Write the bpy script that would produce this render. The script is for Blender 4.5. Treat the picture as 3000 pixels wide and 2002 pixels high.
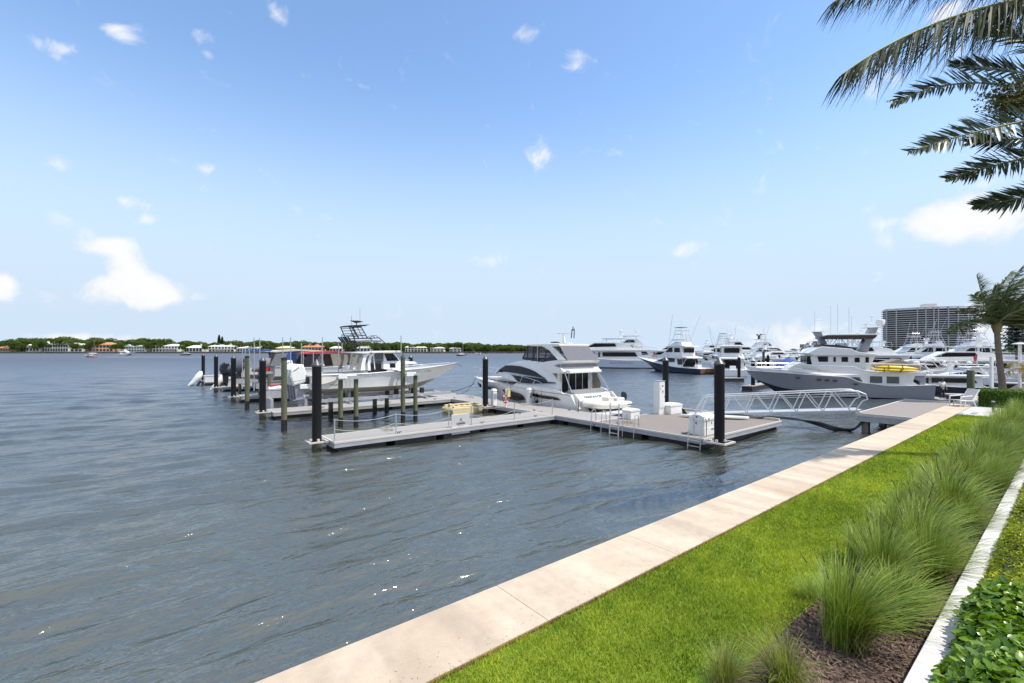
import bpy, bmesh, math, random
import numpy as np
from mathutils import Vector, Matrix
R = math.radians
rnd = random.Random(7)
np.random.seed(5)
for o in list(bpy.data.objects): bpy.data.objects.remove(o)
C = bpy.context.scene.collection
SC = bpy.context.scene
# ------------------------------------------------------------------ camera
H = 4.6; F = 1333.333
cd = bpy.data.cameras.new('camera'); cam = bpy.data.objects.new('camera', cd); C.objects.link(cam)
cam.location = (0, 0, H); cam.rotation_euler = (R(90), 0, 0)
cd.lens = 16; cd.sensor_width = 36; cd.shift_y = 26/3000; cd.clip_start = .1; cd.clip_end = 20000
SC.camera = cam
# ------------------------------------------------------------------ light
SUN_EL = 62.0
SAZ = (0.955, -0.297)
sd = bpy.data.lights.new('sun', 'SUN'); so = bpy.data.objects.new('sun', sd); C.objects.link(so)
sd.energy = 3.5; sd.angle = R(0.55); sd.color = (1, .93, .82)
sdir = Vector((SAZ[0]*math.cos(R(SUN_EL)), SAZ[1]*math.cos(R(SUN_EL)), math.sin(R(SUN_EL))))
so.rotation_euler = sdir.to_track_quat('Z', 'Y').to_euler()
SC.view_settings.view_transform = 'Standard'; SC.view_settings.look = 'None'
SC.view_settings.exposure = 0.5; SC.view_settings.gamma = 1
W = bpy.data.worlds.new('World'); SC.world = W; W.use_nodes = True
nt = W.node_tree; nt.nodes.clear()
def N(t, **k):
    n = nt.nodes.new(t)
    for a, b in k.items(): setattr(n, a, b)
    return n
L = lambda a, b: nt.links.new(a, b)
sky = N('ShaderNodeTexSky'); sky.sky_type = 'NISHITA'; sky.sun_disc = False
sky.sun_elevation = R(SUN_EL); sky.sun_rotation = math.atan2(SAZ[0], SAZ[1])
sky.air_density = 1.0; sky.dust_density = .0; sky.ozone_density = 3.0
tc = N('ShaderNodeTexCoord')
nz = N('ShaderNodeTexNoise'); nz.inputs['Scale'].default_value = 15; nz.inputs['Detail'].default_value = 9; nz.inputs['Roughness'].default_value = .62; nz.inputs['Distortion'].default_value = .5
L(tc.outputs['Generated'], nz.inputs['Vector'])
# cloud puffs: a compass direction (by slope) + angular size + density
CL = [(402,856,132,50,1.25),(325,722,66,32,1.15),(372,785,50,70,1.15),(385,596,62,32,.95),(428,642,40,24,.85),(1690,190,68,36,.72),(1600,462,52,34,.72),
 (2820,645,165,70,1.3),(2630,652,60,30,.62),(2595,240,70,60,.72),(2905,535,70,20,.66),(2760,40,60,34,.66),(2,842,34,46,1.1),(190,808,30,18,.72),(618,490,34,20,.75),
 (615,378,52,20,.6),(200,480,44,32,.6),(172,640,46,36,.58),(145,135,52,22,.64),(168,170,26,14,.62),(355,100,42,22,.6),(590,105,44,26,.56),(820,45,40,26,.58),(1530,95,52,26,.56),
 (1990,730,46,24,.56),(1430,765,52,22,.55),(250,990,190,20,.85),(60,985,60,16,.55),(2330,985,190,60,.7),(3000,950,160,90,.9),(570,868,40,18,.55),(260,690,30,30,.55),(610,160,20,14,.55),
 (-300,500,200,80,1.1),(3400,300,220,90,1.1),(3600,800,300,80,1.),(-700,880,260,60,1.)]
acc = None
for (px, py, rx, ry, am) in CL:
    d = Vector((px-1500, F, -(py-1027))); dl = d.length; d.normalize()
    s = N('ShaderNodeVectorMath', operation='SUBTRACT'); L(tc.outputs['Generated'], s.inputs[0]); s.inputs[1].default_value = d
    m = N('ShaderNodeVectorMath', operation='MULTIPLY'); L(s.outputs[0], m.inputs[0]); k = dl/1.0
    m.inputs[1].default_value = (k/rx, k/rx, k/ry); am = am if am > .78 else am*.93
    l_ = N('ShaderNodeVectorMath', operation='LENGTH'); L(m.outputs[0], l_.inputs[0])
    mr = N('ShaderNodeMapRange'); mr.interpolation_type = 'SMOOTHSTEP'
    mr.inputs['From Min'].default_value = 1.55; mr.inputs['From Max'].default_value = 0.1; mr.inputs['To Max'].default_value = am
    L(l_.outputs['Value'], mr.inputs['Value'])
    if acc is None: acc = mr.outputs[0]
    else:
        a_ = N('ShaderNodeMath', operation='MAXIMUM'); L(acc, a_.inputs[0]); L(mr.outputs[0], a_.inputs[1]); acc = a_.outputs[0]
# unseen broken cloud cover, added overhead and behind to lighten and grey the water
sx = N('ShaderNodeSeparateXYZ'); L(tc.outputs['Generated'], sx.inputs[0])
ov = N('ShaderNodeMapRange'); ov.interpolation_type = 'SMOOTHSTEP'; L(sx.outputs['Z'], ov.inputs['Value']); ov.inputs['From Min'].default_value = .62; ov.inputs['From Max'].default_value = .74; ov.inputs['To Max'].default_value = .76
bk = N('ShaderNodeMapRange'); bk.interpolation_type = 'SMOOTHSTEP'; L(sx.outputs['Y'], bk.inputs['Value']); bk.inputs['From Min'].default_value = .1; bk.inputs['From Max'].default_value = -.3; bk.inputs['To Max'].default_value = .7
for q_ in (ov, bk):
    a_ = N('ShaderNodeMath', operation='MAXIMUM'); L(acc, a_.inputs[0]); L(q_.outputs[0], a_.inputs[1]); acc = a_.outputs[0]
nm = N('ShaderNodeMapRange'); L(nz.outputs['Fac'], nm.inputs['Value']); nm.inputs['From Min'].default_value = .3; nm.inputs['From Max'].default_value = .7
nm.inputs['To Min'].default_value = -.82; nm.inputs['To Max'].default_value = .26
ad = N('ShaderNodeMath', operation='ADD'); L(acc, ad.inputs[0]); L(nm.outputs[0], ad.inputs[1])
cm = N('ShaderNodeMapRange'); cm.interpolation_type = 'SMOOTHSTEP'; L(ad.outputs[0], cm.inputs['Value'])
cm.inputs['From Min'].default_value = .0; cm.inputs['From Max'].default_value = .9; cm.inputs['To Max'].default_value = .93
mx = N('ShaderNodeMix', data_type='RGBA')
# cloud bodies: softly modulated brightness, darker low parts
nb_ = N('ShaderNodeTexNoise'); nb_.inputs['Scale'].default_value = 30; nb_.inputs['Detail'].default_value = 5; L(tc.outputs['Generated'], nb_.inputs['Vector'])
cb = N('ShaderNodeMix', data_type='RGBA'); L(nb_.outputs['Fac'], cb.inputs['Factor']); cb.inputs['A'].default_value = (4.15, 4.15, 4.2, 1); cb.inputs['B'].default_value = (5.3, 5.25, 5.2, 1)
L(cm.outputs[0], mx.inputs['Factor'])
hs = N('ShaderNodeHueSaturation'); hs.inputs['Saturation'].default_value = 1.0; L(sky.outputs[0], hs.inputs['Color'])
tint = N('ShaderNodeMix', data_type='RGBA', blend_type='MULTIPLY'); tint.inputs['Factor'].default_value = 1
L(hs.outputs[0], tint.inputs['A']); tint.inputs['B'].default_value = (1.22, 1.25, 1.24, 1)
# pale humid air low over the water
hz = N('ShaderNodeMapRange'); hz.interpolation_type = 'SMOOTHERSTEP'; L(sx.outputs['Z'], hz.inputs['Value'])
hz.inputs['From Min'].default_value = .56; hz.inputs['From Max'].default_value = .03; hz.inputs['To Max'].default_value = 1.0
hm = N('ShaderNodeMix', data_type='RGBA'); L(hz.outputs[0], hm.inputs['Factor']); L(tint.outputs['Result'], hm.inputs['A']); hm.inputs['B'].default_value = (3.05, 3.72, 4.5, 1)
L(hm.outputs['Result'], mx.inputs['A']); L(cb.outputs['Result'], mx.inputs['B'])
bg = N('ShaderNodeBackground'); bg.inputs['Strength'].default_value = .15
L(mx.outputs['Result'], bg.inputs['Color'])
wo = N('ShaderNodeOutputWorld'); L(bg.outputs[0], wo.inputs['Surface'])

# ------------------------------------------------------------------ frames
PHI = R(38.6)
E1 = np.array([math.cos(PHI), math.sin(PHI)]); E2 = np.array([-math.sin(PHI), math.cos(PHI)])
def G(a, b, z=0.0):
    p = a*E1 + b*E2; return (float(p[0]), float(p[1]), z)
def A_of(px, b):
    r = (px-1500)/F; return b*(-E2[0]+r*E2[1])/(E1[0]-r*E1[1])
def AB(px, py, z=0.0):
    Y = (H-z)*F/(py-1027.); X = (px-1500)*Y/F; p = np.array([X, Y]); return float(E1@p), float(E2@p)
class Fr:   # local frame of a long thing: l forward, w to the left, origin o
    def __init__(s, o, head):
        s.o = np.array(o[:2]); s.h = R(head); s.f = np.array([math.cos(s.h), math.sin(s.h)]); s.l = np.array([-math.sin(s.h), math.cos(s.h)])
    def q(s, px, py, w):
        d = np.array([px-1500., F]); t = (w+s.l@s.o)/(s.l@d); return float(s.f@(t*d-s.o)), float(H-(py-1027)*t)

# ------------------------------------------------------------------ mesh helper
class MB:
    def __init__(s): s.v = []; s.f = []; s.m = []
    def add(s, vs, fs, mi=0):
        o = len(s.v); s.v += [tuple(map(float, p)) for p in vs]; s.f += [tuple(i+o for i in f) for f in fs]; s.m += [mi]*len(fs); return s
    def box(s, x0, x1, y0, y1, z0, z1, mi=0):
        return s.add([(x0,y0,z0),(x1,y0,z0),(x1,y1,z0),(x0,y1,z0),(x0,y0,z1),(x1,y0,z1),(x1,y1,z1),(x0,y1,z1)],
            [(3,2,1,0),(4,5,6,7),(0,1,5,4),(1,2,6,5),(2,3,7,6),(3,0,4,7)], mi)
    def pz(s, poly, z0, z1, ins=0, mi=0):
        n = len(poly); cx = sum(p[0] for p in poly)/n; cy = sum(p[1] for p in poly)/n
        tp = [(cx+(x-cx)*(1-ins), cy+(y-cy)*(1-ins), z1) for x, y in poly]
        return s.add([(x,y,z0) for x,y in poly]+tp, [tuple(range(n-1,-1,-1)), tuple(range(n,2*n))]+[(i,(i+1)%n,n+(i+1)%n,n+i) for i in range(n)], mi)
    def py(s, prof, w, w2=None, mi=0):      # prof [(x,z)] extruded across y; w half width or function(x,z)
        n = len(prof); wf = w if callable(w) else (lambda x, z: w)
        a = [(x, wf(x,z), z) for x,z in prof]; b = [(x, -(wf(x,z)) if w2 is None else w2, z) for x,z in prof]
        return s.add(a+b, [tuple(range(n)), tuple(range(2*n-1,n-1,-1))]+[((i+1)%n,i,n+i,n+(i+1)%n) for i in range(n)], mi)
    def side(s, prof, w, th=.03, both=True, mi=0):   # thin panel standing proud of a side wall
        wf = w if callable(w) else (lambda x, z: w)
        n = len(prof)
        for sg in ((1,-1) if both else (1,)):
            a = [(x, sg*(wf(x,z)+th*.6), z) for x,z in prof]; b = [(x, sg*(wf(x,z)-th), z) for x,z in prof]
            s.add(a+b, [tuple(range(n)), tuple(range(2*n-1,n-1,-1))]+[((i+1)%n,i,n+i,n+(i+1)%n) for i in range(n)], mi)
        return s
    def loft(s, rings, caps=True, closed=True, mi=0):
        n = len(rings[0]); vs = [p for r in rings for p in r]; fs = []
        for k in range(len(rings)-1):
            for i in range(n if closed else n-1):
                j = (i+1) % n; fs.append((k*n+i, k*n+j, (k+1)*n+j, (k+1)*n+i))
        if caps and closed: fs += [tuple(range(n-1,-1,-1)), tuple(range((len(rings)-1)*n, len(rings)*n))]
        return s.add(vs, fs, mi)
    def tube(s, pts, r, n=6, closed=False, mi=0):
        P = [Vector(p) for p in pts]; rings = []; k = len(P)
        up = None
        for i in range(k):
            t = (P[(i+1)%k]-P[i-1]) if (closed or 0 < i < k-1) else (P[1]-P[0] if i == 0 else P[-1]-P[-2])
            t.normalize()
            if up is None: up = t.orthogonal().normalized()
            up = (up - t*up.dot(t)); up = up.normalized() if up.length > 1e-6 else t.orthogonal().normalized()
            sd_ = t.cross(up); rr = r(i/(k-1)) if callable(r) else r
            rings.append([P[i]+(up*math.cos(2*math.pi*j/n)+sd_*math.sin(2*math.pi*j/n))*rr for j in range(n)])
        if closed: rings.append(rings[0])
        return s.loft(rings, caps=not closed, mi=mi)
    def lathe(s, prof, n=12, c=(0,0,0), mi=0):
        rings = [[(c[0]+r*math.cos(2*math.pi*j/n), c[1]+r*math.sin(2*math.pi*j/n), c[2]+z) for j in range(n)] for r, z in prof]
        return s.loft(rings, mi=mi)
    def ball(s, c, r, n=10, m=6, mi=0):
        r = (r,r,r) if not hasattr(r, '__len__') else r
        rings = []
        for k in range(m+1):
            t = -math.pi/2+math.pi*k/m; cr = max(math.cos(t), .02)
            rings.append([(c[0]+r[0]*cr*math.cos(2*math.pi*j/n), c[1]+r[1]*cr*math.sin(2*math.pi*j/n), c[2]+r[2]*math.sin(t)) for j in range(n)])
        return s.loft(rings, mi=mi)
    def build(s, name, mats, parent=None, smooth=False, loc=None, rotz=0, bevel=0):
        me = bpy.data.meshes.new(name); me.from_pydata(s.v, [], s.f)
        if not isinstance(mats, (list, tuple)): mats = [mats]
        for m in mats: me.materials.append(m)
        if len(mats) > 1: me.polygons.foreach_set('material_index', s.m)
        bm = bmesh.new(); bm.from_mesh(me); bmesh.ops.recalc_face_normals(bm, faces=bm.faces); bm.to_mesh(me); bm.free()
        o = bpy.data.objects.new(name, me); C.objects.link(o)
        if smooth:
            me.polygons.foreach_set('use_smooth', [True]*len(me.polygons))
            md = None
            try: me.set_sharp_from_angle(angle=R(38))
            except Exception: pass
        if bevel:
            b = o.modifiers.new('bevel', 'BEVEL'); b.width = bevel; b.segments = 2; b.limit_method = 'ANGLE'; b.angle_limit = R(35)
        if parent: o.parent = parent
        if loc: o.location = loc
        if rotz: o.rotation_euler = (0,0,rotz)
        return o
def tag(o, label=None, cat=None, group=None, kind=None):
    if label: o['label'] = label
    if cat: o['category'] = cat
    if group: o['group'] = group
    if kind: o['kind'] = kind
    return o
def thing(name, label, cat, loc=(0,0,0), rotz=0, group=None):
    o = bpy.data.objects.new(name, None); C.objects.link(o); o.location = loc; o.rotation_euler = (0,0,rotz); o.empty_display_size = .2
    return tag(o, label, cat, group)
def dup(root, loc, rotz=0, label=None, group=None, sc=None):
    def cp(o, par):
        c = o.copy(); C.objects.link(c)
        if par is not None: c.parent = par
        for ch in o.children: cp(ch, c)
        return c
    r = cp(root, None); r.location = loc; r.rotation_euler = (0,0,rotz)
    if label: r['label'] = label
    if group: r['group'] = group
    if sc: r.scale = (sc,sc,sc) if not hasattr(sc,'__len__') else sc
    return r
def text_mesh(name, txt, size, mat, parent, loc, rot, depth=.004, align='CENTER'):
    cu = bpy.data.curves.new(name, 'FONT'); cu.body = txt; cu.size = size; cu.extrude = depth; cu.align_x = align; cu.align_y = 'CENTER'
    t = bpy.data.objects.new(name, cu); C.objects.link(t); bpy.context.view_layer.update()
    me = bpy.data.meshes.new_from_object(t.evaluated_get(bpy.context.evaluated_depsgraph_get()))
    bpy.data.objects.remove(t); o = bpy.data.objects.new(name, me); C.objects.link(o); me.materials.clear(); me.materials.append(mat)
    o.parent = parent; o.location = loc; o.rotation_euler = rot
    return o
# ------------------------------------------------------------------ materials
MC = {}
def pm(name, col, rough=.5, metal=0, var=.12, scale=3., bump=0, bscale=40., spec=.5, stretch=None, coord='Object', alpha=1, trans=0, col2=None, coat=0):
    if name in MC: return MC[name]
    m = bpy.data.materials.new(name); m.use_nodes = True; t = m.node_tree; b = t.nodes['Principled BSDF']
    b.inputs['Roughness'].default_value = rough; b.inputs['Metallic'].default_value = metal
    b.inputs['Specular IOR Level'].default_value = spec; b.inputs['Coat Weight'].default_value = coat
    tcn = t.nodes.new('ShaderNodeTexCoord'); mp = t.nodes.new('ShaderNodeMapping')
    if stretch: mp.inputs['Scale'].default_value = stretch
    t.links.new(tcn.outputs[coord], mp.inputs['Vector'])
    n = t.nodes.new('ShaderNodeTexNoise'); n.inputs['Scale'].default_value = scale; n.inputs['Detail'].default_value = 5; n.inputs['Roughness'].default_value = .6
    t.links.new(mp.outputs[0], n.inputs['Vector'])
    rp = t.nodes.new('ShaderNodeValToRGB'); rp.color_ramp.elements[0].position = .3; rp.color_ramp.elements[1].position = .7
    c2 = col2 if col2 else tuple(min(1, c*(1+var)) for c in col)
    c1 = tuple(c*(1-var) for c in col) if not col2 else col
    rp.color_ramp.elements[0].color = (*c1, 1); rp.color_ramp.elements[1].color = (*c2, 1)
    t.links.new(n.outputs['Fac'], rp.inputs[0]); t.links.new(rp.outputs[0], b.inputs['Base Color'])
    if bump:
        n2 = t.nodes.new('ShaderNodeTexNoise'); n2.inputs['Scale'].default_value = bscale; n2.inputs['Detail'].default_value = 4
        t.links.new(mp.outputs[0], n2.inputs['Vector'])
        bp = t.nodes.new('ShaderNodeBump'); bp.inputs['Strength'].default_value = bump; bp.inputs['Distance'].default_value = .02
        t.links.new(n2.outputs['Fac'], bp.inputs['Height']); t.links.new(bp.outputs[0], b.inputs['Normal'])
    if alpha < 1: b.inputs['Alpha'].default_value = alpha
    MC[name] = m; return m
def leafmat(name, c1, c2, tr=.35, rough=.45, spec=.4):   # colour varies leaf by leaf through the 'tint' attribute
    if name in MC: return MC[name]
    m = bpy.data.materials.new(name); m.use_nodes = True; t = m.node_tree; b = t.nodes['Principled BSDF']; out = t.nodes['Material Output']
    at = t.nodes.new('ShaderNodeAttribute'); at.attribute_name = 'tint'
    rp = t.nodes.new('ShaderNodeValToRGB'); rp.color_ramp.elements[0].color = (*c1,1); rp.color_ramp.elements[1].color = (*c2,1)
    t.links.new(at.outputs['Fac'], rp.inputs[0]); t.links.new(rp.outputs[0], b.inputs['Base Color'])
    b.inputs['Roughness'].default_value = rough; b.inputs['Specular IOR Level'].default_value = spec
    tl = t.nodes.new('ShaderNodeBsdfTranslucent'); hv = t.nodes.new('ShaderNodeHueSaturation'); hv.inputs['Value'].default_value = 1.25; hv.inputs['Saturation'].default_value = 1.1
    t.links.new(rp.outputs[0], hv.inputs['Color']); t.links.new(hv.outputs[0], tl.inputs['Color'])
    ms = t.nodes.new('ShaderNodeMixShader'); ms.inputs[0].default_value = tr
    t.links.new(b.outputs[0], ms.inputs[1]); t.links.new(tl.outputs[0], ms.inputs[2]); t.links.new(ms.outputs[0], out.inputs['Surface'])
    MC[name] = m; return m
def np_mesh(name, V, Fc, mat, tint=None, smooth=True):
    """V (n,3) array; Fc (k,4) or (k,3) array of indices; tint per face"""
    me = bpy.data.meshes.new(name); n = len(V); k, w = Fc.shape
    me.vertices.add(n); me.vertices.foreach_set('co', V.astype(np.float32).ravel())
    me.loops.add(k*w); me.loops.foreach_set('vertex_index', Fc.astype(np.int32).ravel())
    me.polygons.add(k); me.polygons.foreach_set('loop_start', np.arange(0, k*w, w, dtype=np.int32))
    try: me.polygons.foreach_set('loop_total', np.full(k, w, dtype=np.int32))
    except Exception: pass
    me.polygons.foreach_set('use_smooth', np.full(k, smooth, dtype=bool))
    me.update(calc_edges=True)
    if tint is not None:
        a = me.attributes.new('tint', 'FLOAT', 'FACE'); a.data.foreach_set('value', tint.astype(np.float32))
    me.materials.append(mat); return me
def scatter(name, tv, tf, pos, rots, scl, mat, tint=None):
    """template verts tv(m,3), faces tf(k,w) placed n times: rots (n,3,3), scl (n,) or (n,3)"""
    n = len(pos); scl = np.asarray(scl); S = scl[:,None] if scl.ndim == 1 else scl
    V = np.einsum('nij,nmj->nmi', rots, tv[None]*S[:,None,:]) + pos[:,None,:]
    Fc = tf[None]+(np.arange(n)*len(tv))[:,None,None]
    t = None if tint is None else np.repeat(tint, len(tf))
    return np_mesh(name, V.reshape(-1,3), Fc.reshape(-1, tf.shape[1]), mat, t)
def rots_from(z, yaw):   # rotation matrices: normal dirs z (n,3), yaw about them
    z = z/np.linalg.norm(z, axis=1, keepdims=True); ref = np.where(np.abs(z[:,2:3]) > .95, [[1.,0,0]], [[0,0,1.]])
    x = np.cross(ref, z); x /= np.linalg.norm(x, axis=1, keepdims=True); y = np.cross(z, x)
    c, s = np.cos(yaw)[:,None], np.sin(yaw)[:,None]
    X = x*c+y*s; Y = -x*s+y*c
    return np.stack([X, Y, z], axis=2)
def link(name, me, parent=None):
    o = bpy.data.objects.new(name, me); C.objects.link(o)
    if parent: o.parent = parent
    return o

M_white = pm('gelcoat_white', (.78,.78,.77), .22, var=.03, coat=.3)
M_cream = pm('gelcoat_cream', (.72,.69,.62), .3, var=.05)
M_glass = pm('tinted_glass', (.010,.010,.012), .12, var=.3, spec=.28)
M_steel = pm('stainless', (.62,.63,.65), .28, .9, var=.05)
M_alu = pm('aluminium', (.62,.63,.64), .42, .55, var=.12, scale=8)
M_black = pm('black_sleeve', (.009,.009,.011), .5, var=.4, scale=2, spec=.25, bump=.1, bscale=6, stretch=(1,1,.2))
M_rope = pm('rope', (.42,.39,.34), .9, var=.2)
M_dark = pm('dark_rubber', (.015,.015,.017), .6, var=.3)
M_greyf = pm('grey_canvas', (.2,.2,.215), .9, var=.12, bump=.3, bscale=60)
M_whitep = pm('white_plastic', (.76,.76,.74), .4, var=.05)
# ================================================================== WATER
def make_water():
    m = bpy.data.materials.new('water'); m.use_nodes = True; t = m.node_tree; b = t.nodes['Principled BSDF']
    b.inputs['Base Color'].default_value = (.026,.034,.026,1); b.inputs['Roughness'].default_value = .07; b.inputs['IOR'].default_value = 2.5
    tc = t.nodes.new('ShaderNodeTexCoord'); last = None
    for sc, st, ds, rot, sx, sy in ((.55, .5, .12, 38.6, .38, 1.), (1.7, .8, .080, 41, .40, 1.), (3.8, .8, .042, 36, .45, 1.), (9., .7, .014, 44, .6, 1.), (26, .3, .004, 20, 1., 1.), (.06, .25, .6, 30, .5, 1.)):
        # rotate first (mapping stage 1), then stretch along the crests (stage 2)
        mp = t.nodes.new('ShaderNodeMapping'); mp.inputs['Rotation'].default_value = (0,0,-R(rot)); t.links.new(tc.outputs['Object'], mp.inputs['Vector'])
        m2 = t.nodes.new('ShaderNodeMapping'); m2.inputs['Scale'].default_value = (sx, sy, 1); t.links.new(mp.outputs[0], m2.inputs['Vector'])
        n = t.nodes.new('ShaderNodeTexNoise'); n.inputs['Scale'].default_value = sc; n.inputs['Detail'].default_value = 4; n.inputs['Roughness'].default_value = .5; n.inputs['Distortion'].default_value = .12
        t.links.new(m2.outputs[0], n.inputs['Vector'])
        bp = t.nodes.new('ShaderNodeBump'); bp.inputs['Strength'].default_value = st; bp.inputs['Distance'].default_value = ds*2
        t.links.new(n.outputs['Fac'], bp.inputs['Height'])
        if last: t.links.new(last.outputs[0], bp.inputs['Normal'])
        last = bp
    t.links.new(last.outputs[0], b.inputs['Normal'])
    # a faint muddy variation
    n = t.nodes.new('ShaderNodeTexNoise'); n.inputs['Scale'].default_value = .12; t.links.new(tc.outputs['Object'], n.inputs['Vector'])
    rp = t.nodes.new('ShaderNodeValToRGB'); rp.color_ramp.elements[0].color = (.068,.073,.050,1); rp.color_ramp.elements[1].color = (.050,.059,.045,1)
    t.links.new(n.outputs['Fac'], rp.inputs[0]); t.links.new(rp.outputs[0], b.inputs['Base Color'])
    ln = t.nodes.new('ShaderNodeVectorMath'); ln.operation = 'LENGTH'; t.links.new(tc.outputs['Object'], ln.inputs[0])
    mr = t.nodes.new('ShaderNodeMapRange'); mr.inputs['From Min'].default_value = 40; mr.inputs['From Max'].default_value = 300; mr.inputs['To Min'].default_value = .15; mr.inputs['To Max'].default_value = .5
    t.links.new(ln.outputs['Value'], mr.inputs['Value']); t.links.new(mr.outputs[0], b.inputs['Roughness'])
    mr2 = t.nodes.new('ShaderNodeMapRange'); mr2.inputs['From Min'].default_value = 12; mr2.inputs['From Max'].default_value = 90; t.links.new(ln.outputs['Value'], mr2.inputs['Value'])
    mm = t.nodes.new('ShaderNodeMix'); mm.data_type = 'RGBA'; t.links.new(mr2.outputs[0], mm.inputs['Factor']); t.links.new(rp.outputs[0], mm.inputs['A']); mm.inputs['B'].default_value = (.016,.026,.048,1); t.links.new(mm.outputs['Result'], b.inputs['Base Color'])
    nr = 1250
    rr = 3.0*(9000/3.0)**(np.linspace(0,1,nr)**1.15)
    th = np.concatenate([np.linspace(-180,-62,24,endpoint=False), np.linspace(-62,62,640,endpoint=False), np.linspace(62,180,24)])
    th = np.radians(th); nt_ = len(th)
    Rr, T = np.meshgrid(rr, th, indexing='ij'); X = Rr*np.sin(T); Y = Rr*np.cos(T)
    dr = np.gradient(rr)[:,None]*np.ones_like(X)
    dth = np.gradient(th)[None,:]*Rr; cell = np.maximum(dr, dth)
    Z = np.zeros_like(X); rs = np.random.RandomState(3)
    base = math.atan2(E2[1], E2[0])
    for i in range(64):
        if i < 50: lam = .46+1.35*rs.rand()**1.3; slp = .030; sp = .23
        else: lam = 2+4.5*rs.rand(); slp = .020; sp = .35
        a = base+math.pi-.08+rs.randn()*sp; k = 2*math.pi/lam; amp = slp/k*(.5+rs.rand())
        ph = k*(X*math.cos(a)+Y*math.sin(a))+rs.rand()*6.28
        ph += .7*np.sin(.30/lam**.3*(X*math.cos(a+1.4)+Y*math.sin(a+1.4))+rs.rand()*6)
        w = np.clip((lam/cell-2.6)/2, 0, 1)*np.clip(1.3-Rr/170, .12, 1)
        Z += amp*w*(np.sin(ph)-.2*np.cos(2*ph))
    # calmer between the docks and the wall
    pa = X*E1[0]+Y*E1[1]; pb = X*E2[0]+Y*E2[1]
    calm = 1-.3*np.clip((pa-8)/14,0,1)*np.clip((75-pb)/20,0,1)*np.clip((50-pa)/15,0,1)
    Z *= calm
    V = np.stack([X,Y,Z], -1).reshape(-1,3)
    i = np.arange(nr-1)[:,None]*nt_; j = np.arange(nt_-1)[None,:]
    q = np.stack([i+j, i+j+1, i+nt_+j+1, i+nt_+j], -1).reshape(-1,4)[:, ::-1]
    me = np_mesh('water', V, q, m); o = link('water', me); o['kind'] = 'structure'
    return o
make_water()
# ================================================================== LAND
def slab(name, poly, z0, z1, mat, kind='structure', **k):   # poly in (a,b)
    mb = MB(); mb.pz([G(a,b)[:2] for a,b in poly], z0, z1); o = mb.build(name, mat)
    if kind: o['kind'] = kind
    return o
def concrete(name, c, joints=0, rough=.85, stain=(.62,.47,.33)):
    m = pm(name, c, rough, var=.09, scale=6., bump=.35, bscale=70)
    t = m.node_tree; b = t.nodes['Principled BSDF']; src = b.inputs['Base Color'].links[0].from_socket
    tcn = t.nodes.new('ShaderNodeTexCoord')
    n = t.nodes.new('ShaderNodeTexNoise'); n.inputs['Scale'].default_value = .55; n.inputs['Detail'].default_value = 6; n.inputs['Distortion'].default_value = .5
    mp0 = t.nodes.new('ShaderNodeMapping'); mp0.inputs['Location'].default_value = (3.3, 1.2, 0); t.links.new(tcn.outputs['Object'], mp0.inputs['Vector']); t.links.new(mp0.outputs[0], n.inputs['Vector'])
    mr = t.nodes.new('ShaderNodeMapRange'); mr.inputs['From Min'].default_value = .48; mr.inputs['From Max'].default_value = .72; mr.inputs['To Max'].default_value = .75
    t.links.new(n.outputs['Fac'], mr.inputs['Value'])
    mx = t.nodes.new('ShaderNodeMix'); mx.data_type = 'RGBA'; t.links.new(mr.outputs[0], mx.inputs['Factor']); t.links.new(src, mx.inputs['A']); mx.inputs['B'].default_value = (*stain, 1)
    # weathering bands across the slab
    m3 = t.nodes.new('ShaderNodeMapping'); m3.inputs['Rotation'].default_value = (0,0,R(-8)); m3.inputs['Scale'].default_value = (1.6,.16,1); t.links.new(tcn.outputs['Object'], m3.inputs['Vector'])
    n3 = t.nodes.new('ShaderNodeTexNoise'); n3.inputs['Scale'].default_value = 1.1; n3.inputs['Detail'].default_value = 3; t.links.new(m3.outputs[0], n3.inputs['Vector'])
    r3 = t.nodes.new('ShaderNodeMapRange'); r3.inputs['From Min'].default_value = .3; r3.inputs['From Max'].default_value = .7; r3.inputs['To Min'].default_value = .80; r3.inputs['To Max'].default_value = 1.12; t.links.new(n3.outputs['Fac'], r3.inputs['Value'])
    hv = t.nodes.new('ShaderNodeHueSaturation'); t.links.new(r3.outputs[0], hv.inputs['Value']); t.links.new(mx.outputs['Result'], hv.inputs['Color']); t.links.new(hv.outputs[0], b.inputs['Base Color'])
    return m
M_cap = concrete('seawall_concrete', (.56,.462,.355), stain=(.46,.36,.26))
M_wallface = pm('seawall_face', (.30,.27,.22), .9, var=.3, scale=2, bump=.4, bscale=12, stretch=(1,1,.3))
# ground under everything on the shore side
M_soil = pm('soil', (.09,.065,.05), .95, var=.3, scale=5, bump=.5, bscale=20)
slab('shore_ground', [(-60,4.3),(-60,-90),(400,-90),(400,4.3)], -2.5, .98, M_soil)
# the sea wall: cap in cast lengths with open joints, face below
sw = thing('seawall', 'long seawall with broad pale sandstone coloured concrete cap beside the lawn', 'seawall', G(0,4.88,0), PHI)
cuts = [-40,-22,-8.5,4.05,7.1,10.4,14.8,19.2,23.6,28,32.4,36.8,41.2,45.6,50]
for i in range(len(cuts)-1):
    mb = MB(); g = .0015; x0, x1 = cuts[i]+g, cuts[i+1]-g
    mb.py([(x0,.80),(x1,.80),(x1,1.085),(x1-.003,1.1),(x0+.003,1.1),(x0,1.085)], .56)
    mb.build('cap', M_cap, sw, bevel=.004)
mb = MB(); mb.box(-40,50,-.5,.46,-3,.797); mb.build('wall_face', M_wallface, sw)
# red-brown edge strip between cap and lawn
mb = MB(); mb.box(-40,35,-.585,-.563,.9,1.085); mb.build('edging', pm('edging', (.16,.06,.04), .9, var=.3), sw)
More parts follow.
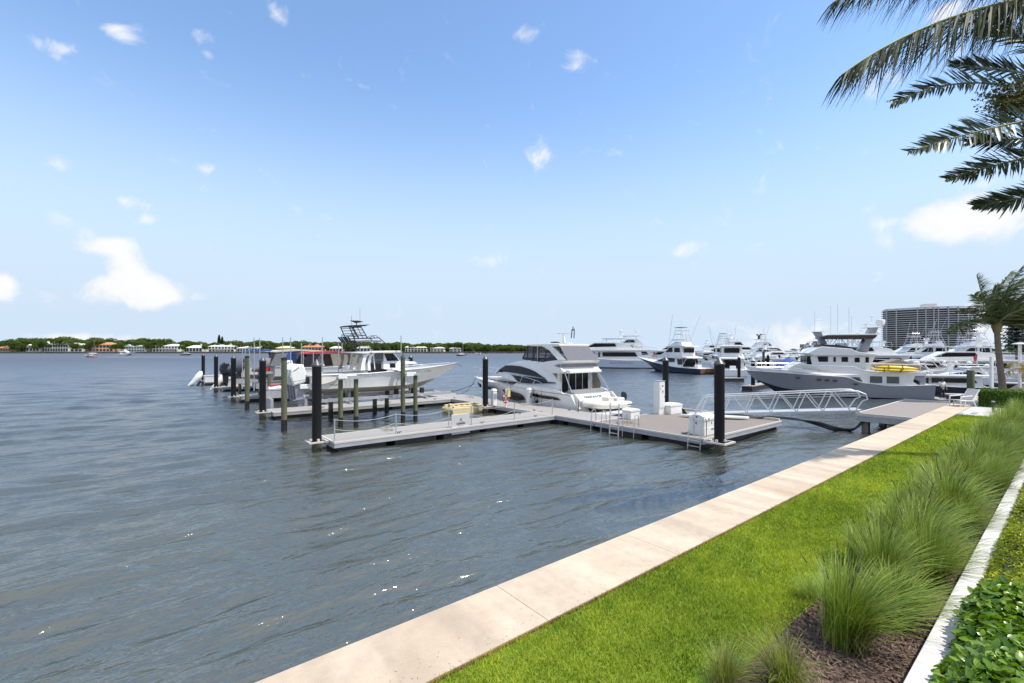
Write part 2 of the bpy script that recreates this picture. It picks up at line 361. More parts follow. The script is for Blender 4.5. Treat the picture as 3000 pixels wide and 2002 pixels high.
# lawn base
M_turf = pm('turf', (.09,.19,.012), .95, var=.3, scale=1.3, bump=.6, bscale=60, col2=(.2,.3,.02))
slab('lawn', [(-8,2.42),(-8,4.29),(34.8,4.29),(34.8,.9),(20,2.3)], .9, 1.06, M_turf)
M_mulch = pm('mulch', (.035,.022,.016), .95, var=.3, scale=22, bump=1., bscale=55, col2=(.16,.11,.085))
slab('mulch_bed', [(-8,1.0),(-8,2.5),(20,2.5),(34.6,2.5),(34.6,1.0)], .9, 1.045, M_mulch)
# mulch chips lying on the bed
n = 26000; a = 2+28*np.random.rand(n)**1.7; b = 1.15+1.5*np.random.rand(n)
keep = b < 2.38+.22*np.sin(a*2.1)+.1*np.sin(a*5.3); a, b = a[keep], b[keep]; n = len(a)
P = a[:,None]*E1+b[:,None]*E2; pos = np.column_stack([P, 1.05+.02*np.random.rand(n)])
tv = np.array([[-.5,-.12,0],[.5,-.15,.03],[.45,.14,0],[-.5,.1,.05]])*.055; tf = np.array([[0,1,2,3]])
nrm = np.column_stack([np.random.randn(n)*.35, np.random.randn(n)*.35, np.ones(n)])
me = scatter('mulch_chips', tv, tf, pos, rots_from(nrm, np.random.rand(n)*6.28), .5+.9*np.random.rand(n), leafmat('mulch_chip', (.04,.024,.018), (.26,.18,.14), 0, .9, .2), np.random.rand(n))
o = link('mulch_chips', me); tag(o, 'loose dark brown bark chips covering the planting bed', 'mulch', kind='stuff')
# a scatter of pale dry blades and fallen bits over the turf and the cap edge
def litter(n, a0, a1, b0, b1, z, name, label, cat, c1, c2, sc):
    a = a0+(a1-a0)*np.random.rand(n)**1.5; b = b0+(b1-b0)*np.random.rand(n); pos = np.column_stack([a[:,None]*E1+b[:,None]*E2, np.full(n, z)])
    tv = np.array([[-.5,-.06,0],[.5,-.05,.02],[.5,.05,.03],[-.5,.06,0]])*sc; nr = np.column_stack([np.random.randn(n)*.15, np.random.randn(n)*.15, np.ones(n)])
    o = link(name, scatter(name, tv, np.array([[0,1,2,3]]), pos, rots_from(nr, np.random.rand(n)*6.28), .4+.9*np.random.rand(n), leafmat(name, c1, c2, 0, .9, .2), np.random.rand(n))); tag(o, label, cat, kind='stuff')
litter(1500, 1.5, 26, 2.5, 4.3, 1.085, 'dry_clippings', 'pale dry clippings lying on the green lawn', 'clippings', (.22,.20,.07), (.42,.40,.16), .045)
litter(420, 1.5, 30, 4.34, 4.75, 1.104, 'cap_debris', 'bits of dry grass and grit along the lawn side of the seawall cap', 'debris', (.10,.08,.04), (.34,.28,.16), .03)
# lawn blades
def blades(n, a, b, hgt, wd, z, name, mat, lean=.5, wind=(.0,.0)):
    P = a[:,None]*E1+b[:,None]*E2; th = np.random.rand(n)*6.283; h = hgt*(.55+.8*np.random.rand(n)); w = wd*(.6+.8*np.random.rand(n))
    ln = lean*h*(.2+np.random.rand(n)); d = np.column_stack([np.cos(th), np.sin(th)]); p = np.column_stack([-np.sin(th), np.cos(th)])
    ph = np.random.rand(n)*6.28; lv = np.column_stack([np.cos(ph), np.sin(ph)])*ln[:,None]+np.array(wind)*h[:,None]
    z0 = np.full(n, z)
    v0 = np.column_stack([P-d*w[:,None]*.5, z0]); v1 = np.column_stack([P+d*w[:,None]*.5, z0])
    mid = P+lv*.35; v2 = np.column_stack([mid+d*w[:,None]*.42, z0+h*.6]); v3 = np.column_stack([mid-d*w[:,None]*.42, z0+h*.6])
    tip = P+lv; v4 = np.column_stack([tip+d*w[:,None]*.08, z0+h]); v5 = np.column_stack([tip-d*w[:,None]*.08, z0+h])
    V = np.stack([v0,v1,v2,v3,v4,v5], 1).reshape(-1,3)
    q = (np.arange(n)*6)[:,None,None]+np.array([[0,1,2,3],[3,2,4,5]])[None]
    # tint follows broad patches of the turf plus a random part per blade
    pa = np.sin(a*1.1+2*np.sin(b*1.3))*.5+np.sin(b*2.9+a*.7)*.3+np.sin(a*3.1-b*2)*.25
    pb_ = np.sin(a*6.3+3*np.sin(b*4))*np.sin(b*7.1+a*2.2)
    tint = np.clip(.46+.24*pa+.13*pb_+.28*np.random.randn(n), 0, 1)
    return np_mesh(name, V, q.reshape(-1,4), mat, np.repeat(tint, 2))
def edge_b(a): return 2.44+.16*np.sin(a*1.7)+.09*np.sin(a*4.1)+np.clip((a-9)*-.0,0,0)
aa = []; bb = []; hh = []; ww = []
for a0, a1, dens, hg, wd in ((1.2,7.5,5400,.062,.0075),(7.5,13,3400,.062,.010),(13,22,1600,.06,.015),(22,35,700,.06,.026)):
    k = int((a1-a0)*1.95*dens); a = a0+(a1-a0)*np.random.rand(k); b = 2.36+1.95*np.random.rand(k)
    kp = (b > edge_b(a)+.08*np.random.randn(k)) & (b < 4.325+.028*np.random.randn(k)+.02*np.sin(a*5)*np.sin(a*1.7)); aa.append(a[kp]); bb.append(b[kp]); hh.append(np.full(kp.sum(), hg)); ww.append(np.full(kp.sum(), wd))
a, b, hh, ww = map(np.concatenate, (aa, bb, hh, ww))
me = blades(len(a), a, b, hh, ww, 1.045, 'lawn_grass', leafmat('lawn_blade', (.09,.17,.016), (.56,.60,.075), .4, .5, .3), lean=.75)
o = link('lawn_grass', me); tag(o, 'short bright green mown grass of the lawn along the seawall', 'grass', kind='stuff')
# pavers at the end of the lawn, white planter wall
M_pave = pm('pavers', (.52,.50,.48), .85, var=.08, bump=.3, bscale=50)
slab('paved_terrace', [(34.85,-6),(34.85,4.29),(60,4.29),(60,-6)], .9, 1.085, M_pave)
M_stucco = concrete('white_stucco', (.66,.65,.66), stain=(.52,.51,.50))
pw = thing('planter_wall', 'low white painted concrete planter wall between grasses and hedge', 'planter wall', G(0,1.0,0), PHI)
mb = MB(); mb.box(-3,40,-.11,.11,.95,1.30); mb.build('wall', M_stucco, pw, bevel=.008)
# ------------------------------------------------------------------ fountain grass clumps
M_fg = leafmat('fountain_grass', (.06,.135,.012), (.44,.52,.10), .35, .45, .35)
M_fgd = leafmat('dry_blade', (.22,.15,.07), (.45,.36,.2), .25, .7, .2)
def clump_mesh(nb, hgt, spread, seed, name, width=.008, bias=(.25,-.1)):
    rs = np.random.RandomState(seed); seg = 7
    r0 = np.abs(rs.randn(nb))*.11; t0 = rs.rand(nb)*6.28; base = np.column_stack([r0*np.cos(t0), r0*np.sin(t0)])
    dirt = t0+rs.randn(nb)*.9; d = np.column_stack([np.cos(dirt), np.sin(dirt)])+np.array(bias)
    Ln = hgt*(.55+.65*rs.rand(nb)); lean = .08+spread*rs.rand(nb)**1.15; w = width*(.6+.7*rs.rand(nb))
    s = np.linspace(0,1,seg+1)[None,:]
    ang = lean[:,None]*.35+lean[:,None]*(1.25)*s**1.7          # angle from vertical along the blade
    dl = Ln[:,None]/seg; dx = np.sin(ang)*dl; dz = np.cos(ang)*dl
    hx = np.concatenate([np.zeros((nb,1)), np.cumsum(dx[:, :-1],1)],1); hz = np.concatenate([np.zeros((nb,1)), np.cumsum(dz[:, :-1],1)],1)
    X = base[:,0,None]+hx*d[:,0,None]; Y = base[:,1,None]+hx*d[:,1,None]; Z = hz
    ww = w[:,None]*(1-s**2.2*.92); px = -d[:,1,None]*ww*.5; pyy = d[:,0,None]*ww*.5
    A = np.stack([X-px, Y-pyy, Z], -1); B = np.stack([X+px, Y+pyy, Z+ww*.15], -1)
    V = np.stack([A,B], 2).reshape(nb, (seg+1)*2, 3)
    q = np.array([[2*i,2*i+1,2*i+3,2*i+2] for i in range(seg)])[None]+(np.arange(nb)*(seg+1)*2)[:,None,None]
    tint = np.clip(.45+.25*rs.randn(nb), 0, 1)
    return np_mesh(name, V.reshape(-1,3), q.reshape(-1,4), M_fg if spread < 3 else M_fg, np.repeat(tint, seg))
cms = [clump_mesh(1150, 1.3, 1.12, 1, 'blades', .011, bias=(.45,-.25)), clump_mesh(1150, 1.2, 1.25, 2, 'blades', .011, bias=(.5,-.2)), clump_mesh(1000, 1.1, 1.1, 3, 'blades', .011, bias=(.35,-.35))]
small = clump_mesh(420, .62, 1.25, 4, 'blades', .007)
drym = clump_mesh(240, .6, 1.9, 6, 'dry_blades', .006); drym.materials[0] = M_fgd
def seed_mesh():
    mb = MB(); rs = random.Random(2)
    for i in range(9):
        t = rs.uniform(0,6.28); l_ = rs.uniform(.15,.5); h = rs.uniform(1.1,1.5)
        p = [(0,0,.1),(l_*.4*math.cos(t),l_*.4*math.sin(t),h*.6),(l_*math.cos(t),l_*math.sin(t),h)]
        mb.tube(p, .0022, 4); e = Vector(p[2]); d = (Vector(p[2])-Vector(p[1])).normalized()
        mb.tube([e, e+d*.09, e+d*.2], lambda s: .009*(1-s*.7), 5)
    return mb
M_seed = pm('seed_head', (.10,.07,.05), .9, var=.3)
sdo = seed_mesh().build('seed_head', M_seed); seedm = sdo.data; bpy.data.objects.remove(sdo)
ordn = ['first','second','third','fourth','fifth','sixth','seventh','eighth','ninth','tenth','eleventh','twelfth','thirteenth','fourteenth','fifteenth','sixteenth','seventeenth','eighteenth','nineteenth','twentieth']
cl = [(6.55,1.80,0,1.0),(8.4,1.86,1,.95),(9.9,1.72,0,1.02),(11.3,1.9,2,1.0),(12.7,1.7,1,1.08),(14.0,2.0,0,1.),(15.3,1.7,2,1.1),(16.7,2.05,1,1.05),(18.0,1.75,0,1.1),(19.4,2.1,2,1.1),
      (20.8,1.75,1,1.1),(22.3,2.1,0,1.05),(23.8,1.7,2,1.15),(25.4,2.0,1,1.1),(27.2,1.8,0,1.15),(29.2,2.05,2,1.15),(31.2,1.75,1,1.1),(33.2,1.95,0,1.1),(10.6,2.15,1,.8),(13.3,2.25,2,.85),(16.0,1.35,0,.9),(18.7,1.4,1,.9),(20.1,2.3,2,.8),(21.6,1.45,0,.95),(24.6,1.45,1,1.),(26.3,2.3,2,.95),(28.2,1.4,0,1.),(30.2,2.3,1,1.),(7.55,1.55,1,.78),(9.1,2.25,2,.72),(11.9,2.3,1,.75),(14.7,2.35,0,.8),(12.2,1.4,2,.85),(9.2,1.45,1,.85)]
for i, (a, b, k, s) in enumerate(cl):
    pos = ['nearest large one, rising from bare mulch','second from the mulch in front, brushing the lawn','third from the front, beside the white planter wall'][i] if i < 3 else ('%s large one along the row from the front' % ordn[i] if i < 18 else '%s of the filler clumps squeezed between the large ones, from the front' % ordn[i-18])
    t = thing('fountain_grass', 'tall green fountain grass clump, ' + pos, 'ornamental grass', G(a,b,1.04), PHI+rnd.uniform(-.35,.35), 'fountain grass clumps in the planting bed')
    sx_ = s*rnd.uniform(.82,1.0); t.scale = (sx_,sx_*rnd.uniform(.85,1.1),s*rnd.uniform(.72,.92))
    link('blades', cms[k], t)
    if i < 7: link('seed_head', seedm, t); link('dry_blades', drym, t)
for i, (a, b, s, lb) in enumerate([(5.25,1.95,.95,'short young fountain grass clump at the bottom edge, in front of the largest clump'),(4.75,2.35,.7,'thin young fountain grass tuft at the bottom edge beside the lawn'),(7.3,2.42,.55,'small sparse grass tuft where mulch meets the lawn')]):
    t = thing('fountain_grass', lb, 'ornamental grass', G(a,b,1.04), rnd.uniform(0,6), 'young grass tufts'); t.scale = (s,s,s)
    link('blades', small, t); 
    if i < 2: link('dry_blades', drym, t)
# ------------------------------------------------------------------ hedges on the terrace side
def leaf_template(l, w, seg=4, curl=.18, fold=.22):
    vs = []; s = np.linspace(0,1,seg+1)
    for t in s:
        hw = w*.5*math.sin(math.pi*(t**.8))**.7 if 0 < t < 1 else w*.03
        z = -curl*l*(t-.35)**2
        vs += [(l*t, -hw, z+hw*fold), (l*t, 0, z), (l*t, hw, z+hw*fold)]
    fs = []
    for i in range(seg):
        for j in (0,1): fs.append((3*i+j, 3*i+j+1, 3*i+4+j, 3*i+3+j))
    return np.array(vs), np.array(fs)
def leaf_cloud(name, n, a, b, z, nrm_up, mat, l, w, seg, sc0=.7, sc1=.6, jit=.8):
    P = a[:,None]*E1+b[:,None]*E2; pos = np.column_stack([P, z]); tv, tf = leaf_template(l, w, seg)
    nr = nrm_up+np.random.randn(n,3)*jit*np.array([1,1,.25]); nr[:,2] = np.abs(nr[:,2])+.12
    return scatter(name, tv, tf, pos, rots_from(nr, np.random.rand(n)*6.283), sc0+sc1*np.random.rand(n), mat, np.clip(np.random.rand(n)*.8+.1*np.random.randn(n),0,1))
M_bigleaf = leafmat('clusia_leaf', (.06,.15,.012), (.28,.42,.045), .28, .3, .5)
M_core = pm('hedge_core', (.018,.026,.01), .95, var=.4, scale=9)
hg = thing('clusia_hedge', 'low hedge of large glossy rounded green leaves in the near corner beside the planter wall', 'hedge', G(3,-.6,1.0), PHI)
n = 21000; a = 2.2+6.0*np.random.rand(n); b = .86-2.6*np.random.rand(n)**1.3; dep = np.random.rand(n)**1.6
top = 1.74+.06*np.sin(a*3.3+b*2)+.05*np.sin(b*5-a)-np.clip((b-.5)/.4,0,1)**2*.28
up = np.column_stack([np.clip((b-.4)/.5,0,1)[:,None]*E2*1.1, np.ones(n)])
me = leaf_cloud('leaves', n, a, b, top-dep*.16, up, M_bigleaf, .088, .052, 4)
o = link('leaves', me, hg); o.matrix_parent_inverse = Matrix.Rotation(-PHI,4,'Z') @ Matrix.Translation(-Vector(G(3,-.6,1.0)))
mb = MB(); mb.box(-2.6,4.9,-1.7,1.28,0,.50); mb.build('branches', M_core, hg)
M_yel = leafmat('golden_leaf', (.13,.20,.008), (.48,.50,.025), .35, .35, .4)
M_yg = leafmat('green_tip_leaf', (.10,.16,.01), (.30,.38,.02), .35, .35, .4)
hy = thing('golden_hedge', 'low clipped hedge of small yellow green leaves behind the glossy one', 'hedge', G(8,-.6,1.0), PHI)
n = 52000; a = 8.0+13*np.random.rand(n)**1.3; b = .86-2.4*np.random.rand(n)**1.3; dep = np.random.rand(n)**1.5
top = 1.70+.05*np.sin(a*2.3+b*3)+.04*np.sin(b*7-a*2)-np.clip((b-.5)/.4,0,1)**2*.34
up = np.column_stack([np.clip((b-.4)/.5,0,1)[:,None]*E2*1.1, np.ones(n)])
me = leaf_cloud('leaves', n, a, b, top-dep*.09, up, M_yel, .045, .022, 2, .7, .9)
o = link('leaves', me, hy); o.matrix_parent_inverse = Matrix.Rotation(-PHI,4,'Z') @ Matrix.Translation(-Vector(G(8,-.6,1.0)))
mb = MB(); mb.box(.0,14,-1.9,1.28,0,.56); mb.build('branches', M_core, hy)
# far box hedge by the palm
M_box = leafmat('box_leaf', (.03,.085,.01), (.14,.26,.015), .3, .45, .3)
hb = thing('box_hedge', 'square clipped bright green hedge at the foot of the palm beside the white chair', 'hedge', G(40.7,-.5,1.085), PHI)
n = 34000; bx0, bx1, by0, by1, hz = 40.7, 42.6, -6.0, 4.0, 1.02
fc = np.random.choice(3, n, p=[.42,.46,.12]); a = bx0+(bx1-bx0)*np.random.rand(n); b = by0+(by1-by0)*np.random.rand(n); z = hz*np.random.rand(n)
up = np.zeros((n,3)); up[fc==0] = (0,0,1); z[fc==0] = hz; a[fc==1] = bx0; up[fc==1] = (-E1[0],-E1[1],.5); b[fc==2] = by1; up[fc==2] = (E2[0],E2[1],.5)
jt = np.random.randn(n,3)*.045; 
me = leaf_cloud('leaves', n, a+jt[:,0], b+jt[:,1], 1.085+np.abs(z+jt[:,2]), up, M_box, .075, .04, 2)
o = link('leaves', me, hb); o.matrix_parent_inverse = Matrix.Rotation(-PHI,4,'Z') @ Matrix.Translation(-Vector(G(40.7,-.5,1.085)))
mb = MB(); mb.box(.06,1.84,-5.4,4.42,0,.97); mb.build('branches', M_core, hb)
# ================================================================== DOCKS
M_deck = pm('composite_deck', (.325,.312,.30), .8, var=.07, scale=1.2, bump=.35, bscale=26, stretch=(.15,3,1))
M_decky = pm('composite_deck_cross', (.325,.312,.30), .8, var=.07, scale=1.2, bump=.35, bscale=26, stretch=(3,.15,1))
M_trim = pm('deck_trim', (.55,.52,.48), .6, var=.06)
M_fascia = pm('dock_fascia', (.36,.37,.40), .5, .25, var=.12, scale=4, stretch=(.4,1,1))
M_float = pm('dock_float', (.022,.022,.024), .7, var=.5, scale=4)
def cleat(parent, x, y, z, rot=0):
    mb = MB(); c, s = math.cos(rot), math.sin(rot)
    P = lambda u, v, w: (x+c*u-s*v, y+s*u+c*v, z+w)
    mb.tube([P(-.15,0,.09),P(-.06,0,.075),P(.06,0,.075),P(.15,0,.09)], .016, 6)
    for u in (-.05,.05): mb.tube([P(u,0,0),P(u,0,.075)], .018, 6)
    mb.build('cleat', M_dark, parent)
def dock(name, label, cat, a0, a1, b0, b1, z=.5, along='a', group=None, floats=True, dm=None, kerbs=(1,1,1,1), th=.24):
    t = thing(name, label, cat, G(a0, b0), PHI, group); la, lb = a1-a0, b1-b0
    mb = MB(); mb.box(.09,la-.09,.09,lb-.09,z-.06,z); mb.build('decking', dm or (M_deck if along == 'a' else M_decky), t)
    mb = MB()
    mb.box(0,la,0,.087,z-.07,z+.012); mb.box(0,la,lb-.087,lb,z-.07,z+.012); mb.box(0,.087,.09,lb-.09,z-.07,z+.010); mb.box(la-.087,la,.09,lb-.09,z-.07,z+.010)
    mb.build('edge_trim', M_trim, t)
    mb = MB(); e = .015
    mb.box(e,la-e,e,.07,z-th,z-.072); mb.box(e,la-e,lb-.07,lb-e,z-th,z-.072); mb.box(e,.07,.072,lb-.072,z-th,z-.072); mb.box(la-.07,la-e,.072,lb-.072,z-th,z-.072)
    mb.box(0,la,-.012,.02,z-th-.02,z-th+.03); mb.box(-.012,.02,.022,lb-.022,z-th-.021,z-th+.03)
    mb.build('fascia', M_fascia, t)
    n = max(2, int((la if along == 'a' else lb)/2.4))
    for i in range(n):
        mb = MB()
        if along == 'a':
            w = la/n; x0 = i*w+.22; mb.box(x0, x0+w-.44, .14, lb-.14, -.35, z-.1)
        else:
            w = lb/n; y0 = i*w+.22; mb.box(.14, la-.14, y0, y0+w-.44, -.35, z-.1)
        mb.build('float', M_float, t, bevel=.03)
    return t, la, lb
DZ = .5
PB = [21.8, 34.4, 47.5, 60.5, 75.0]
# main walkway and the square landing platform
wk, la, lb = dock('walkway_dock', 'long floating walkway with grey composite decking leading out between the berths', 'dock', 20.05, 22.7, 17.55, 84, along='b', group=None)
pf, la, lb = dock('platform_dock', 'wide square floating platform with the landing end of the gangway on it', 'dock', 20.05, 28.8, 10.9, 17.5, along='b', dm=pm('platform_decking', (.235,.205,.185), .85, var=.07, scale=1.2, bump=.35, bscale=26, stretch=(3,.15,1)))
mb = MB(); mb.box(8.6,8.74,.1,6.4,DZ+.012,DZ+.13); mb.build('kerb', M_trim, pf)
fl = ['nearest finger dock, with rope rails and a small sign','second finger dock from the near end, under the lifted white boat','third finger dock from the near end, behind the lifted white boat','fourth finger dock from the near end','farthest finger dock, under a white covered engine']
for i, b in enumerate(PB):
    f_, la, lb = dock('finger_dock', 'narrow floating '+fl[i], 'dock', 6.45, 20.03, b-1.05, b+1.05, group='finger docks along the walkway')
    for x in (3.2, 8.2, 12.2): cleat(f_, x, .3, DZ, 0); cleat(f_, x, 1.8, DZ, 0)
for y in (4.2,9.5,14.5,20,26,34): cleat(wk, 2.3, y, DZ, math.pi/2); cleat(wk, .35, y+1.4, DZ, math.pi/2)
for y in (1.2,5.2): cleat(pf, .35, y, DZ, math.pi/2)
# deck numbers painted at the slips
M_ink = pm('black_paint', (.01,.01,.012), .5, var=.1)
text_mesh('slip_number', '27', .34, M_ink, wk, (.42,9.9,DZ+.004), (0,0,-math.pi/2), .001)
text_mesh('slip_number', '29', .34, M_ink, wk, (.42,5.0,DZ+.004), (0,0,-math.pi/2), .001)
# pile brackets (bolted frame on the dock end) and piles
def pile(a, b, label, z=4.15, r=.205, group='black capped piles of the floating dock', cap=True, base=-1.5, mat=None, name='pile'):
    t = thing(name, label, 'pile', G(a, b), PHI, group)
    mb = MB(); mb.lathe([(r,base),(r,z-.30)], 20); mb.build('shaft', mat or M_black, t, smooth=True)
    mb = MB(); mb.lathe([(r+.006,-.6),(r+.012,.1),(r+.004,.36)], 20); mb.build('tide_band', M_tide, t, smooth=True)
    if cap:
        mb = MB(); mb.lathe([(r+.018,z-.34),(r+.02,z-.27),(.012,z)], 20); mb.build('cap', M_cap_m, t, smooth=True)
    return t
M_cap_m = pm('pile_cap', (.10,.10,.11), .35, .3, var=.2)
def bracket(parent, x, y, s=.42, z=DZ):
    mb = MB(); w = .09
    mb.box(x-s,x+s,y-s,y-s+w,z-.08,z-.01); mb.box(x-s,x+s,y+s-w,y+s,z-.08,z-.01); mb.box(x-s,x-s+w,y-s+w,y+s-w,z-.08,z-.012); mb.box(x+s-w,x+s,y-s+w,y+s-w,z-.08,z-.012)
    for dx, dy in ((-1,0),(1,0),(0,-1),(0,1)):
        mb.box(x+dx*.26-.05, x+dx*.26+.05, y+dy*.26-.05, y+dy*.26+.05, z-.012, z+.09)
    mb.build('pile_bracket', M_trim, parent)
M_tide = pm('barnacle_band', (.035,.034,.022), .95, var=.5, scale=14, bump=1, bscale=40, col2=(.12,.115,.085))
PX = [928, 769.6, 684, 633, 595.4]
pl = ['nearest and tallest looking black pile at the end of the roped finger dock','second black pile out, left of the lifted white boat engine','third black pile out, beside the striped engine cover','fourth black pile out, beside the white covered engine','farthest black pile at the outer end of the berths']
for i, b in enumerate(PB):
    a = A_of(PX[i], b); pile(a, b, pl[i], 4.2)
    f_ = thing('pile_hoop', 'flat metal frame round the '+pl[i].split(' black')[0].split(' and')[0]+' black pile, bolted to its finger dock end', 'pile bracket', G(a,b), PHI, 'pile frames at the finger dock ends')
    bracket(f_, 0, 0); mb = MB(); mb.box(.3,6.45-a-.0,-.28,.28,DZ-.2,DZ-.082); mb.build('arm', M_fascia, f_)
a9, b9 = 20.2, 10.25
pile(a9, b9, 'thick black pile at the near corner of the platform beside the domed white locker', 4.28, .225)
f_ = thing('pile_hoop', 'flat metal frame round the black pile at the platform near corner', 'pile bracket', G(a9,b9), PHI, 'pile frames at the finger dock ends'); bracket(f_, 0, 0, .5); mb = MB(); mb.box(-.1,.6,.3,.62,DZ-.2,DZ-.082); mb.build('arm', M_fascia, f_)
pile(A_of(1950,18.0), 18.0, 'black pile behind the tall white utility cabinet', 4.2)
pile(A_of(1422,27.6), 27.6, 'black pile inside the walkway corner, in front of the white motor cruiser bow', 4.25)
f_ = thing('pile_hoop', 'flat metal frame round the black pile in front of the motor cruiser', 'pile bracket', G(A_of(1422,27.6),27.6), PHI, 'pile frames at the finger dock ends'); bracket(f_, 0, 0, .42)
pile(A_of(1203,41.), 41., 'black pile just beyond the bow of the lifted white boat', 4.2)
# green timber piles
M_wood = pm('treated_timber', (.055,.075,.04), .85, var=.3, scale=3, bump=.5, bscale=14, stretch=(1,1,.12), col2=(.16,.15,.085))
M_wet = pm('wet_timber', (.012,.012,.009), .5, var=.4, scale=4)
def wpile(a, b, z, label, r=.15, cap=False, group='green treated timber piles'):
    t = thing('timber_pile', label, 'pile', G(a, b), PHI, group)
    mb = MB(); mb.lathe([(r*1.02,.62),(r,z-.06),(r*.92,z)], 14); mb.build('shaft', M_wood, t, smooth=True)
    mb = MB(); mb.lathe([(r*1.08,-1.5),(r*1.05,.62)], 14); mb.build('wet_base', M_wet, t, smooth=True)
    if cap: mb = MB(); mb.lathe([(r+.02,z-.02),(r+.02,z+.05),(.02,z+.32)], 14); mb.build('cap', M_cap_m, t, smooth=True)
    elif cap is False and z > 4: mb = MB(); mb.lathe([(r+.015,z-.1),(r+.015,z+.01),(r*.6,z+.05),(.01,z+.06)], 14); mb.build('cap', M_dark, t, smooth=True)
    return t
wpile(A_of(832.4,28.6), 28.6, 4.15, 'tall green timber pile standing against the big white outboard engine', .155)
wpile(A_of(724,41.), 41., 4.12, 'tall green timber pile between the second and third black piles', .155)
LF = []
for px, lb, z in ((997.6,'left timber lift pile of the first pair beside the lifted boat stern',2.86),(1043,'right timber lift pile of the first pair beside the lifted boat stern',2.86),(1180.6,'tall capped timber lift pile in front of the lifted boat cabin',4.1),(1217,'short timber lift pile in front of the lifted boat foredeck',2.95)):
    a = A_of(px, 27.4); LF.append(a); wpile(a, 27.4, z, lb, .135, cap=(z > 4), group='timber piles of the boat lift')
for px in (970,1098,1133,1000):
    pass
for px, lb in ((969,'far side lift pile near the stern, mostly hidden under the boat'),(1098,'far side lift pile amidships under the boat'),(1133,'far side lift pile nearer the bow under the boat')):
    wpile(A_of(px,31.6), 31.6, 1.5, 'short dark '+lb, .15, cap=None, group='dark far lift piles')
# the boat lift: motor beams on the pile pairs, cradle beams and bunks
M_galv = pm('galvanised', (.48,.49,.51), .45, .5, var=.15, scale=6)
lift = thing('boat_lift', 'galvanised boat lift with pile top beams, cables and cradle under the white fishing boat', 'boat lift', G(8.5,29.5), PHI)
for (x0, x1) in ((LF[0],LF[1]),(LF[2],LF[3])):
    mb = MB(); mb.box(x0-8.5-.3, x1-8.5+.2, -2.35,-2.2, 2.88,3.02) if x0 < 10 else mb.box(x0-8.5+.1, x1-8.5+.25, -2.35,-2.2, 2.97,3.10)
    mb.build('top_beam', M_galv, lift)
    mb = MB(); mb.box(x0-8.5-.25+(0 if x0<10 else .3), x0-8.5+.25+(0 if x0<10 else .3), -2.55,-2.36, 2.95,3.2); mb.tube([(x0-8.5+.1,-2.15,3.1),(x1-8.5,-2.15,3.1)], .06, 8); mb.build('winch', M_whitep, lift)
    for k in (.35,.6):
        xx = x0+(x1-x0)*k-8.5; mb = MB(); mb.tube([(xx,-2.1,2.95),(xx,-2.1,1.6)], .012, 5); mb.build('cable', M_steel, lift)
for x in (1.0,6.1):
    mb = MB(); mb.box(x-.09,x+.09,-2.1,2.1,1.36,1.5); mb.build('cradle_beam', M_galv, lift)
for y in (-1.25,1.25):
    mb = MB(); mb.box(-.7,8.4,y-.09,y+.09,1.50,1.68); mb.build('bunk', M_galv, lift)
for x in (1.6,4.5,6.4):
    for y in (-.75,.75): mb = MB(); mb.box(x-.12,x+.12,y-.1,y+.1,1.5,2.0); mb.build('keel_pad', M_dark, lift)
# guide poles of the lifts: thin pale uprights
M_pole = pm('guide_pole', (.42,.42,.42), .5, .3, var=.1)
gl = [(744.5,989,43.5,'left of the pair behind the blue canopy'),(761,991,42.8,'right of the pair behind the blue canopy'),(828.5,989,38.6,'left of the pair by the red canopy'),(851.7,989,38.0,'right of the pair by the red canopy'),
      (883,1005,36.5,'shorter one in front of the red canopy'),(945,988,33.2,'just right of the near pile, crossing the red canopy'),(992,1006,31.7,'shorter one left of the fishing boat cabin'),(1002,980,31.5,'tallest one left of the fishing boat tower'),(1175,984,27.9,'beside the capped lift pile'),
      (710,1020,46,'white one against the blue canopy, left'),(718,1020,46,'white one against the blue canopy, middle'),(731,1022,45.5,'white one against the blue canopy, right'),(888,1030,36.4,'short white one in front of the red canopy'),(918,1034,35,'short white one against the dark curtain')]
for px, py, b, lb in gl:
    a = A_of(px, b); Y = a*E1[1]+b*E2[1]; z = H-(py-1027)*Y/F
    t = thing('guide_pole', 'thin pale lift guide pole, '+lb, 'guide pole', G(a,b), PHI, 'thin guide poles of the boat lifts')
    mb = MB(); mb.lathe([(.034,1.6),(.034,z)], 8); mb.build('tube', M_pole, t, smooth=True)
    mb = MB(); mb.lathe([(.05,1.2),(.05,1.75)], 8); mb.build('socket', M_galv, t, smooth=True)
# rope railing on the nearest finger
rr_ = thing('rope_railing', 'row of slim metal stanchions strung with two sagging white ropes along the near finger dock', 'railing', G(0,20.95), PHI)
sx = [A_of(p,20.95) for p in (980,1160,1315,1381,1507,1618)]
for x in sx:
    mb = MB(); mb.lathe([(.028,DZ+.02),(.028,DZ+1.02)], 8, (x,0,0)); mb.lathe([(.05,DZ+.0),(.05,DZ+.04)], 8, (x,0,0)); mb.build('stanchion', M_galv, rr_, smooth=True)
for hgt, sag in ((.98,.17),(.55,.2)):
    for x0, x1 in zip(sx[:-1], sx[1:]):
        k = min(1, (x1-x0)/3); mb = MB(); mb.tube([(x0+(x1-x0)*t, 0, DZ+hgt-sag*k*4*t*(1-t)) for t in np.linspace(0,1,11)], .014, 6); mb.build('rope', M_rope, rr_)
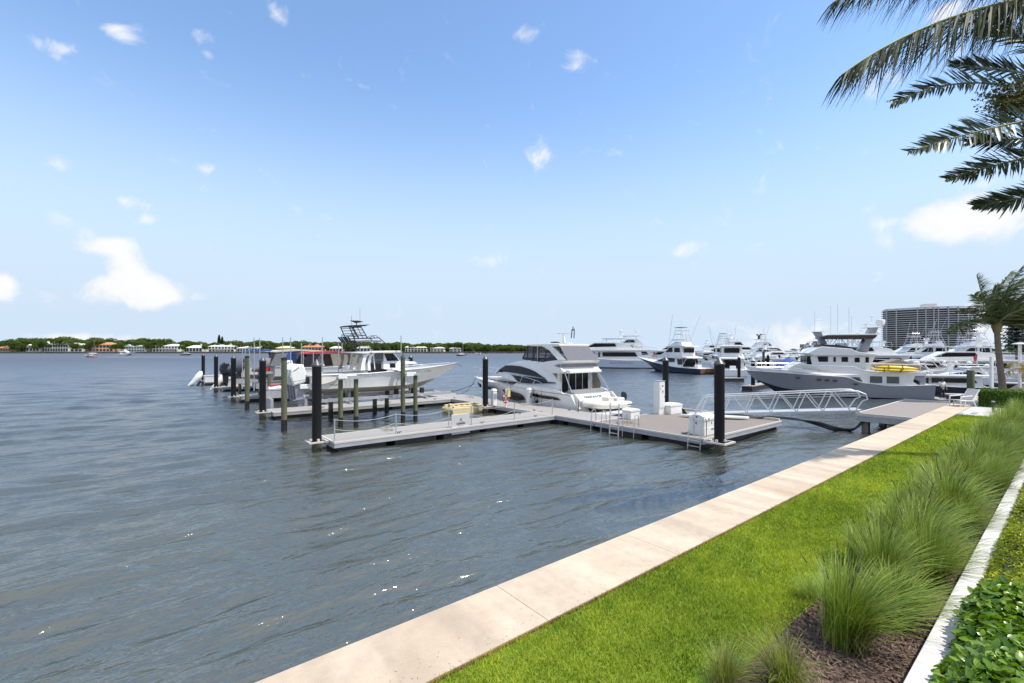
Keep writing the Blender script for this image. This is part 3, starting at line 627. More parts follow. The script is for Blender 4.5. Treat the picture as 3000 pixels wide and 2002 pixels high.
# sign board hung on the railing
M_sign = pm('sign_board', (.50,.50,.52), .5, var=.03); M_gold = pm('gold_paint', (.30,.17,.08), .4, .2, var=.1)
x0, x1 = A_of(1324,20.8), A_of(1377,20.8)
sg = thing('sign_board', 'square pale grey sign board with a brown diamond emblem hanging on the near finger dock', 'sign', G((x0+x1)/2,20.84), PHI); hw = (x1-x0)/2
mb = MB(); mb.box(-hw,hw,-.015,.015,.12,1.16); mb.build('board', M_sign, sg, bevel=.006)
mb = MB(); mb.tube([(-hw,0,1.17),(hw,0,1.17)], .014, 6); mb.tube([(-hw+.02,.03,.2),(-hw+.02,.03,1.17)], .01, 5); mb.tube([(hw-.02,.03,.2),(hw-.02,.03,1.17)], .01, 5); mb.build('frame', M_steel, sg)
mb = MB()
for r0 in (.26,):
    P = [(0,-.02,.93),(-.17,-.02,.66),(0,-.02,.36),(.17,-.02,.66)]
    for i in range(4): mb.tube([P[i],P[(i+1)%4]], .009, 5)
    mb.tube([P[0],P[2]], .008, 5)
mb.build('emblem', M_gold, sg)
text_mesh('lettering', 'M', .15, M_gold, sg, (0,-.022,.90), (R(90),0,0))
text_mesh('lettering', 'LEGRAND', .125, M_ink, sg, (0,-.03,.68), (R(90),0,0))
text_mesh('lettering', 'BEYOND  DISTINCT', .10, M_ink, sg, (0,-.022,.40), (R(90),0,0))
# platform furniture -----------------------------------------------------------
def locker(label, a, b, rot, lx, ly, h, domed=False, group='white fibreglass dock boxes'):
    t = thing('dock_box', label, 'dock box', G(a,b,DZ+.003), PHI+rot, group)
    mb = MB(); mb.py([(-lx/2*.94,0),(lx/2*.94,0),(lx/2,h*.72),(-lx/2,h*.72)], ly/2); mb.build('body', M_whitep, t, bevel=.02)
    if domed:
        mb = MB(); pr = [(-lx/2-.02,h*.725),(lx/2+.02,h*.725),(lx/2+.02,h*.80)]+[(lx/2*math.cos(u)*1.02, h*.80+h*.22*math.sin(u)) for u in np.linspace(.2,math.pi-.2,9)]+[(-lx/2-.02,h*.80)]
        mb.py(pr, ly/2+.02); mb.build('lid', M_whitep, t, bevel=.01)
    else:
        mb = MB(); mb.py([(-lx/2-.03,h*.725),(lx/2+.03,h*.725),(lx/2+.03,h*.84),(lx/2*.5,h),(-lx/2*.8,h),(-lx/2-.03,h*.86)], ly/2+.03); mb.build('lid', M_whitep, t, bevel=.02)
    return t
# big domed locker by the pile
aK, bK = AB(2090,1278,DZ)
a0, b0 = 21.0, 12.6
lk = thing('dock_locker', 'tall domed white locker with dark lettering beside the platform corner pile', 'dock box', G(20.95,11.66,DZ+.003), PHI); lk.scale = (.8,.62,.76)
LX, LY, LH = 1.35, 1.25, 1.32
mb = MB(); mb.box(-.25,-.25+LX,-.65,-.65+LY,0,.5); mb.build('lower_box', M_whitep, lk, bevel=.015)
mb = MB(); mb.box(-.22,-.28+LX,-.62,-.68+LY,.505,.93); mb.build('upper_box', M_whitep, lk, bevel=.015)
mb = MB(); yc = -.65+LY/2
pr = [(y_, z_) for y_, z_ in [(-LY/2-.02,.935),(LY/2+.02,.935),(LY/2+.02,1.06)]+[((LY/2+.0)*math.cos(u), 1.06+.26*math.sin(u)) for u in np.linspace(.15,math.pi-.15,10)]+[(-LY/2-.02,1.06)]]
n_ = len(pr); vs = [(-.27,yc+p[0],p[1]) for p in pr]+[(-.23+LX,yc+p[0],p[1]) for p in pr]
mb.add(vs, [tuple(range(n_)), tuple(range(2*n_-1,n_-1,-1))]+[(i,(i+1)%n_,n_+(i+1)%n_,n_+i) for i in range(n_)]); mb.build('lid', M_whitep, lk, bevel=.01)
mb = MB(); mb.box(-.275,-.262,yc-.07,yc+.07,1.1,1.2); mb.box(.2,.28,-.69,-.655,.93,1.1); mb.box(.55,.85,-.68,-.66,.33,.37); mb.build('latch', M_dark, lk)
text_mesh('lettering', 'K', .26, M_ink, lk, (-.256+.02,yc+.05,.74), (R(90),0,-math.pi/2)); text_mesh('lettering', 'K', .22, M_ink, lk, (.62,-.632,.74), (R(90),0,0))
# tall utility cabinet
ac, bc_ = AB(1937,1216,DZ)
ub = thing('utility_cabinet', 'tall narrow white utility cabinet standing between two low dock boxes', 'utility cabinet', G(ac+.3,bc_+.35,DZ+.003), PHI-.2)
mb = MB(); mb.box(-.27,.27,-.28,.28,0,.14); mb.build('plinth', M_whitep, ub)
mb = MB(); mb.box(-.24,.24,-.25,.25,.142,2.12); mb.build('body', M_whitep, ub, bevel=.012)
mb = MB(); mb.box(-.23,.23,-.272,-.253,.42,2.05); mb.build('door', M_whitep, ub, bevel=.006)
mb = MB(); mb.box(-.27,.27,-.29,.27,2.123,2.16); mb.build('cap', M_steel, ub)
mb = MB(); mb.box(.0,.09,-.285,-.274,1.78,1.86); mb.box(.18,.21,-.295,-.274,1.1,1.16); mb.build('lock', M_dark, ub)
text_mesh('lettering', '4', .26, M_ink, ub, (.05,-.278,1.45), (R(90),0,0)); text_mesh('lettering', '1\n2\n3', .09, M_ink, ub, (-.15,-.278,1.68), (R(90),0,0))
a, b = AB(1974,1212,DZ); locker('low white dock box to the right of the tall utility cabinet', a, b+.15, 0, 1.35, .7, .68)
a, b = AB(1846,1228,DZ); locker('low white dock box standing alone to the left of the utility cabinet', a+.15, b+.05, 0, .9, .62, .62)
# swim ladders
def swim_ladder(label, a, b, rot=0, group=None, wide=.5, rungs=3, top=1.0):
    t = thing('swim_ladder', label, 'ladder', G(a,b,DZ), PHI+rot, group)
    for y in (-wide/2, wide/2):
        mb = MB(); mb.tube([(.42,y,0),(.42,y,top*.75),(.34,y,top*.95),(.2,y,top),(.06,y,top*.95),(-.02,y,top*.75),(-.1,y,0),(-.16,y,-.62)], .021, 7); mb.build('rail', M_steel, t, smooth=True)
    for k in range(rungs):
        z = -.1-.26*k; mb = MB(); mb.box(-.19-.03*k,-.08-.03*k,-wide/2,wide/2,z-.015,z+.015); mb.build('rung', M_steel, t)
    return t
a, b = AB(2018,1288,DZ); swim_ladder('low curved steel swim ladder at the platform edge left of the domed locker', 20.0, b, 0, 'steel ladders on the platform edge', wide=.62)
ldx = 20.0; lb_ = AB(1790,1248,DZ)[1]
t = thing('boarding_ladder', 'tall straight aluminium boarding ladder standing at the walkway edge with curved hand rails', 'ladder', G(20.0,lb_,DZ), PHI, 'steel ladders on the platform edge')
for y in (-.3,.3):
    mb = MB(); mb.tube([(-.14,y,-.95),(-.05,y,1.2)], .035, 8); mb.build('rail', M_alu, t)
for k in range(6):
    z = -.8+.36*k; mb = MB(); mb.tube([(-.13+.04*k/2.4,-.3,z),(-.13+.04*k/2.4,.3,z)], .022, 6); mb.build('rung', M_alu, t)
for y in (-1.35,-.62,.85,1.6):
    mb = MB(); mb.tube([(-.2,y,-.5),(-.14,y,.3),(-.08,y,.62),(.05,y,.7),(.2,y,.66),(.25,y,.4),(.25,y,.02)], .022, 7); mb.build('hand_rail', M_steel, t, smooth=True)
for x in (-.55,-.2):
    mb = MB(); mb.tube([(x,-1.7,-.62),(x,1.9,-.62)], .028, 6); mb.build('fender_rail', M_alu, t)
# power pedestals, safety post
def pedestal(px, py, label, hgt=1.15):
    a, b = AB(px, py, DZ); t = thing('power_pedestal', label, 'power pedestal', G(a+.2,b+.2,DZ+.003), PHI, 'white shore power pedestals on the walkway')
    mb = MB(); mb.box(-.17,.17,-.17,.17,0,hgt*.88); mb.build('body', M_whitep, t, bevel=.02)
    mb = MB(); mb.box(-.13,.13,-.19,-.172,.5,.9); mb.build('socket_panel', M_fascia, t)
    mb = MB(); mb.pz([(-.2,-.2),(.2,-.2),(.2,.2),(-.2,.2)], hgt*.88+.002, hgt, .45); mb.build('cap', M_whitep, t, bevel=.01)
    return t
pedestal(1445,1190,'white power pedestal right of the black pile before the cruiser', 1.25); pedestal(1550,1186,'white power pedestal with a black hose coil before the cruiser', 1.25)
a, b = AB(1556,1186,DZ); hc = thing('hose_coil', 'black hose coiled and hung against the second white pedestal', 'hose', G(a+.42,b-.15,DZ+.45), PHI)
for k in range(6): mb = MB(); q = .26-.02*k; mb.tube([(q*math.sin(u)*.8, -.03+.02*k, q*1.35*math.cos(u)) for u in np.linspace(0,2*math.pi,18)[:-1]], .03, 6, closed=True); mb.build('hose_loop', M_dark, hc, smooth=True)
a, b = AB(1480,1194,DZ); sp = thing('safety_post', 'slim white post carrying a small yellow extinguisher cabinet', 'safety post', G(a+.15,b+.1,DZ+.003), PHI)
mb = MB(); mb.box(-.045,.045,-.045,.045,0,1.32); mb.build('post', M_whitep, sp)
mb = MB(); mb.box(.05,.30,-.14,.12,.72,1.24); mb.box(.04,.31,-.16,.13,1.242,1.30); mb.build('cabinet', pm('yellow_box', (.62,.52,.2), .5, var=.05), sp, bevel=.01)
lbm = pm('ring_orange', (.40,.06,.025), .6, var=.1)
lr = thing('life_ring', 'orange and white life ring hanging on the slim white post', 'life ring', G(a-.02,b-.02,DZ+.62), PHI)
mb = MB(); mb.tube([(.22*math.cos(u), -.05, .27*math.sin(u)) for u in np.linspace(0,2*math.pi,22)[:-1]], .055, 8, closed=True); mb.build('ring', lbm, lr, smooth=True)
for u in (.8,2.35,3.9,5.5): mb = MB(); mb.tube([(.22*math.cos(u+d),-.05,.27*math.sin(u+d)) for d in (-.12,0,.12)], .06, 8); mb.build('band', M_whitep, lr, smooth=True)
# beige modular float (jet-ski port) lying in the corner of the near slip
M_beige = pm('beige_float', (.62,.53,.30), .6, var=.08)
a, b = AB(1300,1198,.3)
jp = thing('floating_port', 'beige moulded plastic watercraft float lying against the walkway corner', 'floating dock', G(18.2,29.0), PHI-.0)
mb = MB(); mb.py([(-1.1,-.1),(1.6,-.1),(1.75,.25),(1.6,.42),(-1.0,.46),(-1.15,.3)], .8); mb.build('tray', M_beige, jp, bevel=.05)
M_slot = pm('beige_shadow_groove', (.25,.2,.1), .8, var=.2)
for k in range(5):
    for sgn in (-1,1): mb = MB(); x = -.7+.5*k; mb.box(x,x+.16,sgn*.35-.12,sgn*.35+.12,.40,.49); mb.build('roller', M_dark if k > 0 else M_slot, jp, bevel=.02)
for sgn in (-1,1): mb = MB(); mb.box(-1.0,1.55,sgn*.62-.1,sgn*.62+.1,.44,.56); mb.build('rim', M_beige, jp, bevel=.04)
mb = MB(); mb.py([(-1.0,.46),(-.55,.46),(-.75,.68),(-.95,.66)], .16); mb.build('bow_stop', M_beige, jp, bevel=.03)
# paddle board on the platform
pb_ = thing('paddle_board', 'long white paddle board lying on the platform behind the domed locker', 'paddle board', G(*AB(2090,1226,DZ),DZ), PHI-.99)
mb = MB(); Lb = 4.0; pts = [(Lb*(t-.5), .37*(math.sin(math.pi*(t*.94+.03))**.55)) for t in np.linspace(0,1,19)]
mb.pz(pts+[(x,-y) for x,y in pts[::-1][1:-1]], .09, .19, .03); mb.build('board', M_white, pb_, bevel=.02)
mb = MB(); mb.py([(-1.75,.19),(-1.45,.19),(-1.68,.5),(-1.80,.52)], .015); mb.build('fin', M_dark, pb_)
# ------------------------------------------------------------------ gangway
gp0 = np.array([27.0,15.1]); gp1 = np.array([31.15,7.75]); gv = gp1-gp0; gl_ = float(np.linalg.norm(gv)); ga = math.atan2(gv[1], gv[0])
gw = thing('gangway', 'sloping aluminium truss gangway rising from the platform to the fixed pier', 'gangway', G(*gp0,0), PHI+ga)
z0, z1, hr, wd = .58, 1.22, 1.08, 1.25
zf = lambda x: z0+(z1-z0)*x/gl_+.0
mb = MB(); mb.py([(-.25,z0-.07),(gl_+.1,z1-.0),(gl_+.1,z1+.04),(-.5,z0-.03)], wd, 0.0) ; 
for v_ in range(len(mb.v)): pass
mb.build('walking_deck', M_alu, gw)
for y in (0, wd):
    mb = MB(); mb.tube([(-.1,y,z0),(gl_,y,z1)], .05, 4); mb.build('bottom_chord', M_alu, gw)
    xe = gl_+.15
    mb = MB(); mb.tube([(-.15,y,z0+.02),(.35,y,z0+hr-.05),(.6,y,zf(.5)+hr),(gl_-.7,y,z1+hr+.0),(gl_-.1,y,z1+hr),(gl_+.25,y,z1+hr-.16),(gl_+.33,y,z1+hr-.42),(gl_+.1,y,z1+.55),(gl_-.2,y,z1+.03)], .038, 8); mb.build('top_rail', M_alu, gw, smooth=True)
    mb = MB(); mb.tube([(.28,y,z0+hr*.84),(gl_+.28,y,z1+hr*.80)], .024, 6); mb.build('mid_rail', M_alu, gw)
    nb = 6
    for k in range(nb):
        xa = .15+(gl_-.6)*k/nb; xb = .15+(gl_-.6)*(k+.5)/nb; xc = .15+(gl_-.6)*(k+1)/nb
        mb = MB(); mb.tube([(xa,y,zf(xa)),(xb-.2,y,zf(xb)+hr)], .03, 6); mb.tube([(xb-.1,y,zf(xb)+hr),(xc,y,zf(xc))], .03, 6); mb.build('truss_brace', M_alu, gw)
# fixed pier
M_pdeck = pm('pier_deck', (.27,.235,.215), .85, var=.06, bump=.3, bscale=30, stretch=(3,.15,1))
pr_ = thing('fixed_pier', 'fixed concrete edged pier deck joining the seawall, with the upper gangway end on it', 'pier', G(30.9,5.46), PHI)
mb = MB(); mb.box(.1,10.5,.0,2.35,1.02,1.1); mb.build('decking', M_pdeck, pr_)
mb = MB(); mb.box(0,.097,0,2.45,.96,1.115); mb.box(.1,10.6,2.353,2.45,.96,1.113); mb.box(10.503,10.6,0,2.35,.96,1.2); mb.build('edge_trim', M_trim, pr_)
mb = MB(); mb.box(.03,.14,.02,2.4,.66,.957); mb.box(.14,10.5,2.26,2.4,.66,.957); mb.build('fascia', M_fascia, pr_)
for x in (.5,4,7.6,10.2): mb = MB(); mb.box(x-.2,x+.2,1.95,2.25,-1.5,.95); mb.build('post', pm('pier_concrete', (.22,.19,.15), .9, var=.3, scale=3, stretch=(1,1,.3)), pr_)
# hanging service hoses between pier and platform
for k, (sag, off) in enumerate(((.75,0),(.95,.1),(.55,-.12))):
    t = thing('service_hose', ['lowest','middle','uppermost'][k]+' of the thick black service hoses drooping under the gangway', 'hose', G(*gp1,0), PHI+ga, 'black service hoses under the gangway')
    P = [(.3,off,.95),(-.3,off,.35-sag*.25),(-1.2,off,.55-sag*.55),(-2.0,off,.75-sag*.5),(-3.0,off,.55),(-4.2,off,.62),(-5.2,off,.50),(-5.9,off+.1,.30-.2*k),(-6.1,off+.3,.1),(-5.6,off+.6,.0)]
    Q = [];
    for i in range(len(P)-1):
        p0, p1, p2, p3 = [np.array(P[max(0,min(len(P)-1,i+j))]) for j in (-1,0,1,2)]
        for u in np.linspace(0,1,5)[:-1]: Q.append(tuple(.5*((2*p1)+(-p0+p2)*u+(2*p0-5*p1+4*p2-p3)*u*u+(-p0+3*p1-3*p2+p3)*u**3)))
    mb = MB(); mb.tube(Q, .05, 7); mb.build('hose', M_dark, t, smooth=True)
# chaise longue on the seawall end
ch = thing('lounge_chair', 'white framed reclining lounge chair on the seawall beside the square hedge', 'chair', G(38.3,4.9,1.1), PHI-.55)
M_sling = pm('grey_sling', (.42,.41,.42), .8, var=.05)
a, b = AB(2828,1190,1.1); ch.location = G(a,b,1.1)
for y in (-.32,.32):
    mb = MB(); mb.tube([(-.75,y,0),(-.72,y,.62),(.1,y,.66)], .035, 6); mb.build('arm', M_whitep, ch)
    mb = MB(); mb.tube([(-.8,y,.38),(.25,y,.34)], .035, 6); mb.build('seat_rail', M_whitep, ch)
    mb = MB(); mb.tube([(.35,y,0),(.18,y,.36)], .04, 6); mb.build('leg', M_whitep, ch)
    mb = MB(); mb.tube([(-.45,y,0),(-.4,y,.36)], .03, 6); mb.build('leg', M_whitep, ch)
mb = MB(); mb.py([(-.8,.39),(.2,.35),(.2,.375),(-.8,.415)], .29); mb.build('seat', M_sling, ch)
mb = MB(); mb.py([(.12,.38),(.62,1.02),(.585,1.04),(.09,.40)], .3); mb.build('backrest', M_sling, ch)
mb = MB(); mb.tube([(.1,-.32,.36),(.62,-.32,1.04),(.62,.32,1.04),(.1,.32,.36)], .035, 6); mb.build('back_frame', M_whitep, ch)
# lawn odds: valve lids
for px, py, lb in ((2812,1213,'pale flush valve box lid in the lawn, nearer the seawall'),(2855,1212,'pale flush valve box lid in the lawn, nearer the tall grass')):
    a, b = AB(px, py, 1.08); t = thing('valve_lid', lb, 'lid', G(a,b,1.06), PHI, 'valve box lids at the end of the lawn')
    mb = MB(); mb.box(-.5,.5,-.12,.12,0,.05); mb.build('lid', M_fascia, t)
# coiled lines lying on the docks
for a, b, lb in ((9.6,22.2,'small coil of pale rope on the nearest finger dock left of the sign'),(21.8,33.0,'tangle of pale rope on the walkway beside the beige float'),(22.0,26.0,'coil of pale rope on the walkway beside the cruiser hull'),(21.2,16.0,'coil of pale rope on the platform behind the boarding ladder')):
    t = thing('rope_coil', lb, 'rope', G(a,b,DZ+.01), rnd.uniform(0,6)); mb = MB(); mb.tube([((.10+.012*u)*math.cos(u)*1.2,(.10+.012*u)*math.sin(u),.02+.006*u) for u in np.linspace(0,19,70)]+[(.5,.2,.02),(.8,.15,.015)], .016, 5); mb.build('rope', M_rope, t)
# a short dark path light and white posts
a, b = AB(2910,1208,1.1); t = thing('bollard_light', 'short dark post light at the lawn corner in front of the square hedge', 'post light', G(a,b,1.05), PHI)
mb = MB(); mb.box(-.05,.05,-.05,.05,0,.62); mb.build('post', M_dark, t); mb = MB(); mb.box(-.07,.07,-.07,.07,.622,.68); mb.build('cap', M_galv, t)
# ================================================================== BOATS
M_bottom = pm('antifoul_beige', (.40,.36,.28), .7, var=.15, scale=2)
M_hullgrey = pm('hull_grey', (.27,.285,.32), .3, var=.03, coat=.3)
M_navy = pm('hull_navy', (.012,.018,.045), .2, var=.05, coat=.5)
M_blueshade = pm('hull_white_shaded', (.50,.56,.66), .3, var=.03)  # white hull with its bluish shade put into the colour
M_teak = pm('teak', (.22,.10,.045), .45, var=.2, scale=6, stretch=(1,1,8))
M_redc = pm('red_canvas', (.38,.045,.055), .8, var=.12); M_bluec = pm('blue_canvas', (.03,.075,.30), .8, var=.15)
M_tan = pm('tan_canvas', (.62,.56,.44), .8, var=.08); M_taupe = pm('taupe_cover', (.24,.22,.19), .85, var=.12)
M_blackp = pm('powdercoat_black', (.018,.018,.022), .4, var=.2)
M_brown = pm('brown_canvas', (.06,.045,.04), .85, var=.1)
M_yellow = pm('kayak_yellow', (.72,.50,.01), .35, var=.05)
M_red = pm('signal_red', (.5,.03,.02), .5, var=.05)
M_mesh = pm('grey_shade_mesh', (.16,.165,.19), .9, var=.05, alpha=.93)
M_vinyl = pm('clear_vinyl', (.10,.11,.13), .12, var=.1, alpha=.42)
M_boot = pm('boot_stripe', (.02,.025,.04), .4, var=.1)
M_intd = pm('dark_interior', (.03,.03,.034), .5, var=.4, scale=1)
def hull(L, B, zs, zc, zk, fine=2.1, rc=.10, rk=.2, tw=.88, n=26, flare=.5, tr=0, cn=.88, deckdrop=.05, mats=(None,None), parent=None, cap=True, boot=None):
    """zs, zc, zk: functions of t (0 stern .. 1 bow) -> sheer, chine and keel heights; tr = stern rake; returns (hull, deck)"""
    def bs(t): return B/2*(tw+(1-tw)*math.sin(min(1, t/.4)*math.pi/2))*max(0.012, 1-max(0,(t-.38)/.62)**fine)
    def bc(t): return max(.01, bs(t)*cn*(1-max(0,(t-.35)/.65)**1.6*.72))
    rings = []; lv = [0, .25, .5, .75, 1]
    for i in range(n+1):
        t = i/n; t = 1-(1-t)**1.15 if t > 0 else 0; r = []
        xs = L*t; xc = L*(1-rc)*t; xk = L*(1-rk)*t; st = (1-t)**3*tr
        for s in reversed(lv):
            fl_ = s**(1+flare*2.2*t); y = bc(t)+(bs(t)-bc(t))*fl_; x = xc+(xs-xc)*s**(.9); z = zc(t)+(zs(t)-zc(t))*s
            r.append((x+st*s, y, z))
        r.append((xk, 0, zk(t)))
        full = r+[(p[0], -p[1], p[2]) for p in r[-2::-1]]
        rings.append(full)
    m = len(rings[0]); vs = [p for r in rings for p in r]; fs = []; mi = []
    nb = 5
    for k in range(n):
        for i in range(m-1):
            fs.append((k*m+i, k*m+i+1, (k+1)*m+i+1, (k+1)*m+i)); mi.append(1 if (i in (4,5)) else 0)
    mb = MB(); mb.v = vs; mb.f = fs; mb.m = mi
    mb.f.append(tuple(range(m))); mb.m.append(0)
    h = mb.build('hull', [mats[0], mats[1] or mats[0]], parent, smooth=True)
    db = MB(); dk = []
    for r in rings:
        w = max(.004, r[0][1]-.06); dk.append([(r[0][0]-.02, w, r[0][2]-deckdrop), (r[0][0]-.02, 0, r[0][2]-deckdrop+.03), (r[0][0]-.02, -w, r[0][2]-deckdrop)])
    db.loft(dk, caps=False, closed=False); d = db.build('deck', M_white, parent)
    rb = MB()
    for sg in (1,-1): rb.tube([(r[0][0], sg*r[0][1], r[0][2]) for r in rings], .035 if L < 25 else .07, 6)
    rb.build('rub_rail', M_white if mats[0] is not M_white else M_steel, parent) if cap else None
    return h, d
def lin(*pts):
    xs, ys = zip(*pts); return lambda t: float(np.interp(t, xs, ys))
def outboard(parent, x, y, z, s=1., mat=None, tilt=0., name='outboard_engine', cover=None):
    """x,y,z: top of transom; engine hangs aft (-x); tilt raises the leg"""
    c, sn = math.cos(tilt), math.sin(tilt)
    def T(p): u, v, w = p; return (x+s*(c*u+sn*w*1.0)-0, y+s*v, z+s*(-sn*u*-1*-1+c*w)) if False else (x+s*(u*c-w*sn*-1), y+s*v, z+s*(w*c+u*sn*-1))
    prof = [(-.12,-.10),(-.70,-.22),(-.80,.25),(-.72,.62),(-.38,.86),(-.10,.80),(-.02,.40)]
    rings = []
    for w, k in ((-.24,.82),(-.19,1.),(.19,1.),(.24,.82)):
        cx = -.4; cz = .3; rings.append([T((cx+(u-cx)*k, w, cz+(v-cz)*k)) for u, v in prof])
    e = MB(); e.loft(rings); eng = e.build(name, mat or M_white, parent, smooth=False, bevel=.02*s)
    if (mat or M_white) is M_white:
        for sg in (-1,1): k_ = MB(); k_.add([T(p) for p in ((-.62,sg*.245,.50),(-.34,sg*.245,.66),(-.34,sg*.247,.70),(-.62,sg*.247,.54),(-.62,sg*.20,.50),(-.34,sg*.20,.66),(-.34,sg*.20,.70),(-.62,sg*.20,.54))], [(0,1,2,3),(7,6,5,4),(0,4,5,1),(1,5,6,2),(2,6,7,3),(3,7,4,0)]); k_.build('cowl_stripe', M_blackp, eng)
        k_ = MB(); k_.add([T(p) for p in ((-.70,-.245,.0),(-.12,-.245,.02),(-.12,.245,.02),(-.70,.245,.0),(-.70,-.245,.02),(-.12,-.245,.04),(-.12,.245,.04),(-.70,.245,.02))], [(3,2,1,0),(4,5,6,7),(0,1,5,4),(1,2,6,5),(2,3,7,6),(3,0,4,7)]); k_.build('cowl_seam', M_greyf, eng)
    g = MB(); g.loft([[T(p) for p in ((-.16,-.13,-.15),(-.62,-.1,-.25),(-.62,.1,-.25),(-.16,.13,-.15))],[T(p) for p in ((-.30,-.07,-.95),(-.62,-.05,-.95),(-.62,.05,-.95),(-.30,.07,-.95))]]); g.build('leg', M_hullgrey if mat is M_white else M_blackp, eng)
    p_ = MB(); p_.loft([[T(p) for p in ((-.22,-.16,-.93),(-.78,-.12,-.93),(-.78,.12,-.93),(-.22,.16,-.93))],[T(p) for p in ((-.22,-.16,-.96),(-.78,-.12,-.96),(-.78,.12,-.96),(-.22,.16,-.96))]]);
    p_.loft([[T((-.30,-.04,-.96)),T((-.58,-.03,-.96)),T((-.58,.03,-.96)),T((-.30,.04,-.96))],[T((-.38,-.02,-1.28)),T((-.52,-.02,-1.28)),T((-.52,.02,-1.28)),T((-.38,.02,-1.28))]])
    p_.lathe([(.05,0),(.05,.01)],6,T((-.7,0,-1.1))); p_.build('lower_unit', M_hullgrey if mat is M_white else M_blackp, eng)
    b = MB(); b.loft([[T(p) for p in ((.12,-.14,.12),(-.1,-.14,.12),(-.1,.14,.12),(.12,.14,.12))],[T(p) for p in ((.12,-.14,-.45),(-.14,-.14,-.45),(-.14,.14,-.45),(.12,.14,-.45))]]); b.build('bracket', M_blackp, eng)
    return eng
def S(fr, s, ox, oy):   # crop coordinates -> side profile on plane w
    return lambda pts, w: [fr.q(ox+X/s, oy+Y/s, w) for X, Y in pts]

# ------------------------------------------------------------ the white fishing boat on the lift
fr = Fr(G(7.4,29.5), 38.6); q = S(fr, 3.564, 900, 900)
bt = thing('fishing_boat', 'large white fishing boat with black tubular tower, hoisted out of the water on a lift', 'boat', G(7.4,29.5), PHI)
L_ = 10.95
hull(L_, 3.3, lin((0,3.12),(.3,3.14),(.7,3.38),(1,3.62)), lin((0,2.30),(.6,2.28),(.85,2.62),(1,3.25)), lin((0,1.90),(.62,1.84),(.8,2.0),(.93,2.6),(1,3.1)), fine=2.3, rc=.045, rk=.12, tw=.9, mats=(M_white, M_bottom), parent=bt, deckdrop=.03)
# bait marks on the forefoot, name on the hull side
text_mesh('lettering', 'SHARK', .17, M_ink, bt, (1.35,-1.53,2.52), (R(84),0,0)); text_mesh('lettering', 'FL 3487 R', .13, M_ink, bt, (7.55,-1.53,3.18), (R(68),0,R(6)))
mb = MB(); mb.side([(.05,2.95),(1.2,3.06),(1.9,3.05),(1.2,2.75),(.9,2.66),(.05,2.5)], 1.53, .02); mb.build('quarter_panel', M_cream, bt)
# console house and glass
hw = 1.02; hf = lambda x, z: hw-.16*max(0, z-3.3)/1.2
for pts, mt_, nm_ in (([(440,655),(470,560),(455,488),(500,486),(495,560),(472,655)], M_taupe, 'leaning_post'), ([(515,655),(545,560),(535,486),(575,484),(562,560),(548,655)], M_taupe, 'leaning_post'),
  ([(555,662),(562,600),(590,500),(640,478),(655,486),(618,520),(600,590),(602,662)], M_white, 'rear_pillar'), ([(632,662),(628,590),(650,500),(690,478),(705,486),(668,520),(655,590),(660,662)], M_white, 'rear_pillar')):
    P_ = q(pts, -1.02)
    for sg in (1,-1): mb = MB(); mb.side(P_, lambda x, z: 1.05, .05, both=False); [mb.v.__setitem__(i, (v[0], sg*v[1], v[2])) for i, v in enumerate(mb.v)]; mb.build(nm_, mt_, bt)
mb = MB(); mb.py(q([(575,655),(590,590),(640,590),(640,655)], -.9), .85); mb.build('tackle_station', M_cream, bt, bevel=.03)
mb = MB(); mb.py(q([(480,655),(490,610),(540,610),(545,655)], -.9), .8); mb.build('aft_bench', M_white, bt, bevel=.03)
mb = MB(); mb.py(q([(800,648),(800,560),(812,478),(930,478),(985,580),(975,660)], -1.05), hf); mb.build('console', M_white, bt, bevel=.02)
mb = MB(); mb.side(q([(812,487),(903,487),(965,560),(838,562)], -1.0), lambda x, z: hf(x,z)+.01, .03); mb.build('side_window', M_glass, bt)
mb = MB(); mb.side(q([(865,588),(922,588),(922,632),(865,632)], -1.0), lambda x, z: hf(x,z)+.01, .02); mb.build('small_window', M_glass, bt)
mb = MB(); mb.py(q([(700,500),(712,482),(790,482),(800,560),(745,600)], -1.0), 1.0); mb.build('helm_screen', M_vinyl, bt)
mb = MB(); mb.tube([(p[0],-1.02,p[1]) for p in q([(705,650),(690,490)], -1.0)], .03, 6); mb.tube([(p[0],1.02,p[1]) for p in q([(705,650),(690,490)], -1.0)], .03, 6); mb.build('post', M_white, bt)
mb = MB(); x_, z_ = q([(770,640)], -.5)[0]; mb.box(x_-.5,x_+.4,-.6,.6,3.05,3.75); mb.build('helm_seat', M_blackp, bt, bevel=.06)
mb = MB(); mb.py(q([(665,462),(975,455),(985,468),(970,477),(680,480),(655,475)], -1.2), 1.3); mb.build('hardtop', M_white, bt, bevel=.02)
mb = MB(); mb.py(q([(480,478),(590,470),(665,464),(665,480),(600,486)], -1.1), 1.2); mb.build('aft_hardtop', M_white, bt)
mb = MB(); mb.py(q([(985,560),(1100,570),(1130,590),(1000,600),(975,640)], -.5), .85); mb.build('coachroof', M_white, bt, bevel=.03)
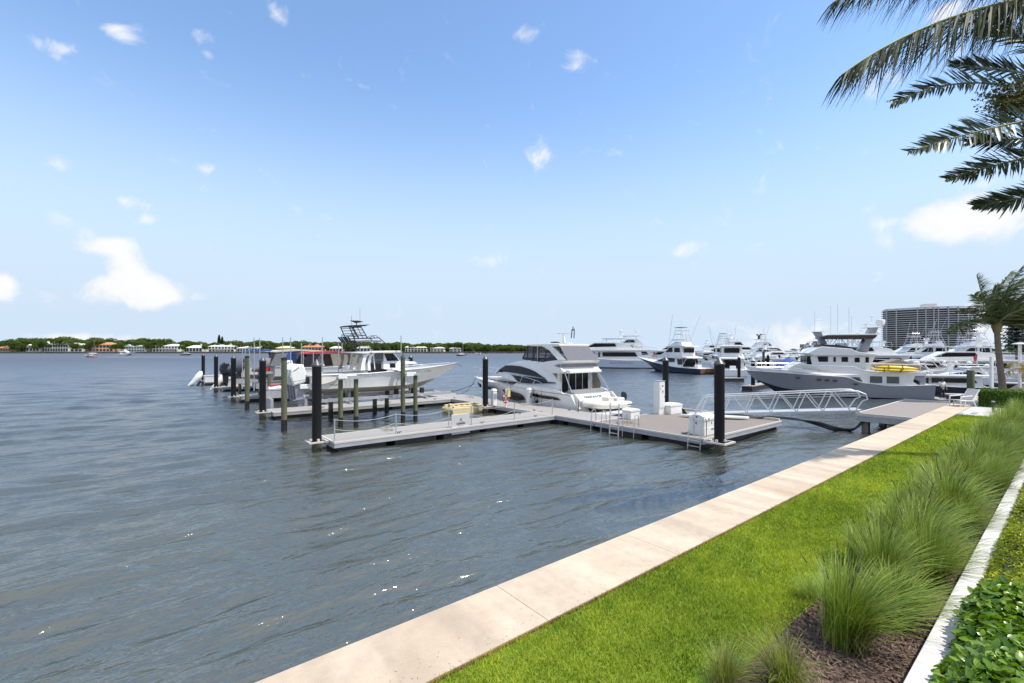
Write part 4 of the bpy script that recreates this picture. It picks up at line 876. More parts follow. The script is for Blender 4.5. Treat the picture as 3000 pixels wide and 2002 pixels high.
# tower: tubes traced in the side plane, mirrored
mb = MB(); TW = .8
def both(pts, r=.03, w=TW, w2=None):
    P = q(pts, -w); k = len(P)
    for sg in (-1,1):
        mb.tube([(p[0], sg*(w+((w2-w)*i/(k-1) if w2 is not None else 0)), p[1]) for i, p in enumerate(P)], r, 6)
both([(500,460),(500,400),(520,360)]); both([(470,440),(500,385),(560,365),(600,358)]); both([(540,450),(560,380),(610,358)]); both([(870,450),(815,380),(755,325)]); both([(700,365),(770,358),(745,430)], .02)
both([(500,362),(620,350),(770,355)], .035); both([(480,330),(630,325),(755,322)], .03); both([(450,285),(540,290),(615,300)], .022)
both([(435,195),(500,350)], .032, .8, .8); both([(560,205),(628,322)], .032, .8); both([(480,215),(545,330)], .02, .35); both([(520,205),(585,330)], .02, .35)
for yy, xa, xb in ((215,445,565),(240,462,585),(270,478,600),(300,495,615)): both([(xa,yy),(xb,yy)], .018)
both([(640,325),(690,300),(715,295),(745,320)], .018, .3)
for pt in ((500,362),(770,355),(480,330),(755,322),(500,350),(628,322),(435,195),(560,205)):
    p = q([pt], -TW)[0]; mb.tube([(p[0],-TW,p[1]),(p[0],TW,p[1])], .025, 6)
mb.build('tower', M_blackp, bt)
mb = MB(); mb.py(q([(428,198),(450,190),(540,187),(650,183),(600,200),(440,204)], -.8), .9); mb.build('tower_top', M_blackp, bt)
mb = MB(); mb.py(q([(500,352),(640,345),(770,350),(700,365),(510,362)], -.8), .85); mb.build('tower_canvas', M_greyf, bt)
mb = MB()
p = q([(460,325)], -.8)[0]
for k in range(5): mb.tube([(p[0]-.05+.02*k, -.9+.45*k, p[1]-.25),(p[0]-.25, -.9+.45*k, p[1]+.1)], .05, 6)
mb.build('rod_holders', M_blackp, bt)
mb = MB(); p = q([(515,152)], 0)[0]; mb.py([(p[0]-.4,p[1]+.05),(p[0],p[1]-.1),(p[0]+.42,p[1]),(p[0]+.1,p[1]+.06)], .14); mb.lathe([(.03,0),(.03,.2)],8,(p[0],0,p[1]-.3)); mb.build('radar', M_blackp, bt)
mb = MB(); p = q([(463,185),(463,92)], -.4); mb.tube([(p[0][0],-.4,p[0][1]),(p[1][0],-.4,p[1][1])], .012, 5); p = q([(552,185),(550,10)], .4); mb.tube([(p[0][0],.4,p[0][1]),(p[1][0],.4,p[1][1])], .010, 5); mb.build('antenna', M_greyf, bt)
for y in (-.95,-.32,.32,.95): outboard(bt, -.12, y, 2.88, 1.14, M_white, -.12)
mb = MB(); mb.box(-.55,.1,-1.25,1.25,2.35,2.62); mb.build('engine_bracket', M_white, bt, bevel=.03)
mb = MB(); mb.tube([(10.5,-.25,3.66),(10.95,0,3.7),(10.5,.25,3.66)], .03, 6); mb.py([(10.7,3.55),(11.15,3.45),(11.22,3.3),(11.0,3.42)], .05); mb.build('anchor', M_steel, bt)
mb = MB()
for sg in (-1,1): mb.tube([(4.6,sg*1.5,3.28),(6.5,sg*1.45,3.42),(8.5,sg*1.05,3.55),(10.4,sg*.3,3.68)], .02, 6)
mb.build('bow_rail', M_steel, bt)

# ------------------------------------------------------------ the motor cruiser beside the walkway
fr = Fr(G(25.4,20.0), 38.6+90); q = S(fr, 4.1255, 1350, 920)
# port/starboard: the side towards the walkway is w=+
cr = thing('motor_cruiser', 'white flybridge motor cruiser with grey shade curtain moored against the walkway', 'boat', G(25.4,20.0), PHI+math.pi/2)
hull(17.75, 4.9, lin((0,1.45),(.14,1.5),(.3,1.62),(.55,1.78),(.8,1.9),(1,1.98)), lin((0,-.1),(.5,-.05),(.8,.3),(1,1.4)), lin((0,-.8),(.7,-.7),(.93,-.1),(1,1.2)), fine=2.3, rc=.10, rk=.2, tw=.93, tr=.9, mats=(M_white, M_boot), parent=cr, deckdrop=.02)
for c in cr.children: c.location.x = 0
# pull the hull forward of the bathing platform
for c in cr.children:
    for v in c.data.vertices: v.co.x = 1.55+v.co.x*(16.2/17.75)
bw = lambda x, z=0: 2.47*(.93+.07*min(1,x/6))*(1-max(0,(x-7.7)/10.0)**2.3)
mb = MB(); pr = q([(640,812),(660,832),(850,842),(1050,850),(1165,880),(1165,925),(1000,900),(700,862),(600,835)], 2.4)
mb.side([(8.7,1.74),(8.2,1.98),(6.5,1.93),(4.6,1.84),(3.2,1.64),(2.9,1.5),(5,1.56)], lambda x, z: bw(x)-.0, .06); mb.build('bulwark', M_white, cr)
# dark hull windows, following the flare of the side
hwf = lambda x, z: bw(x)*(.885+.1*max(0,min(1,(z+.1)/1.7)))*(1-.10*max(0,(x-9)/8)*(1-min(1,z/1.8)))
def hwin(pts, w, name='hull_window'):
    mb = MB(); P = q(pts, w); mb.side(P, lambda x, z: hwf(x,z)+.02, .10); mb.build(name, M_glass, cr)
hwin([(525,910),(640,935),(730,958),(775,985),(795,1030),(780,1040),(680,1040),(620,1025),(575,985)], 2.1)
hwin([(862,955),(1000,985),(1130,1005),(1170,1015),(1200,1045),(1100,1035),(1000,1020),(870,990)], 2.3)
hwin([(322,868),(400,880),(455,893),(498,937),(420,918),(322,905)], 1.7)
hwin([(200,830),(275,850),(275,885),(235,870)], .9)
# deckhouse
dw = lambda x, z: min(bw(x)-.32, 1.95)-.22*max(0,z-2.0)
dh = q([(395,735),(440,690),(530,615),(640,580),(740,563),(960,590),(1150,640),(1300,690),(1300,722),(1095,722),(1150,790),(1165,850),(1165,920),(800,870),(600,800)], 1.9)
dh = [(x, max(z, 1.6)) for x, z in dh]
mb = MB(); mb.py(dh, dw); mb.build('deckhouse', M_white, cr, bevel=.03)
mb = MB(); mb.side(q([(415,720),(470,665),(530,624),(590,622),(700,632),(800,660),(890,695),(960,740),(1025,778),(800,740),(640,712),(520,698)], 1.8), lambda x, z: dw(x,z)+.02, .05); mb.build('side_window', M_glass, cr)
mb = MB(); mb.side(q([(600,722),(680,740),(1025,784),(1060,820),(1155,828),(1155,838),(840,838),(740,830),(700,812),(650,760)], 1.8), lambda x, z: dw(x,z)+.02, .05); mb.build('lower_window', M_glass, cr)
# windscreen: dark strip wrapping the front slope
a_ = q([(412,722),(528,622)], 1.6); mb = MB(); x0, z0 = a_[0]; x1, z1 = a_[1]
mb.add([(x0+.05,-1.35,z0+.03),(x0+.05,1.35,z0+.03),(x1+.05,1.25,z1+.03),(x1+.05,-1.25,z1+.03),(x0-.1,-1.35,z0-.05),(x0-.1,1.35,z0-.05),(x1-.1,1.25,z1-.1),(x1-.1,-1.25,z1-.1)], [(0,1,2,3),(7,6,5,4),(0,4,5,1),(1,5,6,2),(2,6,7,3),(3,7,4,0)]); mb.build('windscreen', M_glass, cr)
# flybridge wings
fb = q([(960,590),(1060,572),(1140,563),(1235,566)], 2.05)+[(3.36,3.86),(3.5,3.72),(3.62,3.62),(3.62,3.34),(3.36,3.08),(3.5,2.95)]+q([(1090,715),(1000,640)], 2.05)
mb = MB(); mb.py(fb, lambda x, z: 2.05 if x < 6.5 else max(1.5, 2.05-.2*(x-6.5))); mb.build('flybridge', M_white, cr, bevel=.05)
mb = MB(); mb.side(q([(1130,626),(1170,610)], 2.05)+[(3.62,3.60),(3.62,3.36)]+q([(1180,645)], 2.05), lambda x, z: 2.05 if x < 6.5 else max(1.5, 2.05-.2*(x-6.5)), .04); mb.build('flybridge_inset', M_greyf, cr)
mb = MB(); mb.box(3.57,3.9,-1.98,1.98,3.36,3.60); mb.build('aft_inset', M_greyf, cr)
# hardtop, arches, curtains
mb = MB(); mb.py(q([(790,385),(810,370),(1040,364),(1130,362)], 1.6)+[(4.15,5.06),(4.15,4.90)]+q([(1130,396),(860,392)], 1.6), 1.65); mb.build('hardtop', M_cream, cr, bevel=.03)
mb = MB(); mb.side(q([(1045,375),(1100,382),(1190,470),(1285,560),(1185,560),(1080,440),(990,388)], 1.6), 1.62, .12); mb.build('arch', M_white, cr)
mb = MB(); mb.side(q([(745,520),(808,392),(950,394),(1040,450),(1100,500),(1165,556),(985,582),(930,578),(742,548)], 1.55), 1.5, .01); mb.build('clear_curtain', M_vinyl, cr)
mb = MB(); P = q([(745,520),(808,392)], 1.5); mb.add([(P[0][0],-1.5,P[0][1]),(P[0][0],1.5,P[0][1]),(P[1][0],1.5,P[1][1]),(P[1][0],-1.5,P[1][1])], [(0,1,2,3)]); mb.build('front_curtain', M_vinyl, cr)
mb = MB()
for pts in ([(745,545),(808,392),(950,394),(1040,450),(1165,556),(990,582)], [(800,560),(812,392)], [(865,575),(880,392)], [(880,540),(905,400)], [(940,582),(945,395)], [(1010,570),(1030,450)], [(745,530),(985,536),(1110,540)], [(1112,400),(1205,402),(1205,470)]):
    for sg in (-1,1): mb.tube([(p[0], sg*1.53, p[1]) for p in q(pts, 1.53)], .035, 6)
mb.build('curtain_frame', M_blackp, cr)
mb = MB(); mb.side(q([(742,522),(985,534),(1110,538),(1165,556),(985,584),(742,552)], 1.53), 1.46, .02); mb.build('coaming', M_intd, cr)
mb = MB(); mb.add([(4.18,-1.56,4.92),(4.18,1.56,4.92),(3.2,1.72,3.86),(3.2,-1.72,3.86),(4.2,-1.56,4.92),(4.2,1.56,4.92),(3.22,1.72,3.86),(3.22,-1.72,3.86)], [(0,1,2,3),(7,6,5,4)]); mb.build('shade_curtain', M_mesh, cr)
mb = MB(); p = q([(1250,345)], 0)[0]; mb.py([(p[0]-.15,p[1]-.08),(p[0]+.1,p[1]-.08),(p[0]+.2,p[1]+.45),(p[0]+.0,p[1]+.45)], .06); mb.py([(p[0]-.7,p[1]-.1),(p[0]+.5,p[1]-.1),(p[0]+.3,p[1]-.03),(p[0]-.5,p[1]-.03)], .25)
mb.build('mast', M_white, cr)
mb = MB(); p = q([(1165,236),(1330,240)], 0); mb.tube([(p[0][0],0,p[0][1]),(p[1][0],0,p[1][1])], .045, 6); p = q([(1240,236),(1240,300)], 0); mb.tube([(p[0][0],0,p[0][1]),(p[1][0],0,p[1][1])], .05, 6); mb.build('radar', M_cream, cr)
mb = MB()
for pts in ([(1335,295),(1345,185)],[(1368,295),(1372,180)],[(1357,205),(1357,155)]): p = q(pts, .2); mb.tube([(p[0][0],.2,p[0][1]),(p[1][0],.2,p[1][1])], .035, 6)
p = q([(1140,344)], 0)[0]; mb.lathe([(.35,-.05),(.38,.03),(.1,.06)], 14, (p[0],0,p[1])); mb.build('aerials', M_blackp, cr)
mb = MB(); p = q([(927,600),(930,230)], 1.7); mb.tube([(p[0][0],1.7,p[0][1]),(p[1][0],1.7,p[1][1])], .012, 5); mb.build('whip_aerial', M_whitep, cr)
# saloon doors, cockpit, transom, bathing platform
mb = MB(); mb.box(4.10,4.17,-1.45,1.45,1.0,2.95); mb.build('saloon_door', M_glass, cr)
mb = MB(); mb.box(4.175,4.20,-1.8,1.8,.95,3.0); mb.build('bulkhead', M_cream, cr)
mb = MB()
for y in (-.75,0,.75): mb.box(4.04,4.10,y-.03,y+.03,1.0,2.95)
mb.build('door_frame', M_steel, cr)
mb = MB(); mb.box(2.2,5,-1.9,1.9,.85,.92); mb.build('cockpit_floor', M_teak, cr)
mb = MB(); mb.py([(2.7,.9),(3.4,.9),(3.4,1.5),(3.3,1.72),(2.8,1.70),(2.6,1.45)], 1.65); mb.build('aft_seat', M_greyf, cr, bevel=.06)
mb = MB(); mb.py([(1.9,.42),(2.3,.42),(2.75,1.15),(2.8,1.45),(2.5,1.45),(2.2,1.0)], 2.05); mb.build('transom', M_cream, cr, bevel=.03)
text_mesh('lettering', 'DEMEANOR', .36, M_ink, cr, (2.22,.1,1.18), (R(78),0,-math.pi/2))
mb = MB()
for y in (-2.05,1.9): mb.py([(.9,.42),(1.5,.42),(2.6,1.5),(2.2,1.5)], y+.12, y); 
mb.build('side_steps', M_cream, cr)
mb = MB(); mb.pz([(-.4,-1.9),(-.25,-2.1),(1.6,-2.2),(1.6,2.2),(-.25,2.1),(-.4,1.9)], .26, .41); mb.build('bathing_platform', M_white, cr, bevel=.04)
mb = MB()
for sg in (-1,1): mb.tube([(3.5,sg*1.75,3.05),(2.9,sg*1.95,2.2),(2.5,sg*2.0,1.6)], .035, 6); mb.side([(2.1,1.5),(3.5,1.5),(3.5,2.6),(2.5,2.6)], 2.0, .02, both=False) if False else None
mb.build('flybridge_strut', M_steel, cr)
mb = MB(); mb.tube([(3.7,1.85,.9),(3.7,1.85,3.0)], .035, 8); mb.build('cockpit_pole', M_steel, cr)
mb = MB(); mb.side([(4.1,1.4),(3.4,1.4),(3.2,2.1),(3.5,2.6),(3.7,2.95),(4.1,2.95)], lambda x,z:-1.95, .03, both=False); mb.build('wing_screen', M_taupe, cr)
# bow rails
mb = MB(); rail = [(5.0,1.95),(5.6,2.25),(7.5,2.55),(9.5,2.68),(12,2.78),(14.5,2.86),(16.2,2.92),(17.6,3.0)]
for sg in (-1,1):
    mb.tube([(x, sg*(bw(x)-.12 if x < 17.3 else .3), z) for x, z in rail], .022, 6)
    for x in (6.5,8,9.6,11.2,12.8,14.4,15.8,16.9): z1 = np.interp(x-.45, [r[0] for r in rail], [r[1] for r in rail]); mb.tube([(x, sg*(bw(x)-.1), 1.8),(x-.45, sg*(bw(x-.45)-.12), z1)], .018, 6)
mb.build('bow_rail', M_steel, cr)
mb = MB()
for x, z in ((13.5,1.3),(5.2,1.2),(8.9,1.3)): mb.tube([(x, bw(x)+.02, 1.85),(x, bw(x)+.04, .5)], .012, 5)
mb.build('fender_line', M_dark, cr)
mb = MB(); mb.pz([(10.2,-1.1),(13.2,-.8),(13.2,.8),(10.2,1.1)], 1.9, 2.15, .15); mb.build('sun_pad', M_cream, cr, bevel=.05)
mb = MB(); mb.py([(13.0,1.95),(16.3,1.98),(16,2.12),(12.6,2.2),(9,2.3),(9,1.95)], lambda x, z: max(.25, bw(x)-1.0)); mb.build('foredeck', M_white, cr, bevel=.04)
# mooring lines
def line_(label, P0, P1, sag, r=.022, mat=None, grp='mooring lines'):
    t = thing('mooring_line', label, 'rope', P0, 0, grp); P0 = Vector(P0); P1 = Vector(P1)
    mb = MB(); mb.tube([tuple((P1-P0)*u-Vector((0,0,sag*4*u*(1-u)))) for u in np.linspace(0,1,13)], r, 6); mb.build('rope', mat or M_dark, t)
line_('dark mooring line from the cruiser bow down to the walkway, upper one', G(25.3,37.4,1.85), G(22.3,36.2,.56), .0+.5); line_('dark mooring line from the cruiser bow to the walkway, lower one', G(24.6,36.6,1.4), G(22.0,40.5,.56), .4)
line_('short dark mooring line from the cruiser stern quarter to a walkway cleat', G(23.1,21.6,1.05), G(22.35,20.9,.56), .05, .035)
# tender on the bathing platform
td = thing('tender', 'small white inflatable tender with black outboard, slung across the cruiser stern', 'inflatable boat', G(25.0,20.95,.36), PHI)
tub = [(-1.55,.0,.62),(-1.9,.0,.6)]
mb = MB(); P = [(2.15,-.62,.42),(1.2,-.66,.42),(0,-.64,.45),(-1.1,-.52,.52),(-1.75,-.25,.62),(-1.95,0,.66),(-1.75,.25,.62),(-1.1,.52,.52),(0,.64,.45),(1.2,.66,.42),(2.15,.62,.42)]
mb.tube(P, lambda s: .27*(1-.35*max(0,abs(s-.5)*2-.9)/.1), 10); mb.build('tube', M_cream, td, smooth=True)
mb = MB(); mb.loft([[(x,-w,z1),(x,0,z0_),(x,w,z1)] for x, w, z0_, z1 in ((2.0,.6,.05,.3),(.5,.6,.05,.3),(-1,.5,.12,.38),(-1.8,.12,.45,.55))], caps=False, closed=False); mb.build('hull', M_white, td)
mb = MB()
for sg in (-1,1): mb.tube([(x, sg*(abs(y)+.21), z-.03) for x, y, z in P[:5]], .035, 6)
mb.build('rub_strip', M_blackp, td)
mb = MB(); mb.box(.1,.7,-.3,.3,.35,.95); mb.build('console', M_cream, td, bevel=.04); mb = MB(); mb.box(1.0,1.9,-.35,.35,.4,.85); mb.build('seat', M_cream, td, bevel=.08)
e_ = outboard(td, -2.0, 0, .75, .55, M_blackp, 0); 
for ch_ in [e_]+list(e_.children):
    for v in ch_.data.vertices: v.co.x = -v.co.x
for x in (-1.0,1.2): mb = MB(); mb.box(x-.08,x+.08,-.5,.5,-.08,.22); mb.build('chock', M_dark, td)
# ------------------------------------------------------------ trawler yacht across the basin
HT = 158.0; oT = G(59.0,9.6); fr = Fr(oT, HT); q = S(fr, 3.357, 2100, 880)
tr_ = thing('trawler_yacht', 'big grey hulled trawler yacht with white pilothouse and radar dome mast', 'boat', oT, R(HT))
WT = 2.75
bt_ = q([(285,665)], 0)[0]; LT = bt_[0]; print('trawler L', LT, bt_)
zS = [(0,q([(2120,835)],WT)[0][1]),(.22,q([(1900,850)],WT)[0][1]),(.38,q([(1450,810)],WT)[0][1]),(.44,q([(1400,757)],WT)[0][1]),(.6,q([(1100,740)],WT)[0][1]),(.8,q([(700,712)],1.9)[0][1]),(1,q([(370,690)],.3)[0][1])]
print(zS, q([(2120,835),(1500,840),(1400,755),(700,720),(940,655),(1590,530),(1050,350)],WT))
hull(LT, 2*WT, lin(*zS), lin((0,.0),(.6,.1),(.85,.7),(1,zS[-1][1]-1.0)), lin((0,-1),(.85,-.9),(1,zS[-1][1]-1.6)), fine=2.6, rc=.06, rk=.13, tw=.86, mats=(M_hullgrey, M_boot), parent=tr_, n=34)
twf = lambda x, z=0: WT*(.86+.14*math.sin(min(1,x/LT/.4)*math.pi/2))*max(.01,1-max(0,(x/LT-.38)/.62)**2.6)
def TP(name, pts, w, wf, mat, bevel=.03, par=tr_):
    mb = MB(); mb.py(q(pts, w), wf); return mb.build(name, mat, par, bevel=bevel)
def TS(name, pts, w, wf, mat, th=.04, both=True):
    mb = MB(); mb.side(q(pts, w), wf, th, both); return mb.build(name, mat, tr_)
bulw = lambda x, z: max(.12, twf(x)-.03)
mb = MB(); mb.side(q([(300,662),(680,690),(780,700),(1400,728),(1405,757),(1100,742),(700,720),(370,692)], 2.3), bulw, .05); mb.build('bow_bulwark', M_white, tr_)
TP('midship_house', [(690,702),(740,652),(800,622),(850,612),(900,635),(1350,650),(1440,690),(1560,705),(2055,708),(2065,725),(2050,742),(1945,745),(1925,800),(2000,848),(1500,840),(1440,812),(1402,757),(1000,740)], 2.2, lambda x, z: max(.5, min(2.35, twf(x)-.12)), M_white)
TP('pilothouse', [(945,655),(925,560),(955,528),(1570,528),(1500,690),(1350,660)], 1.9, 1.85, M_white)
TP('flybridge', [(892,522),(940,495),(1000,466),(1045,455),(1330,478),(1370,500),(1420,513),(1590,530),(1592,544),(960,544)], 2.3, lambda x, z: 2.25, M_white, .05)
TP('venturi_screen', [(1035,432),(1200,440),(1330,462),(1400,470),(1330,480),(1040,456)], 1.9, 1.75, M_boot)
TP('bimini', [(1048,362),(1075,346),(1580,343),(1565,362),(1550,378),(1095,378),(1060,372)], 1.8, 1.85, M_brown)
TP('bimini_roof', [(1075,345),(1100,334),(1590,330),(1580,342)], 1.8, 1.88, M_white)
TP('mast', [(1395,515),(1440,440),(1490,350),(1530,270),(1560,262),(1605,262),(1570,345),(1525,440),(1500,515)], .9, .55, M_hullgrey, .05)
TP('mast_platform', [(1450,268),(1640,260),(1640,266),(1450,273)], .6, .7, M_white, 0)
TP('forward_mast', [(955,312),(1035,312),(1060,370),(1095,432),(1035,432),(990,365)], .5, .3, M_hullgrey, .03)
TP('forward_platform', [(945,308),(1060,308),(1060,314),(945,314)], .4, .5, M_white, 0)
mb = MB(); p = q([(1608,222)], 0)[0]; mb.lathe([(.2,-.25),(.36,-.12),(.40,.22),(.34,.36),(.1,.42)], 18, (p[0],0,p[1]-.05)); mb.build('radar_dome', M_white, tr_, smooth=True)
mb = MB()
for (X, Y) in ((1475,250),(1385,320)): p = q([(X,Y)], .3)[0]; mb.lathe([(.07,-.3),(.07,-.08),(.17,-.04),(.17,.06),(.06,.1)], 12, (p[0],.3,p[1])); mb.tube([(p[0]-.35,.3,p[1]+.18),(p[0]+.35,.3,p[1]+.22)], .03, 6)
p = q([(1525,155)], 0)[0]; mb.lathe([(.03,-.6),(.03,-.08),(.22,0),(.18,.04)], 10, (p[0],0,p[1])); mb.build('radar', M_white, tr_)
mb = MB(); p = q([(1405,236),(1580,232)], .2); mb.tube([(p[0][0],.2,p[0][1]),(p[1][0],.2,p[1][1])], .07, 6); mb.build('radar_bar', M_white, tr_)
mb = MB()
for X, y0, y1 in ((963,110,310),(1120,60,430),(1188,40,500),(1300,70,500),(1326,150,470)):
    p = q([(X,y0),(X,y1)], 1.7); mb.tube([(p[0][0],1.7,p[0][1]),(p[1][0],1.7,p[1][1])], .022, 5)
p = q([(965,200),(1040,190)], .2); mb.tube([(p[0][0],.2,p[0][1]),(p[1][0],.2,p[1][1])], .04, 5)
mb.build('aerials', M_whitep, tr_)
mb = MB()
for pts in ([(1098,378),(1098,430)],[(1150,378),(1110,425)],[(1188,378),(1140,435)],[(1330,378),(1330,470)],[(1392,378),(1392,470)],[(1330,378),(1400,465)],[(1450,378),(1480,392)],[(1300,378),(1300,470)]):
    for w in (1.7,-1.7): p = q(pts, 1.7); mb.tube([(p[0][0],w,p[0][1]),(p[1][0],w,p[1][1])], .035, 5)
mb.build('bimini_frame', M_steel, tr_)
for pts in ([(990,553),(1093,553),(1093,605),(1003,605)],[(1228,558),(1290,558),(1290,606),(1228,606)],[(1357,565),(1405,565),(1405,610),(1357,610)],[(1463,560),(1495,560),(1495,614),(1463,614)],[(1148,560),(1170,560),(1170,606),(1148,606)]): TS('pilothouse_window', pts, 1.87, lambda x, z: 1.87, M_glass)
for pts in ([(1507,747),(1627,750),(1627,815),(1507,812)],[(1672,750),(1793,753),(1793,820),(1672,817)]): TS('saloon_window', pts, 2.38, lambda x, z: 2.37, pm('pale_blind', (.10,.11,.115), .2, var=.1))
for k, (X, Y) in enumerate(((807,768),(1009,785),(1086,789),(1163,793),(1363,825))):
    TS('porthole', [(X-22,Y-6),(X+14,Y-6),(X+22,Y),(X+14,Y+6),(X-22,Y+6)], 2.55, lambda x, z: twf(x)*.985-.03, M_boot, .12)
# raked pilothouse front windows
A = q([(925,560),(955,530)], 1.8); mb = MB(); x0 = max(A[0][0], A[1][0])+.25
for y in (-1.3,-.65,0,.65,1.3): mb.box(x0-.35, x0+.05-.0, y-.27, y+.27, A[0][1]-.75, A[0][1]+.1)
mb.build('front_window', M_glass, tr_)
mb = MB()
P = q([(285,618),(480,622),(750,630)], 0.5); zr = P[0][1]
RL = [(LT+.1,0.0),(LT-1.2,.9),(LT-3,1.55),(LT-5.2,2.1),(LT-6.4,2.2)]
for sg in (-1,1):
    for dz in (.0,-.42): mb.tube([(x, sg*w, zr-.02*k+dz) for k, (x, w) in enumerate(RL)], .028, 5)
    for k, (x, w) in enumerate(RL): mb.tube([(x, sg*w, zr-.02*k),(x, sg*w, zS[-1][1]-.1)], .025, 5)
mb.build('bow_rail', M_steel, tr_)
mb = MB()
P = q([(1458,622),(1700,628),(2000,636)], 2.3)
for sg in (-1,1):
    mb.tube([(p[0], sg*2.3, p[1]) for p in P], .045, 6)
    for X in (1458,1560,1700,1862,2000): p = q([(X,624+(X-1458)*.025),(X,705)], 2.3); mb.tube([(p[0][0],sg*2.3,p[0][1]),(p[1][0],sg*2.3,p[1][1])], .03, 5)
mb.build('boat_deck_rail', M_cream, tr_)
TP('covered_tender', [(1560,635),(1620,622),(1750,590),(1785,575),(1830,590),(1960,630),(2040,655),(2075,672),(2060,690),(1640,690)], .9, lambda x, z: .95-.25*max(0,z-4.0), M_taupe, .08)
TP('stern_cockpit', [(2000,848),(2000,800),(1935,770),(1960,748),(2050,745),(2050,800),(2060,848)], 2.2, 2.1, M_hullgrey, .02)
TP('swim_platform', [(2170,970),(2285,975),(2285,990),(2170,985)], 2.0, 2.2, M_white, .02)
mb = MB(); P = q([(2000,835),(2160,840)], 2.2)
# kayaks (things carried by the yacht)
def kayak(label, pts, w, hh):
    P = q(pts, w); (xa, za), (xb, zb) = P; t = thing('kayak', label, 'kayak', tuple(fr.o+fr.f*((xa+xb)/2)+fr.l*w)+((za+zb)/2,), R(HT), 'yellow kayaks'); Lk = abs(xa-xb)
    rings = []
    for u in np.linspace(0,1,15):
        k = max(.06, math.sin(math.pi*u)**.6); x = Lk*(.5-u); z = (za-zb)/2*(2*(1-u)-1)*-1 if False else (za+(zb-za)*u)-(za+zb)/2
        rings.append([(x, .27*k*math.cos(v), z+hh*k*math.sin(v)+.06*(1-k)) for v in np.linspace(0,2*math.pi,13)[:-1]])
    mb = MB(); mb.loft(rings); mb.build('hull', M_yellow, t, smooth=True)
    for u in (.3,.62): mb = MB(); x = Lk*(.5-u); z = (za+(zb-za)*u)-(za+zb)/2; mb.tube([(x,.30*math.cos(v),z+(hh+.03)*math.sin(v)) for v in np.linspace(0,2*math.pi,13)[:-1]], .025, 5, closed=True); mb.build('strap', M_blackp, t)
kayak('upper bright yellow kayak strapped on the trawler yacht side deck', [(1560,660),(1985,680)], 2.55, .24)
kayak('lower bright yellow kayak, longer at the left, on the trawler yacht side deck', [(1495,682),(1995,697)], 2.6, .17)
# ------------------------------------------------------------ person on the stern platform
def person(loc, rot, label):
    t = thing('person', label, 'person', loc, rot)
    SK = pm('skin', (.24,.13,.085), .6, var=.05)
    def skinned(name, verts, edges, radii, mat, parent):
        me = bpy.data.meshes.new(name); me.from_pydata(verts, edges, []); o = bpy.data.objects.new(name, me); C.objects.link(o)
        md = o.modifiers.new('s','SKIN'); md.use_smooth_shade = True
        for i, r in enumerate(radii): me.skin_vertices[0].data[i].radius = (r if hasattr(r,'__len__') else (r,r))
        me.skin_vertices[0].data[0].use_root = True
        sb = o.modifiers.new('d','SUBSURF'); sb.levels = 1; sb.render_levels = 1
        me.materials.append(mat); o.parent = parent; return o
    V = [(0,0,.95),(0,0,1.15),(0,-.01,1.38),(.02,0,1.48),(.04,0,1.56),(.06,0,1.66),
         (0,.17,1.40),(.06,.24,1.14),(.20,.20,.95),(.25,.18,.88), (0,-.17,1.40),(.06,-.25,1.14),(.20,-.20,.95),(.25,-.18,.88),
         (0,.10,.86),(.02,.11,.48),(-.02,.12,.08),(.12,.13,.03), (0,-.10,.86),(-.02,-.12,.48),(-.05,-.12,.08),(.10,-.13,.03)]
    Ed = [(0,1),(1,2),(2,3),(3,4),(4,5),(2,6),(6,7),(7,8),(8,9),(2,10),(10,11),(11,12),(12,13),(0,14),(14,15),(15,16),(16,17),(0,18),(18,19),(19,20),(20,21)]
    Rd = [(.12,.15),(.10,.14),(.11,.16),.055,.055,.09,.06,.045,.035,.035,.06,.045,.035,.035,.085,.058,.04,.035,.085,.058,.04,.035]
    skinned('body', V, Ed, Rd, SK, t)
    skinned('shirt', [V[i] for i in (0,1,2,6,7,10,11)], [(0,1),(1,2),(2,3),(3,4),(2,5),(5,6)], [(.14,.175),(.125,.165),(.125,.175),.085,.07,.085,.07], M_whitep, t)
    skinned('trousers', [V[i] for i in (0,14,15,16,18,19,20)], [(0,1),(1,2),(2,3),(0,4),(4,5),(5,6)], [(.135,.16),.105,.08,.06,.105,.08,.06], M_boot, t)
    mb = MB(); mb.ball((.05,0,1.70), (.105,.095,.10)); mb.build('hair', M_blackp, t, smooth=True)
    hd = MB()
    for sg in (-1,1):
        hd.ball((.25,sg*.18,.86), (.02,.045,.05), 6, 4)
        for f in range(4): hd.tube([(.26,sg*.18-.03+.02*f,.83),(.285,sg*.18-.03+.02*f,.79-.004*f),(.27,sg*.18-.03+.02*f,.765)], .009, 5)
        hd.tube([(.25,sg*(.18-.04),.86),(.28,sg*(.18-.055),.82)], .011, 5)
    hd.build('hand', SK, t, smooth=True)
    mb = MB()
    for sg in (-1,1): mb.box(-.08,.20,sg*.125-.045,sg*.125+.045,0,.08)
    mb.build('shoes', M_whitep, t, bevel=.02)
    return t
a, b = AB(2760,1168.5,.42); person(G(a,b,.42), R(HT)+1.9, 'person in a white shirt and dark trousers standing on the trawler yacht stern platform')
